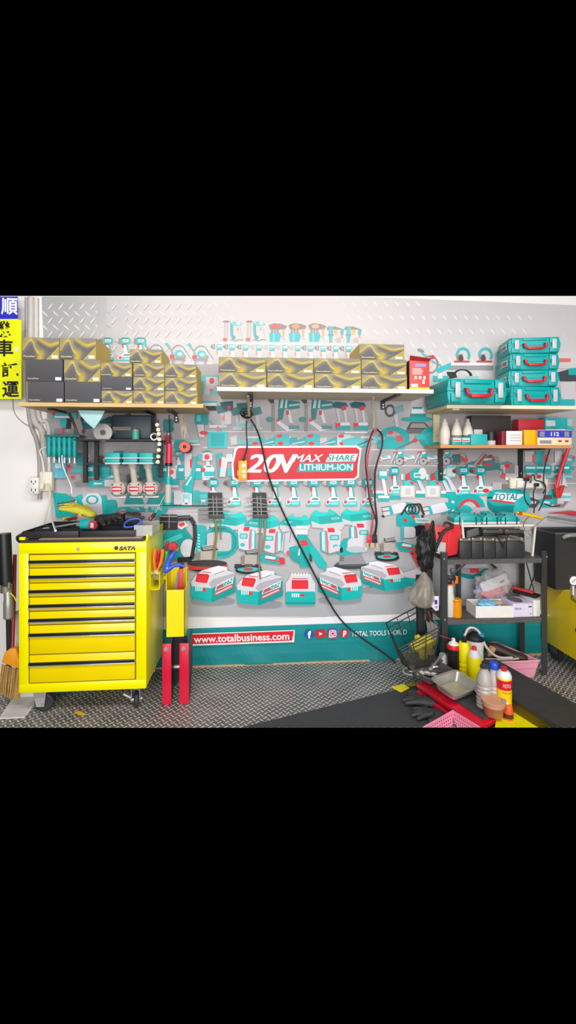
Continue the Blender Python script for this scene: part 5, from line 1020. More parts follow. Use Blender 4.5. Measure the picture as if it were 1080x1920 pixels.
b = B(q); b.tube([q + Vector((.06, 0, .115)), q + Vector((.075, 0, .13))], [.009, .005], 8); b.out('tip', mat('b98a3e', .3, .6), t); b = B(q); b.cyl(q + Vector((.012, -.026, .02)), q + Vector((.012, .02, .02)), .005, seg=10); b.out('pivot', STEEL, t)
bx0 = XZ(311, 1150, 2.6)[0]; bx1 = XZ(346, 1150, 2.6)[0]; bz0, bz1, bzb = XZ(330, 1195, 2.6)[1], XZ(330, 1106, 2.6)[1], XZ(350, 1063, 2.75)[1]
bin_ = sidebox(bx0, bx1, 2.6, 2.75, bz0, bz1, bzb, mat('f4de00', .35, var=.06, scale=12), 'dented yellow sheet bin hanging right of the tool cart', 'tool_bin')
b = B(bin_.location); b.bb((sx + .002, 2.66, bzb - .05), (bx0, 2.69, bzb - .03)); b.out('hanger_arm', Yb, bin_)
q = Wp(336, 1130, 2.66); t = thing('bolt_cutter', 'red and black long tool standing in the yellow bin', 'tool', q); top = Wp(338, 1066, 2.66)
b = B(q); b.prism([q + Vector((-.016, 0, 0)), q + Vector((.016, 0, 0)), top + Vector((.016, 0, 0)), top + Vector((-.006, 0, .006))], (0, .012, 0), .002); b.out('red_handle', RED, t)
b = B(q); b.tube([top + Vector((.005, .006, 0)), top + Vector((.009, .006, .03))], .012, 10); b.out('black_tip', BLACK, t); b = B(q); b.prism([q + Vector((-.045, .014, 0)), q + Vector((-.018, .014, 0)), top + Vector((-.012, .014, -.01)), top + Vector((-.022, .014, -.03))], (0, .008, 0)); b.out('grey_arm', GREY, t)
# folding stand on the floor
fz = 0.002; fy = 2.54
def sideframe(xp0, xp1, b):
    pass
fx = [XZ(a, 1322, fy)[0] for a in (304, 321, 336, 354)]; zt_ = XZ(310, 1208, fy)[1]
st_ = thing('folding_stand', 'folded red and black steel stand on the floor beside the cart', 'stand', ((fx[0] + fx[3]) / 2, fy + .1, fz))
for x0, x1 in ((fx[0], fx[1]), (fx[2], fx[3])):
    b = B(st_.location); b.bb((x0, fy, fz), (x1, fy + .012, zt_), .003); o = b.out('red_upright', mat('d9163a', .32), st_)
    b = B(st_.location); b.cyl(((x0 + x1) / 2 - .005, fy, zt_ - .03), ((x0 + x1) / 2 - .005, fy - .006, zt_ - .03), .012, .009, 14); b.out('bolt', CHROME, o)
for x1, dy in ((fx[1], .15), (fx[3], .17)):
    b = B(st_.location); b.prism([(x1 - .008, fy + .013, fz), (x1 - .008, fy + .013, zt_), (x1 - .008, fy + dy, zt_ + .02), (x1 - .008, fy + dy, fz + .14), (x1 - .008, fy + dy * .6, fz + .03)], (.006, 0, 0)); b.out('black_side_plate', mat('39383a', .5), st_)
b = B(st_.location); b.prism([(fx[1] + .0, fy + .1, zt_ - .0), (fx[2] + .03, fy + .1, zt_ - .0), (fx[2] + .03, fy + .1, fz + .04), ((fx[1] + fx[2]) / 2 + .02, fy + .1, fz + .1), (fx[1], fy + .1, fz + .05)], (0, .01, 0)); b.out('cross_web', mat('242426', .5), st_)
b = B(st_.location); b.cyl((fx[1], fy + .09, zt_ - .17), (fx[2], fy + .09, zt_ - .17), .012, seg=14); b.out('pivot_rod', STEEL, st_)
# broom, dustpan and grease gun left of the cart
q = Wp(26, 1236, 2.56)
t = thing('broom', 'orange headed broom with straw bristles left of the yellow cart', 'broom', (q.x, 2.56, .02)); b = B(t.location)
b.prism([Wp(19, 1216, 2.56), Wp(29, 1216, 2.56), Wp(42, 1257, 2.56), Wp(2, 1243, 2.56), Wp(8, 1224, 2.56)], (0, .035, 0), .006); b.out('broom_head', mat('f09a22', .5, bump=.6, scale=60), t)
b = B(t.location); r = random.Random(2)
for i in range(150):
    u = r.random(); v = r.random(); a = Wp(3 + 38 * u, 1245 + 12 * u, 2.565 + .025 * v); e = Wp(-4 + 38 * u + r.random() * 3, 1296 + 14 * u * (1 - .3 * abs(u - .6)) + r.random() * 6, 2.55 + .06 * v); e.z = max(e.z, .045); b.tube([a, a.lerp(e, .5) + Vector((r.random() - .5, 0, 0)) * .006, e], .0021, 4)
br = b.out('bristles', mat('b89150', .8, var=.25), t); br['kind'] = 'stuff'
b = B(t.location); b.tube([Wp(23, 1220, 2.575), Wp(26, 1140, 2.64), Wp(28, 1040, 2.72)], .010, 10); b.out('red_pole', mat('8c1f22', .45), t)
q = Wp(18, 1330, 2.42)
t = thing('dustpan', 'pale plastic dustpan on the floor under the broom', 'dustpan', (q.x, 2.5, .003)); x0, x1 = XZ(-14, 1330, 2.42)[0], XZ(37, 1330, 2.42)[0]
b = B(t.location); b.prism([(x0, 2.47, .003), (x1, 2.47, .003), (x1, 2.68, .003), (x0, 2.68, .003)], (0, 0, .006)); b.bb((x0, 2.68, .003), (x1, 2.69, .06)); b.prism([(x1 - .006, 2.5, .009), (x1 - .006, 2.68, .009), (x1 - .006, 2.68, .05)], (.006, 0, 0)); b.prism([(x0, 2.5, .009), (x0, 2.68, .009), (x0, 2.68, .05)], (.006, 0, 0)); b.out('pan', mat('dcd8d4', .5), t)
b = B(t.location); b.tube([Wp(16, 1290, 2.695), Wp(17, 1216, 2.69), Wp(16, 1160, 2.66)], .014, 10); b.out('dark_pole', mat('2b302c', .5), t)
q = Wp(14, 1150, 2.62); t = thing('grease_gun', 'black barrelled grease gun hanging left of the yellow cart', 'tool', q)
b = B(q); b.cyl(Wp(12, 1095, 2.62), Wp(8, 1000, 2.62), .034, .034, 20); b.out('barrel', mat('1f1f20', .4), t)
b = B(q); b.tube([Wp(14, 1100, 2.62), Wp(16, 1125, 2.61), Wp(16, 1160, 2.61)], [.022, .026, .02], 12, 2); b.out('cast_grip', mat('a8a39b', .4, .5), t)
b = B(q); b.cyl(Wp(17, 1092, 2.585), Wp(17, 1103, 2.585), .008, seg=10); b.cyl(Wp(12, 1098, 2.62), Wp(12, 1110, 2.62), .03, seg=16); b.out('collar', mat('8f8a7c', .4, .5), t)
b = B(q); b.tube([Wp(20, 1112, 2.6), Wp(27, 1120, 2.6), Wp(31, 1128, 2.6)], .003, 6); b.out('yellow_tag', YEL, t)
xq, zq = XZ(30, 1190, 2.7); b = B((xq, 2.75, .003)); b.bb((XZ(29, 1150, 2.7)[0], 2.7, .003), (XZ(46, 1150, 2.7)[0], 2.712, XZ(30, 1146, 2.7)[1])); tag(b.out('white_board', mat('d9c9c4', .6)), 'narrow pale board leaning behind the left edge of the cart', 'board')
# yellow leaf on the floor
p = Gp(150, 1337, .002); b = B(p); pts = [Gp(139, 1336, .003), Gp(146, 1333, .006), Gp(153, 1335, .006), Gp(161, 1339, .004), Gp(158, 1341, .003), Gp(147, 1341, .005)]; b.prism(pts, (0, 0, .002)); tag(b.out('leaf', mat('e0b32a', .6)), 'small yellow leaf lying on the chequer plate floor', 'leaf')
p = Wp(108, 1300, 2.62); b = B(Gp(110, 1303, .002)); p = Gp(108, 1303, .002); p.y = 2.75; b.ball(p + Vector((0, 0, .03)), .08, (1.5, 1, .36)); tag(b.out('teal_cloth', mat('1c6a62', .8, bump=.5)), 'dark teal cloth lying on the floor under the cart', 'cloth')

# ---------------------------------------------------------------- hanging under the left shelf
x0, x1 = XZ(138, 828, 2.74)[0], XZ(297, 828, 2.74)[0]; z1 = XZ(200, 826, 2.74)[1]; z2 = XZ(200, 870, 2.86)[1]
t = thing('tool_rack', 'black steel wall rack holding the three impact wrenches', 'rack', ((x0 + x1) / 2, 2.95, z1)); FB = mat('1b1b1c', .5)
b = B(t.location); b.bb((x0, 2.74, z1), (x1, 2.96, z1 + .008)); b.out('top_plate', FB, t)
b = B(t.location); b.bb((XZ(160, 870, 2.86)[0], 2.88, z2 - .006), (x1, 2.9, z2 + .006)); b.out('lower_rail', FB, t)
for px, pz in ((159, 905), (180, 900), (301, 896)): b = B(t.location); x = XZ(px, 880, 2.9)[0]; b.bb((x - .012, 2.9, XZ(px, pz, 2.92)[1]), (x + .012, 2.925, z1)); b.out('upright', FB, t)
def impact(px, yy, s, lab, label_wide=False):
    zt_ = XZ(px, 848, yy)[1]; x = XZ(px, 848, yy)[0]
    t = thing('impact_wrench', lab, 'power tool', (x, yy, zt_), group='cordless impact wrenches hanging from the black rack')
    b = B(); b.box((0, 0, -.022), (.084 * s, .1, .036), bev=.006); b.box((0, 0, -.052), (.08 * s, .1, .026), bev=.006); b.out('battery', TEAL, t)
    b = B(); b.box((0, -.002, -.036), (.092 * s, .106, .008), bev=.003); b.box((0, -.002, -.068), (.09 * s, .106, .01), bev=.003); b.out('white_rim', mat('cfd2cf', .4), t)
    b = B(); b.tube([(0, 0, -.07), (.006, -.005, -.11), (.012, -.005, -.16), (.016, 0, -.19)], [.026, .019, .019, .024], 14, 2); b.out('grip', mat('b9b0a4', .6), t)
    b = B(); b.cyl((.022, .06, -.222), (.022, -.03, -.222), .045, .046, 26); b.cyl((.022, -.03, -.222), (.022, -.042, -.222), .046, .036, 26); h = b.out('motor_housing', mat('c4b8ab', .5), t)
    b = B(); b.box((.022, -.0425, -.222), (.062, .004, .03), bev=.003); b.out('red_badge', mat('d5304a', .4), h)
    b = B(); b.box((.022, -.0455, -.222), (.05, .002, .008)); b.out('white_stripe', WHITE, h)
    for a in range(4):
        b = B(); c = Vector((.022 + .036 * math.cos(a * PI / 2 + .8), -.036, -.222 + .036 * math.sin(a * PI / 2 + .8))); b.cyl(c, c + Vector((0, -.006, 0)), .0045, seg=8); b.out('screw', BLACK, h)
    b = B(); b.box((.03, .0, -.273), (.08, .05, .01), bev=.004); b.out('base_plate', mat('dcd8d6', .5), t)
impact(216, 2.78, 1.0, 'leftmost of the three impact wrenches hanging upside down'); impact(248, 2.78, 1.05, 'middle of the three impact wrenches hanging upside down'); impact(277, 2.78, 1.0, 'rightmost of the three impact wrenches, beside the socket chain')
# six teal drivers at the left
def driver(px, yy, z, lab):
    x = XZ(px, 840, yy)[0]; t = thing('nut_driver', lab, 'hand tool', (x, yy, z), group='teal hand drivers hanging left of the black rack')
    b = B(); b.lathe([(0, 0), (.012, 0), (.016, -.01), (.016, -.03), (.013, -.05), (.016, -.07), (.015, -.1), (.010, -.125), (0, -.125)], seg=14); b.out('handle', mat('0d9895', .42), t)
    b = B(); b.cyl((0, 0, -.125), (0, 0, -.16), .0055, seg=10); b.out('tip', mat('e2e0df', .3, .4), t)
ords = ['first', 'second', 'third', 'fourth', 'fifth', 'sixth']
for i in range(6): driver(92 + i * 9.6, 2.86, XZ(92, 819, 2.86)[1] - .001 * i, ords[i] + ' teal driver from the conduits, hanging tip down')
b = B(Wp(88, 823, 2.9)); x0, z0 = XZ(84, 819, 2.88); b.bb((x0, 2.87, z0), (XZ(150, 819, 2.88)[0], 2.96, z0 + .012)); tag(b.out('driver_holder', mat('0c7d7c', .45)), 'teal wall holder above the six hanging drivers', 'holder')
# pale cloth, dark case, grinder, rolls under the left shelf
b = B(Wp(175, 770, 2.7)); q = [Wp(146, 769, 2.68), Wp(196, 770, 2.68), Wp(190, 784, 2.66), Wp(176, 804, 2.65), Wp(163, 793, 2.66), Wp(150, 778, 2.67)]; b.prism(q, (0, .012, 0), .002); tag(b.out('hanging_cloth', mat('a9cfd2', .8, bump=.6)), 'pale blue cloth corner hanging under the left pine shelf', 'cloth')
zr = z1 + .0095
p = Wp(240, 800, 2.8); x0, x1_ = XZ(208, 800, 2.8)[0], XZ(284, 800, 2.8)[0]; t = thing('dark_item', 'dark blue tool case lying on the black rack', 'case', ((x0 + x1_) / 2, 2.86, zr))
b = B(t.location); b.bb((x0, 2.8, zr), (x1_, 2.95, XZ(240, 778, 2.8)[1]), .012); b.out('shell', mat('1d2d36', .45), t); b = B(t.location); zz = XZ(240, 804, 2.8)[1]; b.bb((x0 + .01, 2.795, zz - .01), (XZ(246, 800, 2.8)[0], 2.8, zz + .012)); b.out('brown_band', mat('6f6258', .5), t)
p = Wp(254, 812, 2.76); t = thing('green_can', 'small green and silver can on the black rack', 'can', (p.x, 2.765, zr)); b = B(); b.cyl((0, 0, 0), (0, 0, .05), .022, seg=18); b.out('can_body', mat('3e9a82', .4), t); b = B(); b.cyl((0, 0, .0505), (0, 0, .06), .02, .015, 18); b.out('can_lid', STEEL, t)
p = Wp(193, 811, 2.76); t = thing('angle_grinder', 'grinder with pale round disc standing on the black rack', 'power tool', p)
b = B(p); b.cyl(p + Vector((0, 0, 0)), p + Vector((0, .006, 0)), .054, seg=32); b.out('disc', mat('a9a6a3', .5), t); b = B(p); b.cyl(p + Vector((0, -.004, 0)), p + Vector((0, .03, 0)), .016, seg=16); b.cyl(p + Vector((0, .03, 0)), p + Vector((.05, .06, .01)), .03, .026, 16); b.out('gear_head', DGREY, t)
# chain of sockets
x, zz = XZ(295, 795, 2.74); t = thing('socket_rail', 'row of small steel sockets hanging down beside the black rack', 'sockets', (x, 2.74, zz)); pts = [(296, 797), (298, 806), (299, 814), (300, 824), (300, 833), (299, 844), (298, 856), (297, 866)]
b = B(t.location); b.tube([Wp(a + .5, c, 2.72) for a, c in [(296, 788)] + pts], .004, 6); b.out('rail', BLACK, t)
for i, (a, c) in enumerate(pts):
    q = Wp(a, c, 2.705); b = B(t.location); b.cyl(q, q + Vector((0, -.02, 0)), .012, seg=12); b.cyl(q + Vector((0, -.0201, 0)), q + Vector((0, -.022, 0)), .009, .0085, 12); b.out('socket', mat('a59c88', .3, .5), t)
q = Wp(289, 819, 2.71); b = B(q); b.tube([q + Vector((.019 * math.cos(a), 0, .019 * math.sin(a))) for a in [k * PI / 8 for k in range(16)]], .006, 8, closed=True); tag(b.out('steel_ring', STEEL), 'steel ring left of the hanging sockets', 'ring')
# red gripped grease gun
tp, bt = Wp(316, 828, 2.78), Wp(316, 941, 2.78); t = thing('grease_gun', 'red gripped tool with teal collar and grey tube beside the sockets', 'tool', tp)
def seg(a, c, r, m, name, r2=None): b = B(tp); b.cyl(Wp(317.5 - (a - 828) * .02, a, 2.78), Wp(317.5 - (c - 828) * .02, c, 2.78), r, r2 or r, 18); b.out(name, m, t)
seg(832, 868, .017, mat('d8254a', .35), 'red_grip', .02); seg(868, 874, .022, BLACK, 'black_collar'); seg(874, 894, .011, mat('a8a29d', .4, .5), 'shaft'); seg(894, 908, .022, TEAL, 'teal_collar'); seg(908, 942, .020, mat('c3bbb3', .45), 'grey_tube'); seg(942, 946, .03, TEAL, 'foot')
b = B(tp); b.tube([Wp(318, 832, 2.78), Wp(319, 820, 2.8), Wp(317, 778, 2.9)], .003, 6); b.out('hanging_cord', BLACK, t)
# reel and cable ties
q = Wp(347, 838, 2.9); t = thing('orange_reel', 'orange red round reel hanging under the left shelf', 'reel', q)
b = B(q); b.lathe([(.012, 0), (.034, 0), (.037, .006), (.034, .02), (.012, .02), (.012, 0)], q, 24, (PI / 2, 0, 0)); b.out('ring', mat('e8432a', .35), t); b = B(q); b.cyl(q + Vector((0, -.004, 0)), q + Vector((0, .03, 0)), .0115, seg=14); b.out('hub', BLACK, t); b = B(q); b.cyl(q + Vector((.006, .022, -.008)), q + Vector((.006, .06, -.008)), .034, seg=20); b.out('black_back', BLACK, t)
q = Wp(340, 790, 2.76); b = B(q); r = random.Random(9)
for i in range(26):
    a = Wp(333 + r.random() * 10, 776 + r.random() * 3, 2.74 + r.random() * .03); e = Wp(341 + r.random() * 11, 812 + r.random() * 12, 2.74 + r.random() * .03); b.tube([a, a.lerp(e, .5) + Vector((r.random() * .01, 0, 0)), e], .0022, 5)
tag(b.out('cable_ties', mat('b9ab97', .5)), 'bunch of beige cable ties hanging under the left shelf', 'cable ties', kind='stuff')
q = Wp(118, 800, 2.9); b = B(q); b.tube([Wp(128, 772, 2.75), Wp(137, 790, 2.88), Wp(146, 815, 2.9), Wp(150, 828, 2.9)], .009, 8, 2); tag(b.out('brown_hose', mat('6b5348', .6)), 'brown hose end hanging below the left pine shelf', 'hose')
pts = [Wp(116, 853, 2.88), Wp(117, 872, 2.88), Wp(124, 890, 2.88), Wp(134, 912, 2.88), Wp(134, 926, 2.88)]; b = B(pts[0]); b.tube(pts, .0042, 8, 1); b.tube([pts[-1], Wp(128, 930, 2.88)], .0042, 8); tag(b.out('hex_rod', CHROME), 'bent chrome rod hanging below the teal drivers', 'rod')
# ---------------------------------------------------------------- hanging in the middle
BRASS = mat('b39a5e', .4, .5)
def comb(x0, x1, yt, yb, lab, rods, extra=None):
    yy = 2.955; t = thing('cable_comb', lab, 'rack', Wp((x0 + x1) / 2, yb, yy)); b = B(t.location)
    b.prism([Wp(x0, yt, yy), Wp(x1, yt, yy), Wp(x1 + 2, yb, yy), Wp(x0 + 2, yb, yy)], (0, .02, 0), .003); b.out('black_plate', mat('222224', .5), t)
    b = B(t.location); b.prism([Wp(x0 + 1, yb - 8, yy - .012), Wp(x1 + 4, yb - 8, yy - .012), Wp(x1 + 4, yb, yy - .012), Wp(x0 + 1, yb, yy - .012)], (0, .011, 0), .002); b.out('bottom_bar', mat('4a484a', .5), t)
    for (a, c, y0, y1) in rods: b = B(t.location); b.tube([Wp(a, y0, yy - .006), Wp(c, y1, yy - .006)], .0033, 6); b.out('steel_rod', mat('d9d6d2', .25, .5), t)
    b = B(t.location)
    for xx in (.35, .6): b.tube([Wp(x0 + (x1 - x0) * xx, yt + 6, yy - .012), Wp(x0 + (x1 - x0) * xx + 1.5, yb - 6, yy - .012)], .0035, 6)
    b.out('upright_wires', mat('c9c6c3', .3, .5), t)
comb(390, 416, 924, 972, 'left black comb with steel rods hung on the banner', [(366, 427, 936, 936), (376, 430, 943, 943), (354, 440, 951, 951), (372, 430, 959, 959), (378, 432, 968, 968)])
comb(473, 499, 924, 972, 'right black comb with steel rods hung on the banner', [(460, 514, 935, 935), (462, 522, 940, 950), (458, 520, 951, 951), (463, 508, 959, 959), (465, 508, 968, 968)])
def dangle(pts, r, m, lab, name='hanging_cable', y=2.955, sm=2):
    b = B(Wp(*pts[0], y)); b.tube([Wp(a, c, y) for a, c in pts], r, 8, sm); return tag(b.out(name, m), lab, 'cable')
dangle([(404, 973), (406, 1000), (402, 1030), (400, 1049)], .0075, BRASS, 'thick brass coloured cable hanging from the left comb')
dangle([(412, 973), (413, 995), (414, 1012)], .004, BRASS, 'short thin brass coloured cable hanging from the left comb')
dangle([(489, 973), (487, 1010), (484, 1040), (488, 1086)], .0055, mat('a99a86', .4, .3), 'long tan cable hanging from the right comb to the printed battery')
dangle([(497, 973), (497, 1000), (492, 1038)], .0065, mat('b0a28c', .4, .3), 'shorter tan cable hanging from the right comb')
# yellow power strip, knot and black cord
q = Wp(455, 902, 2.9); t = thing('power_strip', 'yellow power strip hanging over the red 20V sign', 'power strip', q)
b = B(q); b.prism([Wp(447, 864, 2.9), Wp(463, 863, 2.9), Wp(463.5, 901, 2.9), Wp(446.5, 901, 2.9)], (0, .03, 0), .003); b.out('housing', mat('f5ac12', .35), t)
for py, w_ in ((873, 1), (884, 0), (893, 0)):
    b = B(q)
    if w_: b.prism([Wp(453.5, py - 3, 2.8985), Wp(461, py - 3.2, 2.8985), Wp(461, py + 2.6, 2.8985), Wp(453.5, py + 2.8, 2.8985)], (0, .002, 0))
    else: c = Wp(457.5, py, 2.9); b.cyl(c, c + Vector((0, -.0015, 0)), .011, seg=18)
    b.out('outlet', mat('e9ded0', .4), t)
b = B(q); b.prism([Wp(444.5, 882, 2.905), Wp(447.5, 882, 2.905), Wp(447.5, 892, 2.905), Wp(444.5, 892, 2.905)], (0, .02, 0)); b.out('rocker_switch', mat('d98c10', .4), t)
KC = mat('202021', .5); o0 = Wp(463, 780, 2.88); t = thing('extension_cord', 'black extension cord knotted below the middle shelf and falling to the floor', 'cord', o0)
b = B(o0)
for i in range(5):
    a0 = i * .9; r = .016 + .007 * (i % 3); c = o0 + Vector(((i % 2) * .012 - .006, -.012 + .004 * i, (i % 3) * .01)); b.tube([c + Vector((r * 1.3 * math.cos(a0 + k * .7), .006 * math.sin(k * 1.3), r * math.sin(a0 + k * .7))) for k in range(9)], .0042, 7, 1, closed=True)
b.out('knot', KC, t)
b = B(o0); b.tube([Wp(462, 788, 2.88), Wp(462, 815, 2.89), Wp(464, 838, 2.9), Wp(460, 852, 2.905), Wp(456, 864, 2.905)], [.0045, .0045, .006, .009, .009], 8, 2); b.out('short_lead', mat('3a3a3c', .5), t)
b = B(o0); b.tube([Wp(470, 786, 2.88), Wp(482, 806, 2.9), Wp(490, 830, 2.92), Wp(497, 868, 2.93), Wp(507, 905, 2.94), Wp(530, 960, 2.95), Wp(560, 1020, 2.955), Wp(582, 1062, 2.955), Wp(606, 1110, 2.955), Wp(640, 1168, 2.955), Wp(690, 1205, 2.95), Wp(716, 1222, 2.94), Gp(742, 1243, .012)], .0055, 8, 2); b.out('long_lead', KC, t)
b = B(o0); b.tube([Wp(465, 742, 2.72), Wp(466, 756, 2.8), Wp(467, 780, 2.87)], .009, 8, 1); b.out('tan_strap', mat('b9a888', .6), t)
# jumper leads
o0 = Wp(702, 800, 2.9); t = thing('jumper_leads', 'red and black jumper leads looped below the middle shelf', 'cable', o0)
RL = mat('d8384a', .4)
b = B(o0); b.tube([Wp(a, c, 2.92) for a, c in ((706, 806), (697, 812), (693, 840), (688, 860), (690, 900), (693, 930), (699, 955), (698, 985), (695, 1005))], .0055, 8, 2); b.out('red_lead', RL, t)
b = B(o0); b.tube([Wp(a, c, 2.925) for a, c in ((706, 805), (715, 812), (717, 835), (712, 850), (704, 880), (703, 910), (703, 950), (707, 975), (702, 1003))], .0055, 8, 2); b.out('red_and_black_lead', mat('8a2b38', .4), t)
b = B(o0); b.tube([Wp(a, c, 2.912) for a, c in ((700, 806), (690, 830), (684, 862), (689, 905), (692, 940), (703, 965), (706, 985), (700, 1005))], .0045, 8, 2); b.out('black_lead', KC, t)
b = B(o0); b.tube([Wp(a, c, 2.918) for a, c in ((706, 804), (719, 815), (716, 845), (703, 875), (701, 910), (704, 945), (708, 978), (704, 1005))], .004, 8, 2); b.out('black_lead', KC, t)
for px, m in ((693, RL), (703, KC)):
    b = B(o0); b.prism([Wp(px - 4, 1003, 2.925), Wp(px + 4, 1003, 2.925), Wp(px + 5, 1020, 2.925), Wp(px + 1, 1018, 2.925), Wp(px - 1, 1018, 2.925), Wp(px - 5, 1020, 2.925)], (0, .012, 0), .002); c = b.out('clamp', m, t)
    b = B(o0); b.prism([Wp(px - 5, 1018, 2.922), Wp(px - 2, 1018, 2.922), Wp(px - 2, 1028, 2.922), Wp(px - 5, 1027, 2.922)], (0, .014, 0)); b.prism([Wp(px + 2, 1018, 2.922), Wp(px + 5, 1018, 2.922), Wp(px + 5, 1027, 2.922), Wp(px + 2, 1028, 2.922)], (0, .014, 0)); b.out('jaw', mat('c9a878', .3, .7), c)
o0 = Wp(702, 750, 2.8); b = B(o0); b.tube([Wp(700, 746, 2.8), Wp(697, 765, 2.9), Wp(702, 782, 2.93), Wp(700, 802, 2.92)], .008, 8, 2); tag(b.out('tan_strap', mat('cfc2a2', .6)), 'tan strap holding the red and black jumper leads', 'strap')
# white outlet bar with cords on the right
q = Wp(992, 908, 2.96); t = thing('outlet_bar', 'white outlet bar mounted on the wall right of the printed tank', 'socket', q)
b = B(q); b.prism([Wp(957, 896, 2.955), Wp(1028, 898, 2.955), Wp(1026, 917, 2.955), Wp(957, 916, 2.955)], (0, .03, 0), .003); b.out('back_box', CREAM, t)
b = B(q); b.prism([Wp(971, 901, 2.935), Wp(1022, 902, 2.935), Wp(1020, 915, 2.935), Wp(970, 914, 2.935)], (0, .02, 0), .003); b.out('front_cover', WHITE, t)
for px, py in ((987, 899), (1005, 909)): b = B(q); c = Wp(px, py, 2.93); b.box(c, (.03, .03, .022), bev=.004); b.out('plug', BLACK, t)
for lab, pts in (('black cord dropping from the left plug of the white outlet bar', [(987, 902), (982, 925), (985, 940), (992, 948)]), ('black cord curling off the right plug of the white outlet bar', [(1005, 911), (999, 925), (1002, 948), (1001, 962)]), ('black cord running up past the white outlet bar to the orange brown shelf', [(1031, 842), (1022, 870), (1018, 900), (1024, 920), (1019, 940), (1010, 958)]), ('looping black cord above the white outlet bar', [(995, 906), (997, 888), (1003, 893), (1001, 900), (1016, 903), (1025, 912), (1018, 926)])): dangle(pts, .0045, KC, lab, y=2.915)
q = Wp(1045, 935, 2.93); t = thing('red_hose', 'red hose hanging at the far right with red clamp', 'hose', q); b = B(q); b.tube([Wp(a, c, 2.93) for a, c in ((1066, 838), (1060, 858), (1052, 880), (1046, 905), (1043, 915))], .012, 10, 2); b.out('hose', mat('e0404e', .4), t)
b = B(q); b.prism([Wp(1041, 908, 2.925), Wp(1047, 910, 2.925), Wp(1049, 923, 2.925), Wp(1054, 910, 2.925), Wp(1060, 910, 2.925), Wp(1052, 934, 2.925), Wp(1044, 934, 2.925)], (0, .02, 0), .002); b.out('clamp', mat('d33a34', .4), t)
b = B(q); b.tube([Wp(a, c, 2.94) for a, c in ((1066, 842), (1056, 880), (1053, 907))], .003, 6, 1); b.out('black_lead', KC, t)

# ---------------------------------------------------------------- black steel rack
RK = mat('343436', .45); rx0, rx1, ry0, ry1 = 1.185, 1.88, 2.70, 2.965; rz = (.752, .373); rh = .80
rack = thing('metal_rack', 'black two tier steel rack under the teal cases', 'rack', ((rx0 + rx1) / 2, 2.84, 0))
for x in (rx0, rx1 - .036):
    for y in (ry0, ry1 - .03): b = B(rack.location); b.bb((x, y, .001), (x + .036, y + .004, rh)); xs_ = x if x == rx0 else x + .032; b.bb((xs_, y + .004, .001), (xs_ + .004, y + .03, rh)); b.out('post', RK, rack)
for z in rz:
    b = B(rack.location); b.bb((rx0 + .005, ry0 + .006, z - .006), (rx1 - .005, ry1 - .004, z)); b.bb((rx0 + .037, ry0 + .002, z - .03), (rx1 - .037, ry0 + .006, z - .0005)); o = b.out('shelf_board', mat('5a5552', .55, var=.3, scale=40, bump=.3), rack)
b = B(rack.location); b.tube([(rx0 + .04, ry0 + .012, rz[0] - .12), (rx0 + .17, ry0 + .012, rz[0] - .02)], .006, 6); b.out('corner_brace', RK, rack)
b = B(rack.location); b.tube([(rx1 - .32, ry1 - .02, rz[0] - .02), (rx1 - .18, ry1 - .02, rz[0] - .14)], .007, 6); b.out('corner_brace', RK, rack)
b = B(rack.location); b.tube([(rx1 - .02, ry1 - .05, .74), (rx1 - .02, ry0 + .05, .40)], .004, 6); b.out('cross_wire', RK, rack); b = B(rack.location); b.tube([(rx1 - .012, ry0 + .05, .74), (rx1 - .012, ry1 - .05, .40)], .004, 6); b.out('cross_wire', RK, rack)
b = B(rack.location); b.bb((1.40, ry1 - .025, rz[1]), (1.425, ry1 - .01, rz[0] - .006)); b.out('middle_post', RK, rack)
for px, py in ((833, 1048), (1025, 1044), (1028, 1153), (834, 1162), (1027, 1262)): b = B(rack.location); c = Wp(px, py, ry0); b.cyl(c, c + Vector((0, -.003, 0)), .005, seg=8); b.out('rivet', CHROME, rack)
# white wire rack standing on it
wx0, wx1, wy0, wy1, wz = XZ(866, 985, 2.75)[0], XZ(1006, 985, 2.75)[0], 2.75, 2.93, .962
wr = thing('white_rack', 'white metal riser on the black rack carrying teal chargers', 'rack', ((wx0 + wx1) / 2, 2.84, rz[0] + .001)); WM = mat('e9e2d4', .4); z0 = rz[0] + .002
b = B(wr.location); b.bb((wx0, wy0, wz - .012), (wx1, wy0 + .012, wz)); b.bb((wx0, wy1 - .012, wz - .012), (wx1, wy1, wz)); b.bb((wx0, wy0 + .012, wz - .012), (wx0 + .012, wy1 - .012, wz)); b.bb((wx1 - .012, wy0 + .012, wz - .012), (wx1, wy1 - .012, wz))
b.out('top_frame', WM, wr); b = B(wr.location); b.bb((wx0 + .013, wy0 + .013, wz - .006), (wx1 - .013, wy1 - .013, wz - .001)); b.out('top_sheet', WM, wr)
for x in (wx0, wx1 - .012):
    for y, dx in ((wy0, -.02), (wy1 - .012, 0)): b = B(wr.location); s = 1 if x > wx0 else -1; b.prism([(x, y, wz - .013), (x + .012, y, wz - .013), (x + .012 + s * dx, y, z0), (x + s * dx, y, z0)], (0, .012, 0)); b.out('leg', WM, wr)
b = B(wr.location); b.tube([(wx0 + .006, wy0 + .006, wz), (wx0 + .006, wy0 + .006, wz + .03), (wx0 + .006, wy1 - .006, wz + .03), (wx0 + .006, wy1 - .006, wz)], .005, 8); b.out('end_rail', WM, wr)
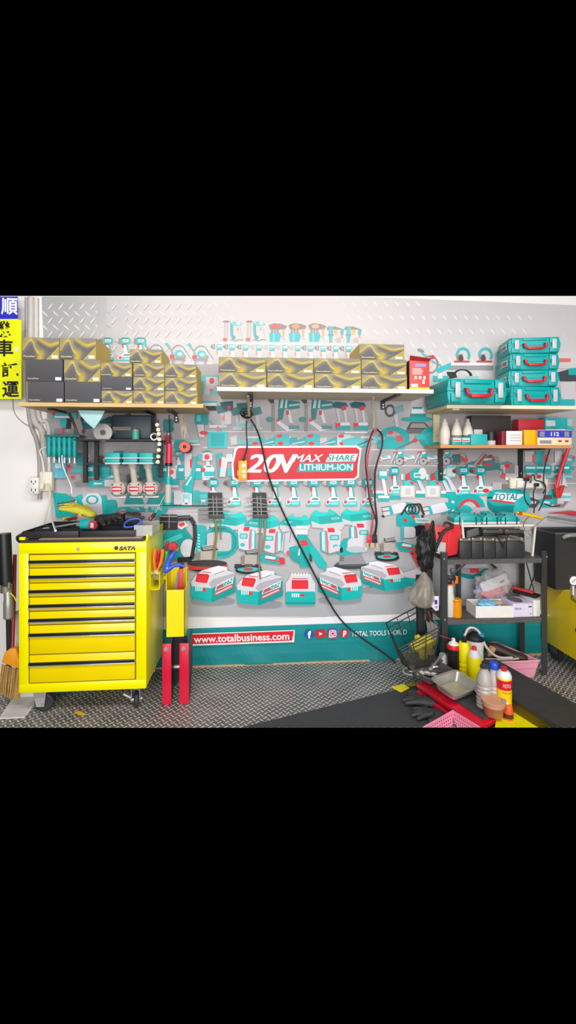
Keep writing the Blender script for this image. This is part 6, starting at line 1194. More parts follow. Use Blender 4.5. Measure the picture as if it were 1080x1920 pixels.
def tcharger(x0, x1, yy, lab, rz_=0, h=.07):
    xa, xb = XZ(x0, 970, yy)[0], XZ(x1, 970, yy)[0]; w_ = xb - xa; t = thing('battery_charger', lab, 'charger', ((xa + xb) / 2, yy, wz + .001), rz_, 'teal battery chargers on the white riser')
    b = B(); b.box((0, .06, .008), (w_, .12, .016), bev=.005); b.out('base', mat('d5d2d0', .45), t)
    b = B(); b.prism([(-w_ / 2, 0, .0165), (w_ / 2, 0, .0165), (w_ / 2, 0, h * .5), (w_ * .3, 0, h * .75), (-w_ * .35, 0, h * .75), (-w_ / 2, 0, h * .5)], (0, .12, 0), .004); b.out('housing', TEAL, t)
    b = B(); b.box((w_ * .0, .06, h * .78), (w_ * .5, .09, h * .25), (.15, 0, 0), .004); b.out('battery_dock', mat('16b5b1', .35), t)
    for s in (-.3, .3): b = B(); b.tube([(w_ * s, -.004, .0), (w_ * s, -.006, h * .5), (w_ * s * .9, .02, h * .92)], .003, 6); b.out('tie_wire', BLACK, t)
tcharger(852, 902, 2.76, 'leftmost teal charger on the white riser', -.06, .085); tcharger(906, 938, 2.77, 'middle teal charger on the white riser', -.06, .075); tcharger(941, 975, 2.77, 'rightmost teal charger on the white riser, under the yellow tester', -.06, .07)
q = Wp(990, 962, 2.86); t = thing('voltage_tester', 'yellow and red pen tester lying on the white riser', 'tester', (q.x, 2.86, wz + .008)); a, e = Wp(968, 964, 2.80), Wp(1015, 971, 2.80); a.z += .012; e.z += .0
b = B(t.location); b.tube([a, a.lerp(e, .2), e], [.006, .011, .011], 10); b.out('yellow_barrel', mat('f5c60c', .35), t); b = B(t.location); b.tube([a.lerp(e, .08), a.lerp(e, .2)], .0125, 10); b.out('red_ring', mat('d9452c', .35), t)
b = B(t.location); b.tube([a.lerp(e, .55), Wp(980, 980, 2.74), Wp(985, 1000, 2.74), Wp(1002, 988, 2.735), Wp(1022, 970, 2.735)], .0025, 6, 2); b.out('thin_lead', mat('a05058', .4), t)
# black batteries
rs = rz[0] + .001
def vrla(x0, x1, yt, yy, lab, dep=.14, lid=False):
    xa, xb = XZ(x0, 1040, yy)[0], XZ(x1, 1040, yy)[0]; w_ = xb - xa - .002; h = XZ(x0, yt, yy)[1] - rs; t = thing('lead_battery', lab, 'battery', ((xa + xb) / 2, yy, rs), group='black batteries on the rack')
    b = B(); b.box((0, dep / 2, h * .42), (w_, dep, h * .84), bev=.003); b.out('case', mat('353536', .5, var=.2), t); b = B(); b.box((0, dep / 2, h * .92), (w_ * .98, dep * .96, h * .15), bev=.004); b.out('lid', mat('6a655e' if not lid else '3a3a3b', .6, var=.25), t)
    for s in (-.36, .36): b = B(); b.box((w_ * s, .012, h * .95), (.014, .02, h * .12), bev=.002); b.out('terminal', mat('b9a98c', .4, .5), t)
    return t
vrla(862, 884, 1010, 2.73, 'black battery next to the red jump starter, under the open grey flap'); vrla(884.5, 906, 1009, 2.725, 'second black battery from the red jump starter'); vrla(906.5, 929, 1010, 2.725, 'third black battery from the red jump starter'); vrla(929.5, 950, 1011, 2.725, 'fourth black battery from the red jump starter'); vrla(950.5, 984, 1009, 2.725, 'rightmost and widest black battery in the front row')
vrla(905, 945, 994, 2.875, 'low black battery behind the front row, left', .065); vrla(946, 984, 994, 2.875, 'low black battery behind the front row, right', .065)
q = Wp(884, 1008, 2.73); b = B(q); b.prism([Wp(876, 996, 2.732), Wp(897, 989, 2.732), Wp(899, 1002, 2.732), Wp(876, 1010, 2.732)], (0, .012, 0), .002); tag(b.out('open_flap', mat('5b5b5c', .6)), 'open grey flap on top of the leftmost black batteries', 'lid')
q = Wp(880, 985, 2.85); b = B((q.x, 2.88, rs)); b.bb((XZ(868, 990, 2.86)[0], 2.86, rs), (XZ(904, 990, 2.86)[0], 2.95, XZ(868, 989, 2.86)[1]), .004); tag(b.out('black_case', mat('262628', .55)), 'black case under the left end of the white riser', 'case')
for lab, pts in (('grey lead draped over the rightmost black battery', [(955, 1004), (972, 1008), (980, 1016), (985, 1012), (997, 1006), (990, 999)]), ('black lead hanging over the front of the batteries', [(925, 1002), (940, 1014), (944, 1030), (948, 1014), (955, 1004)])): dangle(pts, .003, GREY if 'grey' in lab else KC, lab, 'battery_lead', 2.712)
# red jump starter
q = Wp(835, 1040, 2.74); t = thing('jump_starter', 'red jump starter with black straps at the left end of the rack', 'jump starter', q)
b = B(q); b.prism([Wp(808, 984, 2.735), Wp(842, 990, 2.735), Wp(836, 1043, 2.735), Wp(802, 1032, 2.735)], (0, .1, 0), .006); b.out('left_half', mat('dc3c42', .4), t)
b = B(q); b.prism([Wp(842, 990, 2.733), Wp(862, 984, 2.76), Wp(866, 1000, 2.76), Wp(857, 1040, 2.76), Wp(836, 1044, 2.733)], (0, .1, 0), .006); b.out('right_half', mat('e5363a', .4), t)
b = B(q); b.prism([Wp(804, 1012, 2.731), Wp(836, 1018, 2.731), Wp(835, 1042, 2.731), Wp(801, 1031, 2.731)], (0, .003, 0)); b.out('silver_panel', mat('c9c6c0', .35, .3), t)
for px, py in ((812, 997), (824, 1000)): b = B(q); c = Wp(px, py, 2.733); b.cyl(c, c + Vector((0, -.014, 0)), .011, .009, 14); b.out('knob', BLACK, t)
b = B(q); b.tube([Wp(832, 986, 2.76), Wp(834, 979, 2.76), Wp(846, 982, 2.76), Wp(848, 990, 2.76)], .008, 8, 1); b.out('carry_handle', BLACK, t)
b = B(q); b.tube([Wp(850, 988, 2.725), Wp(832, 994, 2.722), Wp(824, 1014, 2.722), Wp(814, 1036, 2.722), Wp(810, 1044, 2.722)], .010, 8, 2); b.out('black_strap', mat('222224', .6), t)
# black bag and clear bag at the rack corner
q = Wp(797, 1030, 2.7); b = B(q); r = random.Random(5)
bm = bmesh.new(); bmesh.ops.create_icosphere(bm, subdivisions=4, radius=1)
for v in bm.verts:
    n = v.co.copy(); k = 1 + .12 * math.sin(n.x * 7 + n.z * 4) + .1 * math.sin(n.z * 11 + n.y * 5) + .06 * math.sin(n.x * 17 - n.z * 9); v.co = Vector((n.x * .055 * k * (1 - .3 * n.z), n.y * .05 * k, n.z * .13 * k))
bm.transform(Matrix.Translation(q)); b.addbm(bm); t = thing('black_bag', 'black crumpled bag hanging on the left front post of the rack', 'bag', q); b.out('bag_body', mat('1c1b1c', .5, var=.3, bump=.6), t, smooth=60)
b = B(q); b.tube([Wp(803, 1012, 2.69), Wp(808, 990, 2.69), Wp(812, 975, 2.7), Wp(812, 985, 2.72), Wp(818, 1035, 2.695)], .008, 8, 2); b.out('strap', mat('1c1b1c', .6), t)
q = Wp(800, 1065, 2.69); bm = bmesh.new(); b = B(q); prof = [(0, .012, .012), (.03, .014, .013), (.06, .03, .025), (.10, .055, .04), (.15, .07, .05), (.2, .075, .055), (.235, .05, .04), (.25, .012, .012)]; n = 40; vs = []; fs = []
for i, (z, a, c) in enumerate(prof):
    for k in range(n):
        th = 2 * PI * k / n; f = 1 + (.09 * math.sin(k * 1.1 + i * .9) + .09 * math.sin(k * 2.7 - i * 1.3)) * (1 if i > 1 else .3); vs.append(q + Vector((a * f * math.cos(th) - .02 + z * .1 * math.sin(i), c * f * math.sin(th), -z)))
for i in range(len(prof) - 1): fs += [(i * n + k, i * n + (k + 1) % n, (i + 1) * n + (k + 1) % n, (i + 1) * n + k) for k in range(n)]
b.add(vs, fs); tag(b.out('clear_bag', mat('b5ab9c', .22, alpha=.5, var=.3, scale=40), smooth=70), 'clear crumpled plastic bag tied below the black bag', 'bag')
q = Wp(815, 1125, 2.692); t = thing('paper_pouch', 'small white pouch with blue print hanging beside the rack post', 'pouch', q); b = B(q); b.prism([Wp(810, 1118, 2.69), Wp(823, 1118, 2.69), Wp(823, 1144, 2.69), Wp(817, 1146, 2.69), Wp(809, 1138, 2.69)], (0, .008, 0), .002); b.out('pouch_body', mat('e4e0ee', .5), t)
b = B(q); b.prism([Wp(815, 1125, 2.6888), Wp(820, 1125, 2.6888), Wp(820, 1133, 2.6888), Wp(815, 1133, 2.6888)], (0, .0006, 0)); b.out('blue_print', mat('2b2f86', .5), t); b = B(q); b.prism([Wp(816, 1137, 2.6888), Wp(821, 1136, 2.6888), Wp(820, 1141, 2.6888), Wp(816, 1140, 2.6888)], (0, .0006, 0)); b.out('pink_print', mat('d97a9a', .5), t)
q = Wp(787, 1120, 2.72); b = B((q.x, 2.74, .3)); b.prism([Wp(783, 1080, 2.72), Wp(797, 1080, 2.72), Wp(797, 1205, 2.72), Wp(784, 1195, 2.72)], (0, .04, 0), .006); tag(b.out('black_pole_bag', mat('1b1b1c', .7, bump=.5)), 'long black cloth sleeve hanging left of the rack, behind the wire basket', 'sleeve')
q = Wp(800, 1160, 2.75); b = B(q); b.tube([Wp(803, 1145, 2.73), Wp(808, 1165, 2.74), Wp(802, 1185, 2.75), Wp(800, 1195, 2.76)], .008, 8, 2); tag(b.out('brown_strap', mat('6a4230', .6)), 'brown leather strap hanging behind the wire basket', 'strap')
# middle tier of the rack
rs2 = rz[1] + .001
p = Wp(843, 1150, 2.76); t = thing('spray_bottle', 'white bottle with orange trigger head on the rack behind its post', 'bottle', (p.x, 2.77, rs2))
b = B(); b.lathe([(0, 0), (.030, 0), (.033, .005), (.033, .12), (.028, .15), (.026, .19), (.015, .205), (0, .205)], seg=20); b.out('bottle_body', mat('ddd9d2', .4), t); b = B(); b.box((0, 0, .222), (.03, .034, .035), bev=.005); b.box((.02, 0, .245), (.05, .03, .03), bev=.005); b.out('spray_head', mat('2a2a2b', .4), t); b = B(); b.box((.045, -.002, .235), (.022, .026, .05), bev=.004); b.bb((-.022, -.02, .2), (.026, .02, .208)); b.out('orange_trigger', ORANGE, t); b = B(); b.bb((.026, -.034, .04), (.034, .0, .1)); b.out('red_label', mat('c9584c', .4), t)
p = Wp(858, 1150, 2.73); t = thing('orange_canister', 'orange plastic canister on the middle tier of the rack', 'canister', (p.x + .004, 2.76, rs2)); b = B(); b.lathe([(0, 0), (.033, 0), (.036, .006), (.033, .09), (.035, .1), (.03, .115), (0, .115)], seg=22); b.out('canister_body', mat('f09a12', .35), t); b = B(); b.lathe([(.036, .1), (.0375, .1), (.0375, .109), (.036, .109)], seg=22); b.out('rim', mat('d9820a', .35), t)
q = Wp(930, 1095, 2.85); t = thing('plastic_bag', 'clear bag of white and red packets on the middle tier', 'bag', (q.x, 2.901, rs2)); bm = bmesh.new(); bmesh.ops.create_icosphere(bm, subdivisions=4, radius=1)
for v in bm.verts:
    n = v.co.copy(); k = 1 + .09 * math.sin(n.x * 9 + n.z * 5) + .07 * math.sin(n.z * 16 + n.x * 9) + .05 * math.sin(n.x * 27 - n.z * 14); v.co = Vector((n.x * .125 * k, n.y * .038 * k, .135 + n.z * .122 * k + max(0, n.x) * .03 * (n.z + 1)))
b = B(); b.addbm(bm); b.out('bag_body', mat('d6d3d3', .22, alpha=.38, var=.2, scale=30, bump=.5), t, smooth=70)
b = B(); b.box((.01, -.01, .17), (.2, .016, .075), (0, -.35, 0), .006); b.out('white_packet', mat('efe9ea', .4), t); b = B(); b.box((.0, -.012, .105), (.17, .016, .05), (0, -.2, 0), .006); b.out('red_packet', mat('d42c46', .4), t); b = B(); b.box((-.05, -.0, .145), (.13, .012, .05), (0, -.3, 0), .004); b.out('blue_packet', mat('7a8cc4', .4), t)
b = B(); b.box((.06, -.0195, .182), (.03, .002, .014), (0, -.35, 0)); b.out('red_mark', mat('c8283c', .4), t)
def openbox(x0, x1, ytop, y0, y1, lab, m, h, rz_=0, name='glove_box'):
    xa, xb = XZ(x0, 1150, y0)[0], XZ(x1, 1150, y0)[0]; w_ = xb - xa; d = y1 - y0; t = thing(name, lab, 'box', ((xa + xb) / 2, y0, rs2), rz_); b = B(); k = .003
    b.bb((-w_ / 2, 0, 0), (w_ / 2, d, k)); b.bb((-w_ / 2, 0, k), (w_ / 2, k, h)); b.bb((-w_ / 2, d - k, k), (w_ / 2, d, h)); b.bb((-w_ / 2, k, k), (-w_ / 2 + k, d - k, h)); b.bb((w_ / 2 - k, k, k), (w_ / 2, d - k, h)); b.out('carton', m, t); return t, w_, d
t, w_, d = openbox(893, 962, 1128, 2.715, 2.86, 'white open glove box with blue gloves on the middle tier', mat('efe9e4', .5), .075, -.05)
b = B()
for i, (x, y, a) in enumerate(((-.06, .04, .4), (-.02, .035, -.5), (.01, .06, .2), (-.04, .09, 1.0), (.0, .1, -.2))): b.ball((x, y, .072), .035, (1.2, .7, .45), 12, 8, (0, .2, a))
tag(b.out('blue_gloves', mat('7cc4ea', .6, bump=.5)), None, None, kind='stuff').parent = t
b = B(); b.ball((.06, .09, .07), .035, (1.1, 1.1, .3), 14, 8); b.out('tan_glove', mat('d9b88e', .6), t)
xa, xb = XZ(962, 1150, 2.712)[0], XZ(999, 1150, 2.712)[0]; w_ = xb - xa; t = thing('glove_box', 'lilac glove box with oval opening on the middle tier', 'box', ((xa + xb) / 2, 2.712, rs2))
b = B(); b.bb((-w_ / 2, 0, 0), (w_ / 2, .145, .088), .002); b.out('carton', mat('d9cbe6', .5), t); b = B(); b.lathe([(0, .0885), (.04, .0885), (.042, .0895), (0, .0898)], (-.01, .078, 0), 24, sy=1.45); b.out('oval_opening', mat('6f6a70', .6), t)
b = B(); b.bb((-w_ / 2 + .004, -.001, .008), (w_ / 2 - .004, .0, .08)); f = b.out('front_label', mat('e4daf0', .5), t); b = B(); b.text('Nitrile', (-w_ / 2 + .01, -.0015, .048), .045, .016, shear=.2); b.text('M', (w_ / 2 - .02, -.0015, .014), .009, .012, bold=.04); b.bb((w_ / 2 - .03, -.0018, .062), (w_ / 2 - .008, -.001, .07)); b.out('print', mat('3a3648', .5), f)
xa, xb = XZ(999.5, 1150, 2.715)[0], XZ(1013, 1150, 2.715)[0]; t = thing('glove_box', 'white and grey carton at the right end of the middle tier', 'box', ((xa + xb) / 2, 2.715, rs2)); w_ = xb - xa; b = B(); b.bb((-w_ / 2, 0, 0), (w_ / 2, .145, .105), .002); b.out('carton', mat('dad6d3', .5), t); b = B(); b.bb((-w_ / 2 + .001, -.0008, .001), (-w_ * .05, 0, .104)); b.out('white_front', WHITE, t)
q = Wp(985, 1108, 2.8); t = thing('red_stapler', 'red and black hand tool lying on the white and lilac boxes', 'tool', q); zt2 = rs2 + .106; b = B(q); b.box((q.x + .02, 2.82, zt2 + .012), (.06, .16, .02), (0, 0, .5), .006); b.out('black_body', BLACK, t); b = B(q); b.box((q.x + .0, 2.85, zt2 + .03), (.035, .17, .014), (0, 0, .5), .005); b.out('red_top', mat('d83a36', .4), t)
# ---------------------------------------------------------------- yellow machine and black bin at the right edge
t = thing('yellow_machine', 'yellow steel machine cabinet under the black bin at the right edge', 'machine', (2.25, 2.6, 0)); b = B(t.location); b.bb((2.03, 2.25, .115), (2.6, 2.985, .53), .008); b.out('cabinet', mat('ffda00', .35, var=.06, scale=5), t)
for x, y in ((2.09, 2.9), (2.09, 2.4)):
    b = B(t.location); b.cyl((x - .018, y, .05), (x + .018, y, .05), .048, seg=22); f = b.out('wheel', mat('2c2b2c', .6), t); b = B(t.location); b.bb((x - .028, y - .03, .055), (x - .021, y + .03, .1145)); b.bb((x - .03, y - .035, .108), (x + .03, y + .035, .1148)); b.out('castor_fork', DGREY, f)
b = B(t.location); b.bb((2.024, 2.62, .3), (2.03, 2.64, .32)); b.out('black_latch', BLACK, t)
bx0, by0, bz0, bz1 = 1.962, 2.74, .531, .90
t = thing('black_bin', 'large black plastic bin standing on the yellow machine', 'bin', (2.2, 2.86, bz0)); BM = mat('303032', .5); b = B(t.location)
def shellbox(b, x0, x1, y0, y1, z0, z1, k, tp):
    bm = bmesh.new(); o = [bm.verts.new(p) for p in ((x0 + tp, y0 + tp, z0), (x1 - tp, y0 + tp, z0), (x1 - tp, y1 - tp, z0), (x0 + tp, y1 - tp, z0), (x0, y0, z1), (x1, y0, z1), (x1, y1, z1), (x0, y1, z1), (x0 + k, y0 + k, z1), (x1 - k, y0 + k, z1), (x1 - k, y1 - k, z1), (x0 + k, y1 - k, z1), (x0 + tp + k, y0 + tp + k, z0 + k), (x1 - tp - k, y0 + tp + k, z0 + k), (x1 - tp - k, y1 - tp - k, z0 + k), (x0 + tp + k, y1 - tp - k, z0 + k))]
    for f in ((3, 2, 1, 0), (12, 13, 14, 15)): bm.faces.new([o[i] for i in f])
    for i in range(4):
        j = (i + 1) % 4; bm.faces.new((o[i], o[j], o[4 + j], o[4 + i])); bm.faces.new((o[4 + i], o[4 + j], o[8 + j], o[8 + i])); bm.faces.new((o[8 + i], o[8 + j], o[12 + j], o[12 + i]))
    bmesh.ops.recalc_face_normals(bm, faces=bm.faces[:]); b.addbm(bm)
shellbox(b, bx0, 2.5, by0, 2.975, bz0 + .001, bz1, .006, .012); b.out('bin_body', BM, t)
b = B(t.location); b.tube([(bx0, by0, bz1), (2.5, by0, bz1), (2.5, 2.972, bz1), (bx0, 2.972, bz1)], .008, 8, closed=True); b.out('rolled_rim', mat('545456', .45), t)
b = B(t.location); b.tube([Wp(1056, 1008, 2.735), Wp(1064, 1004, 2.715), Wp(1085, 1003, 2.715), Wp(1100, 1003, 2.735)], .013, 10, 1); b.out('side_grip', mat('8d8b88', .4), t)
b = B(t.location); b.tube([Wp(1028, 969, 2.96), Wp(1090, 979, 2.96)], .005, 8); b.out('inner_bar', GREY, t)
q = Wp(1074, 1088, 2.5); t = thing('pressure_gauge', 'round white pressure gauge on a steel stem before the yellow machine', 'gauge', q); b = B(q); b.cyl(q + Vector((0, .012, 0)), q + Vector((0, -.008, 0)), .031, seg=30); b.out('case', mat('5a5a5a', .35, .4), t); b = B(q); b.cyl(q + Vector((0, -.0083, 0)), q + Vector((0, -.0095, 0)), .026, seg=30); d_ = b.out('dial', mat('f2f0ee', .4), t); b = B(q); b.tube([q + Vector((-.012, -.0105, -.01)), q + Vector((.01, -.0105, .009))], .0015, 6); b.out('needle', BLACK, d_)
b = B(q); b.cyl(q + Vector((0, 0, -.03)), q + Vector((0, 0, -.085)), .013, .016, 12); b.out('stem', mat('b9b3ab', .35, .6), t); b = B(q); b.tube([q + Vector((-.004, 0, -.085)), q + Vector((-.004, 0, -.11)), q + Vector((.06, .0, -.16)), Vector((2.028, 2.5, q.z - .17))], .008, 8); b.out('pipe', mat('7a6a58', .4, .5), t)
q = Wp(1050, 958, 2.97); b = B((q.x, 2.95, bz1 + .01)); b.prism([Wp(1030, 963, 2.93), Wp(1078, 958, 2.93), Wp(1090, 963, 2.93), Wp(1090, 969, 2.93), Wp(1058, 964, 2.93)], (0, .03, 0), .002); tag(b.out('red_bar', mat('c8404a', .45)), 'red and white strip lying on the back rim of the black bin', 'strip')

# ---------------------------------------------------------------- motorcycle lift: mats, ramp, yellow base
MATM = mat('3f3f41', .75, var=.16, scale=25, bump=.15)
b = B(Gp(700, 1330, 0)); b.prism([Gp(p, q, .012) for p, q in ((452, 1364), (735, 1295), (784, 1285), (900, 1364))], (0, 0, -.0105)); tag(b.out('rubber_mat', MATM, clip=True), 'dark rubber platform mat on the floor in the foreground', 'mat')
def hz(pts, z): return [Gp(p, q, z) for p, q in pts]
zr_ = .15
b = B(Gp(1000, 1300, 0)); b.prism(hz([(903, 1238), (930, 1236), (1100, 1331), (1100, 1364), (1053, 1364), (955, 1306)], zr_), (0, 0, -.02)); t = thing('lift_platform', 'long black platform slanting out at the bottom right', 'platform', Gp(1000, 1300, 0)); b.o = t.location; b.out('platform_top', mat('39393a', .5, var=.3, scale=18, bump=.2), t, clip=True)
lo = [Gp(903, 1238, zr_), Gp(955, 1306, zr_), Gp(1053, 1364, zr_)]
b = B(t.location); b.prism([lo[1] + Vector((.006, .006, -.0205)), lo[2] + Vector((.006, .006, -.0205)), Vector((lo[2].x + .006, lo[2].y + .006, .078)), Vector((lo[1].x + .006, lo[1].y + .006, .078))], (.02, .012, 0)); b.out('side_skirt', mat('5a4b12', .4), t, clip=True)  # yellow reflected from the base plate is put into the skirt colour
b = B(t.location); b.prism([lo[0] + Vector((.006, -.004, -.0205)), lo[1] + Vector((.006, .004, -.0205)), Vector((lo[1].x + .006, lo[1].y + .004, .085)), Vector((lo[0].x + .006, lo[0].y - .004, .085))], (.02, .0, 0)); b.out('end_skirt', BLACK, t)
pp = [Gp(p_, q_, zr_) for p_, q_ in ((940, 1246), (1075, 1325), (1075, 1355), (1040, 1345), (975, 1306))]; b = B(t.location); b.prism([Vector((q_.x + .02, q_.y, zr_ - .0205)) for q_ in pp], (0, 0, -(zr_ - .022))); b.out('support_block', mat('1f1f20', .6), t, clip=True)
YZ = .078
b = B(Gp(980, 1345, 0)); b.prism(hz([(934, 1318), (958, 1313), (962, 1325), (1030, 1364), (1046, 1380), (926, 1380)], YZ), (0, 0, -.0755)); tag(b.out('base_plate', mat('f3e600', .4, var=.06), clip=True), 'bright yellow base plate at the bottom right, before the black platform', 'plate')
# red lift beams with black pad
A0, A1, A2, A3 = (788, 1272), (850, 1262), (975, 1338), (905, 1363)
JM = mat('d3122e', .3, coat=.3); zt3 = .085
t = thing('red_lift', 'red motorcycle lift beam with black rubber pad under the foil tray', 'lift', Gp(860, 1320, .013))
b = B(t.location); P0, P1, P2, P3 = [Gp(p, q, zt3) for p, q in ((781, 1281), (835, 1262), (948, 1338), (899, 1364))]
b.prism([P0, P1, P2, P3], (0, 0, -.024), .003); b.out('red_beam', JM, t, clip=True); b = B(t.location); cc = (P0 + P1 + P2 + P3) / 4; b.prism([cc + (q - cc) * .93 + Vector((.006, 0, -.0245)) for q in (P0, P1, P2, P3)], (0, 0, -.045)); b.out('black_underframe', mat('1e1d1f', .5), t, clip=True)
b = B(t.location); ins = [Gp(p, q, zt3 + .011) for p, q in ((801, 1276), (838, 1260), (944, 1331), (907, 1347))]; b.prism(ins, (0, 0, -.0105), .002); b.out('rubber_pad', mat('3a3b3b', .7, var=.15), t)
b = B(t.location); Q = [Gp(p, q, .05) for p, q in ((780, 1295), (788, 1291), (848, 1332), (838, 1337))]; b.prism(Q, (0, 0, -.037), .003); b.out('side_rail', JM, t)
b = B(t.location); c = Gp(846, 1328, .055); b.cyl(c, c + Vector((0, -.02, 0)), .01, seg=12); b.out('bolt', CHROME, t)
for nm, px, py, m, r in (('hex_nut', 929, 1355, mat('4b4746', .4, .5), .02), ('hex_nut', 940, 1340, mat('33302e', .4, .4), .014)): b = B(t.location); c = Gp(px, py, .045); b.cyl(c, c + Vector((.012, -.03, 0)), r, seg=6); b.out(nm, m, t, clip=True)
b = B(t.location); c = Gp(903, 1356, .06); b.ball(c, .014); b.out('end_ball', mat('e0a7a4', .4), t)
b = B(t.location); c = Gp(912, 1353, .06); b.box(c, (.03, .03, .03), bev=.004); b.out('black_block', BLACK, t)
b = B(t.location); c = Gp(919, 1351, .06); b.box(c, (.026, .03, .036), bev=.004); b.out('tan_block', mat('c9a24a', .5), t)
# items on and beside the lift
pz = zt3 + .0125
def bottle(name, px, py, z, prof, m, lab, cat='bottle', seg=24, grp=None, lean=(0, 0)):
    p = Gp(px, py, z); t = thing(name, lab, cat, p, group=grp, rot=(lean[1], lean[0], 0)); b = B(); b.lathe(prof, seg=seg); b.out('bottle_body', m, t); return t
TR = mat('b9b1ab', .3, alpha=.9, var=.08)
def ribs(z0, z1, r, n): return [(r + .0018 * math.cos(2 * PI * k / 4) , z0 + (z1 - z0) * k / (4 * n)) for k in range(4 * n + 1)]
for px, py, h, cap, lab, r in ((908, 1325, .205, mat('3b3a3a', .4), 'translucent ribbed bottle without blue cap, left of its twin', .038), (926, 1323, .195, mat('2450c8', .35), 'translucent ribbed bottle with bright blue cap', .037)):
    t = bottle('plastic_bottle', px, py, pz, [(0, 0), (r - .005, 0)] + ribs(.008, h * .62, r, 6) + [(r, h * .68), (r * .9, h * .8), (r * .55, h * .93), (.019, h * .94), (.019, h), (0, h)], TR, lab, grp='ribbed bottles on the lift')
    b = B(); b.lathe([(0, h), (.0215, h), (.0225, h + .004), (.0225, h + .028), (.019, h + .034), (0, h + .034)], seg=20) if 'bright' in lab else b.lathe([(.019, h), (.022, h), (.022, h + .008), (.014, h + .01)], seg=20); b.out('cap', cap, t)
t = bottle('spray_can', 945, 1338, YZ + .001, [(0, 0), (.036, 0), (.037, .004), (.037, .188)] + [(.036, .19), (.0, .19)], mat('f4c808', .3), 'yellow and red spray can with small red nozzle', 'spray can')
b = B(); b.lathe([(.0373, .135), (.0376, .135), (.0376, .183), (.0373, .183)], seg=24); b.out('red_band', mat('d6202c', .3), t); b = B(); b.lathe([(0, .19), (.036, .19), (.037, .198), (.03, .215), (.022, .222), (0, .222)], seg=24); b.out('white_shoulder', mat('e8e4e0', .35), t); b = B(); b.lathe([(0, .2225), (.013, .2225), (.014, .24), (.0, .243)], seg=16); b.out('nozzle', mat('d61a30', .35), t)
def wraptext(t, s, r, z, h, ang, spread, m, nm, bold=.03):
    b = B(); vs, fs = text_shape(s, bold, .15); V = []
    for a, c in vs: th = ang + (a - .5) * spread; V.append(Vector((r * math.sin(th), -r * math.cos(th), z + c * h)))
    b.add(V, fs); b.out(nm, m, t, smooth=0)
wraptext(t, 'MOTUL', .0381, .150, .018, -.1, 1.1, WHITE, 'lettering'); wraptext(t, 'CHAIN CLEAN', .0376, .118, .009, -.1, 1.3, mat('8a5a2a', .4), 'small_lettering', .01)
b = B(); V = []
for k in range(20): th = -.25 + .42 * math.cos(k * PI / 10); V.append(Vector((.0377 * math.sin(th), -.0377 * math.cos(th), .06 + .02 * math.sin(k * PI / 10))))
b.add(V, [tuple(range(20))]); b.out('white_oval', WHITE, t, smooth=0)
p = Gp(925, 1339, pz); t = thing('plastic_cup', 'brown translucent cup of wipes on the front of the lift', 'cup', p); CU = mat('b5714e', .35, var=.1)
b = B(); b.lathe([(0, 0), (.042, 0), (.045, .004), (.056, .07), (.058, .072), (.055, .072), (.043, .008), (0, .008)], seg=30); b.out('cup_body', CU, t); b = B(); b.lathe([(.0545, .05), (.0575, .072), (.0595, .072), (.0595, .078), (.055, .078)], seg=30); b.out('cup_rim', mat('d09a78', .35), t); b = B(); b.lathe([(0, .045), (.049, .045), (.05, .047), (0, .05)], seg=24); b.out('liquid', mat('d9b39c', .4), t); b = B(); b.ball((-.005, -.01, .055), .03, (1, .5, .3)); b.out('white_wipe', WHITE, t); b = B(); b.box((.038, -.028, .075), (.015, .01, .024), bev=.003); b.out('grey_clip', mat('8a86a0', .4), t)
p = Gp(953, 1347, YZ + .001); t = thing('red_bottle', 'short orange red bottle behind the brown cup', 'bottle', p); b = B(); b.lathe([(0, 0), (.024, 0), (.024, .035), (.022, .05), (.02, .06), (0, .06)], seg=18); b.out('bottle_body', mat('e5562a', .35), t); b = B(); b.lathe([(.0242, .008), (.0246, .008), (.0246, .03), (.0242, .03)], seg=18); b.out('dark_label', mat('4a2a22', .4), t); b = B(); b.lathe([(0, .06), (.018, .06), (.018, .068), (0, .068)], seg=16); b.out('cap', mat('e0763c', .4), t)
# foil tray and steel pan
def dish(b, c, w_, d_, h, k, rot, rim=.012, lip=.004):
    R = Matrix.Translation(c) @ Euler(rot).to_matrix().to_4x4(); n = 32; vs = []; fs = []
    def ring(sx, sy, z):
        for i in range(n):
            a = 2 * PI * i / n; e = .32; vs.append(R @ Vector((sx * math.copysign(abs(math.cos(a)) ** e, math.cos(a)), sy * math.copysign(abs(math.sin(a)) ** e, math.sin(a)), z)))
    W2, D2 = w_ / 2, d_ / 2
    for sx, sy, z in ((W2 * k, D2 * k, 0), (W2, D2, h), (W2 + rim, D2 + rim, h), (W2 + rim, D2 + rim, h + lip), (W2 - .002, D2 - .002, h + lip), (W2 * k - .002, D2 * k - .002, .003)): ring(sx, sy, z)
    for j in range(5): fs += [(j * n + i, j * n + (i + 1) % n, (j + 1) * n + (i + 1) % n, (j + 1) * n + i) for i in range(n)]
    fs += [tuple(range(n))[::-1], tuple(range(5 * n, 6 * n))]; b.add(vs, fs)
LA = math.radians(-28)
c = Gp(852, 1294, pz + .016); t = thing('foil_tray', 'empty grey foil tray on the lift beam', 'tray', c); b = B(c); dish(b, c, .215, .15, .045, .8, (.16, .04, .5)); b.out('foil_shell', mat('bdb9b2', .35, .55, var=.15, scale=25, bump=.3), t)
b = B(c); R = Matrix.Translation(c) @ Euler((.16, .04, .5)).to_matrix().to_4x4(); b.M = R; b.box((.0, .005, .0045), (.14, .095, .002), bev=.001); b.M = Matrix(); b.out('oily_residue', mat('b9b193', .4, var=.3, scale=20), t)
c = Gp(808, 1268, pz + .004); t = thing('steel_pan', 'dark steel pan full of loose wrenches behind the foil tray', 'pan', c); b = B(c); dish(b, c, .2, .16, .045, .8, (.06, .0, .45)); b.out('pan_shell', mat('7d7a76', .4, .5), t)
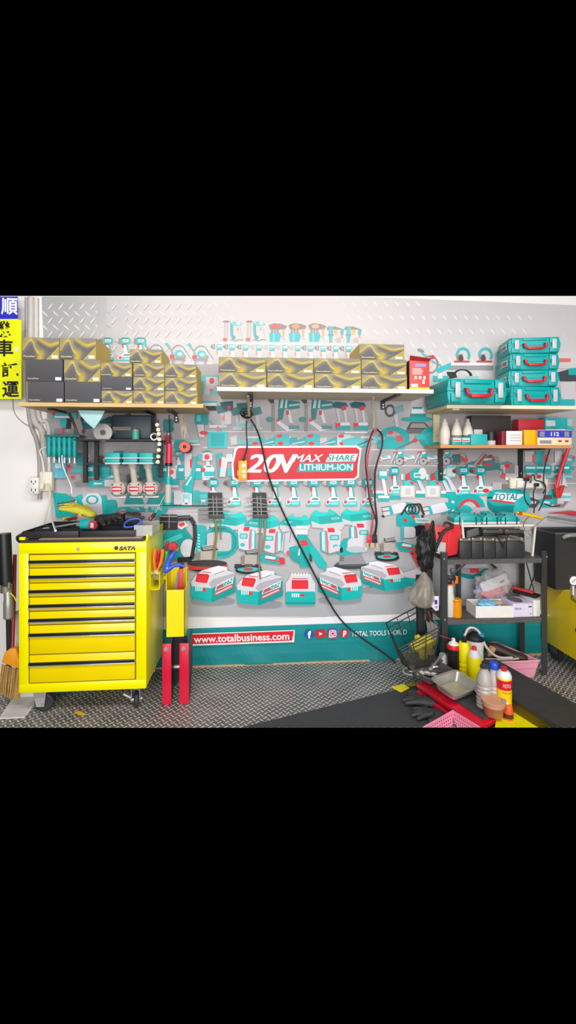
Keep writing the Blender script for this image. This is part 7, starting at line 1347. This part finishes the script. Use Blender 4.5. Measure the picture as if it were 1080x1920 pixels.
b = B(c); e = c + Vector((-.12, .0, .035)); b.tube([e + Vector((0, .05, 0)), e + Vector((-.04, .03, -.002)), e + Vector((-.05, -.02, -.004)), e + Vector((-.01, -.05, 0))], .006, 8, 2); b.out('pan_handle', STEEL, t)
r = random.Random(12)
for i, lab in enumerate(('chrome wrench on top of the tools in the steel pan', 'dark socket extension lying in the steel pan', 'short bright spanner at the left of the steel pan', 'black gripped ratchet at the back of the steel pan', 'thin steel driver crossing the steel pan')):
    q = c + Vector((-.05 + .025 * i, -.03 + .018 * i, .032 + .008 * i)); dv = Vector((.06, .03 * (i - 2), .01)) * (1 if i != 2 else .6); b = B(q); b.tube([q - dv, q + dv], .006 + .002 * (i == 1), 8); b.ball(q + dv, .011, (1.2, 1, .5)); b.ball(q - dv, .012, (1.2, 1, .5))
    tag(b.out('wrench', CHROME if i in (0, 2) else (STEEL if i == 4 else DGREY)), lab, 'wrench')
q = c + Vector((-.02, -.02, .025)); b = B(q)
for i in range(5): b.ball(q + Vector((-.05 + .02 * i, (i % 2) * .03, .004)), .022, (1.2, .8, .5), 10, 7, (0, 0, i))
tag(b.out('white_rag', mat('e4ddd4', .8, bump=.6)), 'white rag under the wrenches in the steel pan', 'rag')
# gloves, yellow tape, pink basket in the foreground
gm2 = mat('3a3a3b', .65, var=.25, scale=60, bump=.5)
glove('work_glove', 'black work glove lying palm down left of the red rail', gm2, Gp(800, 1322, .018), (-.85, .35, 0), (.3, .9, 0), 1.0, .28, 21)
glove('work_glove', 'black work glove nearest the pink basket', gm2, Gp(812, 1343, .018), (-.95, .1, 0), (.2, .9, 0), .92, .3, 22, -1)
glove('work_glove', 'black work glove on the yellow tape, beyond the other gloves', gm2, Gp(789, 1303, .018), (-.7, -.1, 0), (-.1, .9, 0), .62, .2, 23)
b = B(Gp(748, 1291, .013)); b.prism([Gp(p, q, .0145) for p, q in ((733, 1288), (757, 1282), (768, 1290), (752, 1298))], (0, 0, -.0015)); tag(b.out('yellow_tape', YEL), 'patch of yellow tape on the corner of the rubber mat', 'tape')
b = B(Gp(772, 1282, .003)); b.prism([Gp(p, q, .0145) for p, q in ((762, 1282), (778, 1279), (781, 1285), (768, 1287))], (0, 0, -.0015)); tag(b.out('yellow_tape', mat('b89a20', .5)), 'darker yellow tape piece next to the steel pan', 'tape')
PK = mat('f08aa6', .4); PKL = mat('e79ab2', .45, var=.06)
hb = .085; c0 = Gp(858, 1364, .0135); u = (Gp(898, 1357, .0) - Gp(849, 1333, .0)); u.z = 0; u.normalize(); v = (Gp(797, 1364, 0) - Gp(849, 1333, 0)); v.z = 0; v.normalize()
K0 = Gp(849, 1333, hb); Ku = Gp(899, 1364, hb); Kv = Gp(794, 1364, hb)
t = thing('pink_basket', 'bright pink perforated basket at the bottom edge', 'basket', K0 - Vector((0, 0, hb - .0135)))
pu, pv = (Ku - K0), (Kv - K0)
b = B(t.location); dn = Vector((0, 0, -(hb - .014)))
for e, ins in ((pu, pv.normalized()), (pv, pu.normalized())):
    n_ = 12; L = e.length
    top = [K0, K0 + e]; i0 = ins * .018
    def at_(s, h): return K0 + e * s + dn * h + i0 * h
    hs = [0, .12, .22, .34, .44, .56, .66, .78, .88, 1]
    for j in range(len(hs) - 1):
        if j % 2 == 0: b.prism([at_(0, hs[j]), at_(1, hs[j]), at_(1, hs[j + 1]), at_(0, hs[j + 1])], ins * .002)
        else:
            for k in range(14): b.prism([at_(k / 14 + .012, hs[j]), at_(k / 14 + .052, hs[j]), at_(k / 14 + .052, hs[j + 1]), at_(k / 14 + .012, hs[j + 1])], ins * .002)
b.out('perforated_side', PK, t, clip=True)
b = B(t.location); b.tube([K0 + pu, K0, K0 + pv], .005, 8); b.out('rim', PK, t, clip=True)
b = B(t.location); f0 = K0 + dn * .98 + (pu.normalized() + pv.normalized()) * .016; b.prism([f0, f0 + pu * .75, f0 + pu * .5 + pv * .5, f0 + pv * .75], (0, 0, .002)); b.out('basket_bottom', PK, t, clip=True)
q = Gp(858, 1357, .03); b = B(q); b.tube([q + Vector((-.04, .02, .012)), q + Vector((.0, -.0, .012)), q + Vector((.05, -.012, .008))], .013, 8); b.tube([q + Vector((-.03, -.01, .0)), q + Vector((.05, -.03, .0))], .006, 8); tag(b.out('ratchet', mat('2c2628', .3, .3), clip=True), 'black and silver ratchet lying in the pink basket', 'ratchet')
# ---------------------------------------------------------------- behind the lift, under the rack
def nozzle_can(): pass
p = Gp(850, 1256, .002); p = Vector((Wp(850, 1250, 2.62).x, 2.62, .002)); t = thing('spray_can', 'black spray can with red collar and white nozzle', 'spray can', p)
H = XZ(850, 1216, 2.62)[1]; b = B(); b.lathe([(0, 0), (.036, 0), (.037, .004), (.037, H), (0, H)], seg=24); b.out('can_body', mat('1f1c1e', .35), t); b = B(); b.lathe([(.0, H + .0005), (.039, H + .0005), (.039, H + .014), (.036, H + .024), (0, H + .024)], seg=24); b.out('red_collar', mat('dd2434', .35), t); b = B(); b.lathe([(0, H + .0245), (.03, H + .0245), (.026, H + .035), (.013, H + .042), (.01, H + .06), (.006, H + .063), (0, H + .063)], seg=20); b.out('white_nozzle', WHITE, t); b = B(); b.tube([(-.005, -.01, H + .055), (-.09, -.01, H + .085)], .0018, 6); b.out('straw', mat('d6485a', .4), t)
wraptext(t, 'WAX', .0378, .06, .018, .55, .55, WHITE, 'lettering'); b = B(); b.cyl((.022, -.0305, .03), (.0225, -.032, .03), .009, seg=14); b.out('round_mark', mat('a54a44', .4), t)
p = Vector((Wp(833, 1250, 2.66).x, 2.68, .002)); t = thing('white_bottle', 'white bottle standing behind the black spray can', 'bottle', p); b = B(); b.lathe([(0, 0), (.035, 0), (.035, .12), (.02, .17), (0, .17)], seg=20); b.out('bottle_body', mat('dedad6', .4), t)
p = Vector((Wp(847, 1190, 2.74).x, 2.76, .002)); t = thing('black_bottle', 'dark bottle with black cap behind the red collared can', 'bottle', p); b = B(); b.lathe([(0, 0), (.04, 0), (.04, .16), (.022, .2), (0, .2)], seg=20); b.out('bottle_body', mat('2b2c2d', .4), t); b = B(); b.lathe([(0, .2005), (.022, .2005), (.022, .23), (.016, .235), (0, .235)], seg=16); b.out('cap', BLACK, t)
YB = mat('f5e400', .35, var=.05)
p = Vector((Wp(873, 1262, 2.58).x, 2.6, .002)); H = XZ(873, 1206, 2.58)[1]; t = thing('yellow_bottle', 'tall yellow bottle with black cap before the white jug', 'bottle', p); b = B(); b.lathe([(0, 0), (.034, 0)] + ribs(.01, H * .6, .034, 6) + [(.036, H * .66), (.037, H * .9), (.026, H), (0, H)], seg=22); b.out('bottle_body', YB, t); b = B(); b.lathe([(0, H + .0005), (.016, H + .0005), (.018, H + .02), (0, H + .024)], seg=14); b.out('cap', BLACK, t)
p = Vector((Wp(892, 1275, 2.52).x, 2.54, .002)); H = XZ(890, 1234, 2.52)[1]; t = thing('yellow_bottle', 'shorter white and yellow bottle with red cap', 'bottle', p); b = B(); b.lathe([(0, 0), (.036, 0), (.037, .06), (.037, H), (.03, H + .02), (.018, H + .04), (0, H + .04)], seg=22); b.out('bottle_body', mat('e3dfe6', .4), t); b = B(); b.lathe([(.0375, .08), (.039, .085), (.039, H), (.0375, H + .003), (0, H + .003)], seg=22); b.out('yellow_sleeve', YB, t); b = B(); b.lathe([(0, H + .0405), (.016, H + .0405), (.013, H + .058), (0, H + .06)], seg=14); b.out('cap', mat('dd2c36', .35), t)
p = Vector((Wp(893, 1235, 2.64).x, 2.66, .002)); H = XZ(893, 1201, 2.64)[1]; t = thing('white_jug', 'white jug with black lid and hose beside the pink tray', 'jug', p)
b = B(); b.lathe([(0, 0), (.052, 0), (.054, .006), (.05, H * .7), (.055, H), (0, H)], seg=26); b.out('jug_body', mat('dcd9d8', .4), t); b = B(); b.lathe([(0, H + .0005), (.058, H + .0005), (.058, H + .014), (.045, H + .03), (.02, H + .04), (0, H + .04)], seg=26); l_ = b.out('black_lid', BLACK, t); b = B(); b.lathe([(0, 0), (.02, 0), (.02, .016), (0, .018)], (.03, -.02, H + .024), 16); b.out('blue_cap', mat('2f95b8', .35), l_); b = B(); b.box((-.045, 0, H + .05), (.05, .03, .02), (0, -.5, 0), .005); b.box((.0, .02, H + .055), (.05, .012, .02), (0, -.5, 0), .004); b.out('pump_arm', mat('4a4640', .4), l_)
b = B(p); b.tube([Wp(871, 1192, 2.65), Wp(878, 1176, 2.65), Wp(893, 1178, 2.65), Wp(903, 1192, 2.64), Wp(909, 1210, 2.62), Wp(922, 1226, 2.62), Wp(938, 1234, 2.64), Wp(960, 1233, 2.66)], .0075, 10, 2); tag(b.out('clear_hose', mat('c9c4be', .35)), 'grey hose arching from the white jug into the pink tray', 'hose')
# pink tray under the rack
PT = mat('efa3b8', .45); z0, z1 = .035, .115; F = [Gp(946, 1238, z1), Gp(1014, 1236, z1), Gp(955, 1190, z1), Gp(900, 1196, z1)]
F = [Vector((1.475, 2.655, z1)), Vector((1.80, 2.66, z1)), Vector((1.68, 2.95, z1)), Vector((1.38, 2.94, z1))]; cen = sum(F, Vector()) / 4
t = thing('pink_tray', 'large pale pink open tray under the rack', 'tray', Vector((cen.x, cen.y, .002))); b = B(t.location)
def frust(b, F, z0, z1, k, th):
    o = [Vector((cen.x + (p.x - cen.x) * k, cen.y + (p.y - cen.y) * k, z0)) for p in F]; ti = [Vector((cen.x + (p.x - cen.x) * (1 - th), cen.y + (p.y - cen.y) * (1 - th), z1)) for p in F]; oi = [Vector((cen.x + (p.x - cen.x) * (k - th), cen.y + (p.y - cen.y) * (k - th), z0 + .004)) for p in F]; to = [Vector((p.x, p.y, z1)) for p in F]
    vs = o + to + ti + oi; fs = [(3, 2, 1, 0), (12, 13, 14, 15)]
    for i in range(4):
        j = (i + 1) % 4; fs += [(i, j, 4 + j, 4 + i), (4 + i, 4 + j, 8 + j, 8 + i), (8 + i, 8 + j, 12 + j, 12 + i)]
    b.add(vs, fs)
frust(b, F, .003, z1, .88, .03); b.out('tray_shell', PT, t); b = B(t.location)
for i in range(4): a, e = F[i], F[(i + 1) % 4]; b.tube([a, e], .006, 6)
b.out('rim', PT, t); b = B(t.location); m0 = [Vector((cen.x + (p.x - cen.x) * .955, cen.y + (p.y - cen.y) * .955, .07)) for p in F]
for i in range(4): b.tube([m0[i], m0[(i + 1) % 4]], .004, 6)
b.out('step_line', mat('e592aa', .45), t)
def shoe(p, rz_, lab, m, s=1.0):
    t = thing('work_shoe', lab, 'shoe', p, rz_); b = B(); n = 18; vs = []; fs = []
    sec = [(-.12, .03, .055), (-.10, .036, .075), (-.05, .034, .078), (0, .036, .06), (.05, .042, .045), (.10, .040, .04), (.13, .02, .028)]
    for (x, w_, h) in sec: vs += [Vector((x, w_ * math.cos(2 * PI * k / n), .012 + h / 2 + h / 2 * math.sin(2 * PI * k / n))) * s for k in range(n)]
    for i in range(len(sec) - 1): fs += [(i * n + k, i * n + (k + 1) % n, (i + 1) * n + (k + 1) % n, (i + 1) * n + k) for k in range(n)]
    fs += [tuple(range(n))[::-1], tuple(range((len(sec) - 1) * n, len(sec) * n))]; b.add(vs, fs); b.out('upper', m, t, smooth=60)
    b = B(); b.prism([Vector((x, y, 0)) * s for x, y in ((-.125, -.025), (-.08, -.036), (0, -.032), (.08, -.045), (.135, -.02), (.14, .01), (.08, .045), (0, .034), (-.08, .036), (-.125, .02))], (0, 0, .012 * s), .002); b.out('sole', mat('4a3228', .6), t); return t
shoe(Vector((1.64, 2.77, .085)), -.55, 'dark brown shoe at the front of the pale pink tray', mat('3b2a26', .5))
q = Vector((1.52, 2.85, .10)); b = B(q); b.lathe([(0, 0), (.10, 0), (.11, .01), (.10, .035), (.06, .045), (0, .045)], q, 28); tag(b.out('black_rubber_pad', mat('232224', .6, var=.3, bump=.4)), 'round black rubber piece in the pale pink tray', 'pad')
q = Vector((1.53, 2.755, .135)); b = B(q); b.box(q, (.035, .03, .085), (.25, .35, .2), .006); tag(b.out('wooden_block', mat('c8a06a', .6, var=.15)), 'small wooden block standing in the pale pink tray', 'block')
b = B(Vector((1.5, 2.63, .09))); b.tube([(1.46, 2.69, .125), (1.53, 2.675, .125), (1.61, 2.68, .12), (1.69, 2.70, .115)], .007, 8, 2); tag(b.out('pale_tube', mat('b9b2a2', .5)), 'pale tube lying along the front of the pink tray', 'tube')
q = Vector((1.42, 2.60, .05)); b = B(q); b.lathe([(.05, 0), (.085, 0), (.09, .015), (.085, .03), (.05, .03), (.045, .015), (.05, 0)], (1.41, 2.56, .002), 26); tag(b.out('black_tyre_ring', mat('2b2b2c', .6)), 'black rubber ring on the floor behind the ribbed bottles', 'ring')
# bicycle basket
WB = mat('2a2b2a', .45); q = Wp(776, 1200, 2.66); t = thing('wire_basket', 'black wire bicycle basket tipped against the rack', 'basket', q, rot=(0, 0, 0))
Tl, Tr, Nl, Nr = Wp(724, 1168, 2.72), Wp(783, 1137, 2.74), Wp(748, 1217, 2.55), Wp(824, 1176, 2.58)
Bl, Br, Ml, Mr = Wp(755, 1244, 2.70), Wp(800, 1222, 2.72), Wp(768, 1256, 2.58), Wp(813, 1240, 2.60)
b = B(q)
for s in (0, .33, .66): b.tube([Tl.lerp(Bl, s * .35), Tr.lerp(Br, s * .35)], .004, 6); b.tube([Nl.lerp(Ml, s * .35), Nr.lerp(Mr, s * .35)], .004, 6)
b.tube([Tl, Tr, Nr, Nl], .0045, 6, closed=True); b.tube([Bl, Br, Mr, Ml], .006, 6, closed=True); b.out('rim_wires', WB, t)
b = B(q)
for a, c, e, f in ((Tl, Tr, Bl, Br), (Nl, Nr, Ml, Mr)):
    for k in range(1, 3): b.tube([a.lerp(c, k / 3), e.lerp(f, k / 3)], .0028, 5)
for a, e in ((Tl, Bl), (Tr, Br), (Nl, Ml), (Nr, Mr)): b.tube([a, e], .005, 6)
b.out('upright_wires', WB, t)
b = B(q)
def netface(p00, p10, p11, p01, n1, n2):
    for k in range(1, n1): b.tube([p00.lerp(p10, k / n1), p01.lerp(p11, k / n1)], .0016, 4)
    for k in range(1, n2): b.tube([p00.lerp(p01, k / n2), p10.lerp(p11, k / n2)], .0016, 4)
h = .35
netface(Nl.lerp(Ml, h), Nr.lerp(Mr, h), Mr, Ml, 22, 12); netface(Tl.lerp(Bl, h), Nl.lerp(Ml, h), Ml, Bl, 16, 12); netface(Bl, Br, Mr, Ml, 18, 12)
ms = b.out('wire_mesh', mat('4a4a46', .4, .4), t); ms['kind'] = 'stuff'
def blob(name, c, s, m, lab, cat, sub=4, f=.16):
    bm = bmesh.new(); bmesh.ops.create_icosphere(bm, subdivisions=sub, radius=1)
    for v in bm.verts: n = v.co.copy(); k = 1 + f * math.sin(n.x * 6 + n.z * 5) + f * .8 * math.sin(n.z * 9 + n.y * 7) + f * .5 * math.sin(n.x * 15 - n.y * 11); v.co = Vector((n.x * s[0] * k, n.y * s[1] * k, n.z * s[2] * k))
    bm.transform(Matrix.Translation(c)); b = B(c); b.addbm(bm); return tag(b.out(name, m, smooth=70), lab, cat)
blob('yellow_net', Wp(793, 1212, 2.64), (.07, .04, .065), mat('d5c32c', .7, var=.3, scale=60, bump=.6), 'yellow net bundle inside the wire basket', 'net')
blob('grey_rag', Wp(775, 1232, 2.65), (.06, .035, .04), mat('6a6357', .8, var=.4, scale=50, bump=.6), 'dirty grey rag at the bottom of the wire basket', 'rag')
q = Wp(812, 1190, 2.69); b = B(q); r = random.Random(3)
for i in range(9): a = Wp(800 + i * 2.4, 1164 + (i % 3) * 2, 2.735); b.tube([a, a + Vector((.006, -.006, -.06)), Wp(804 + i * 2, 1206, 2.73)], .004, 6, 1)
tag(b.out('grey_rope', mat('8d8880', .7)), 'coiled grey rope hanging between basket and rack post', 'rope')
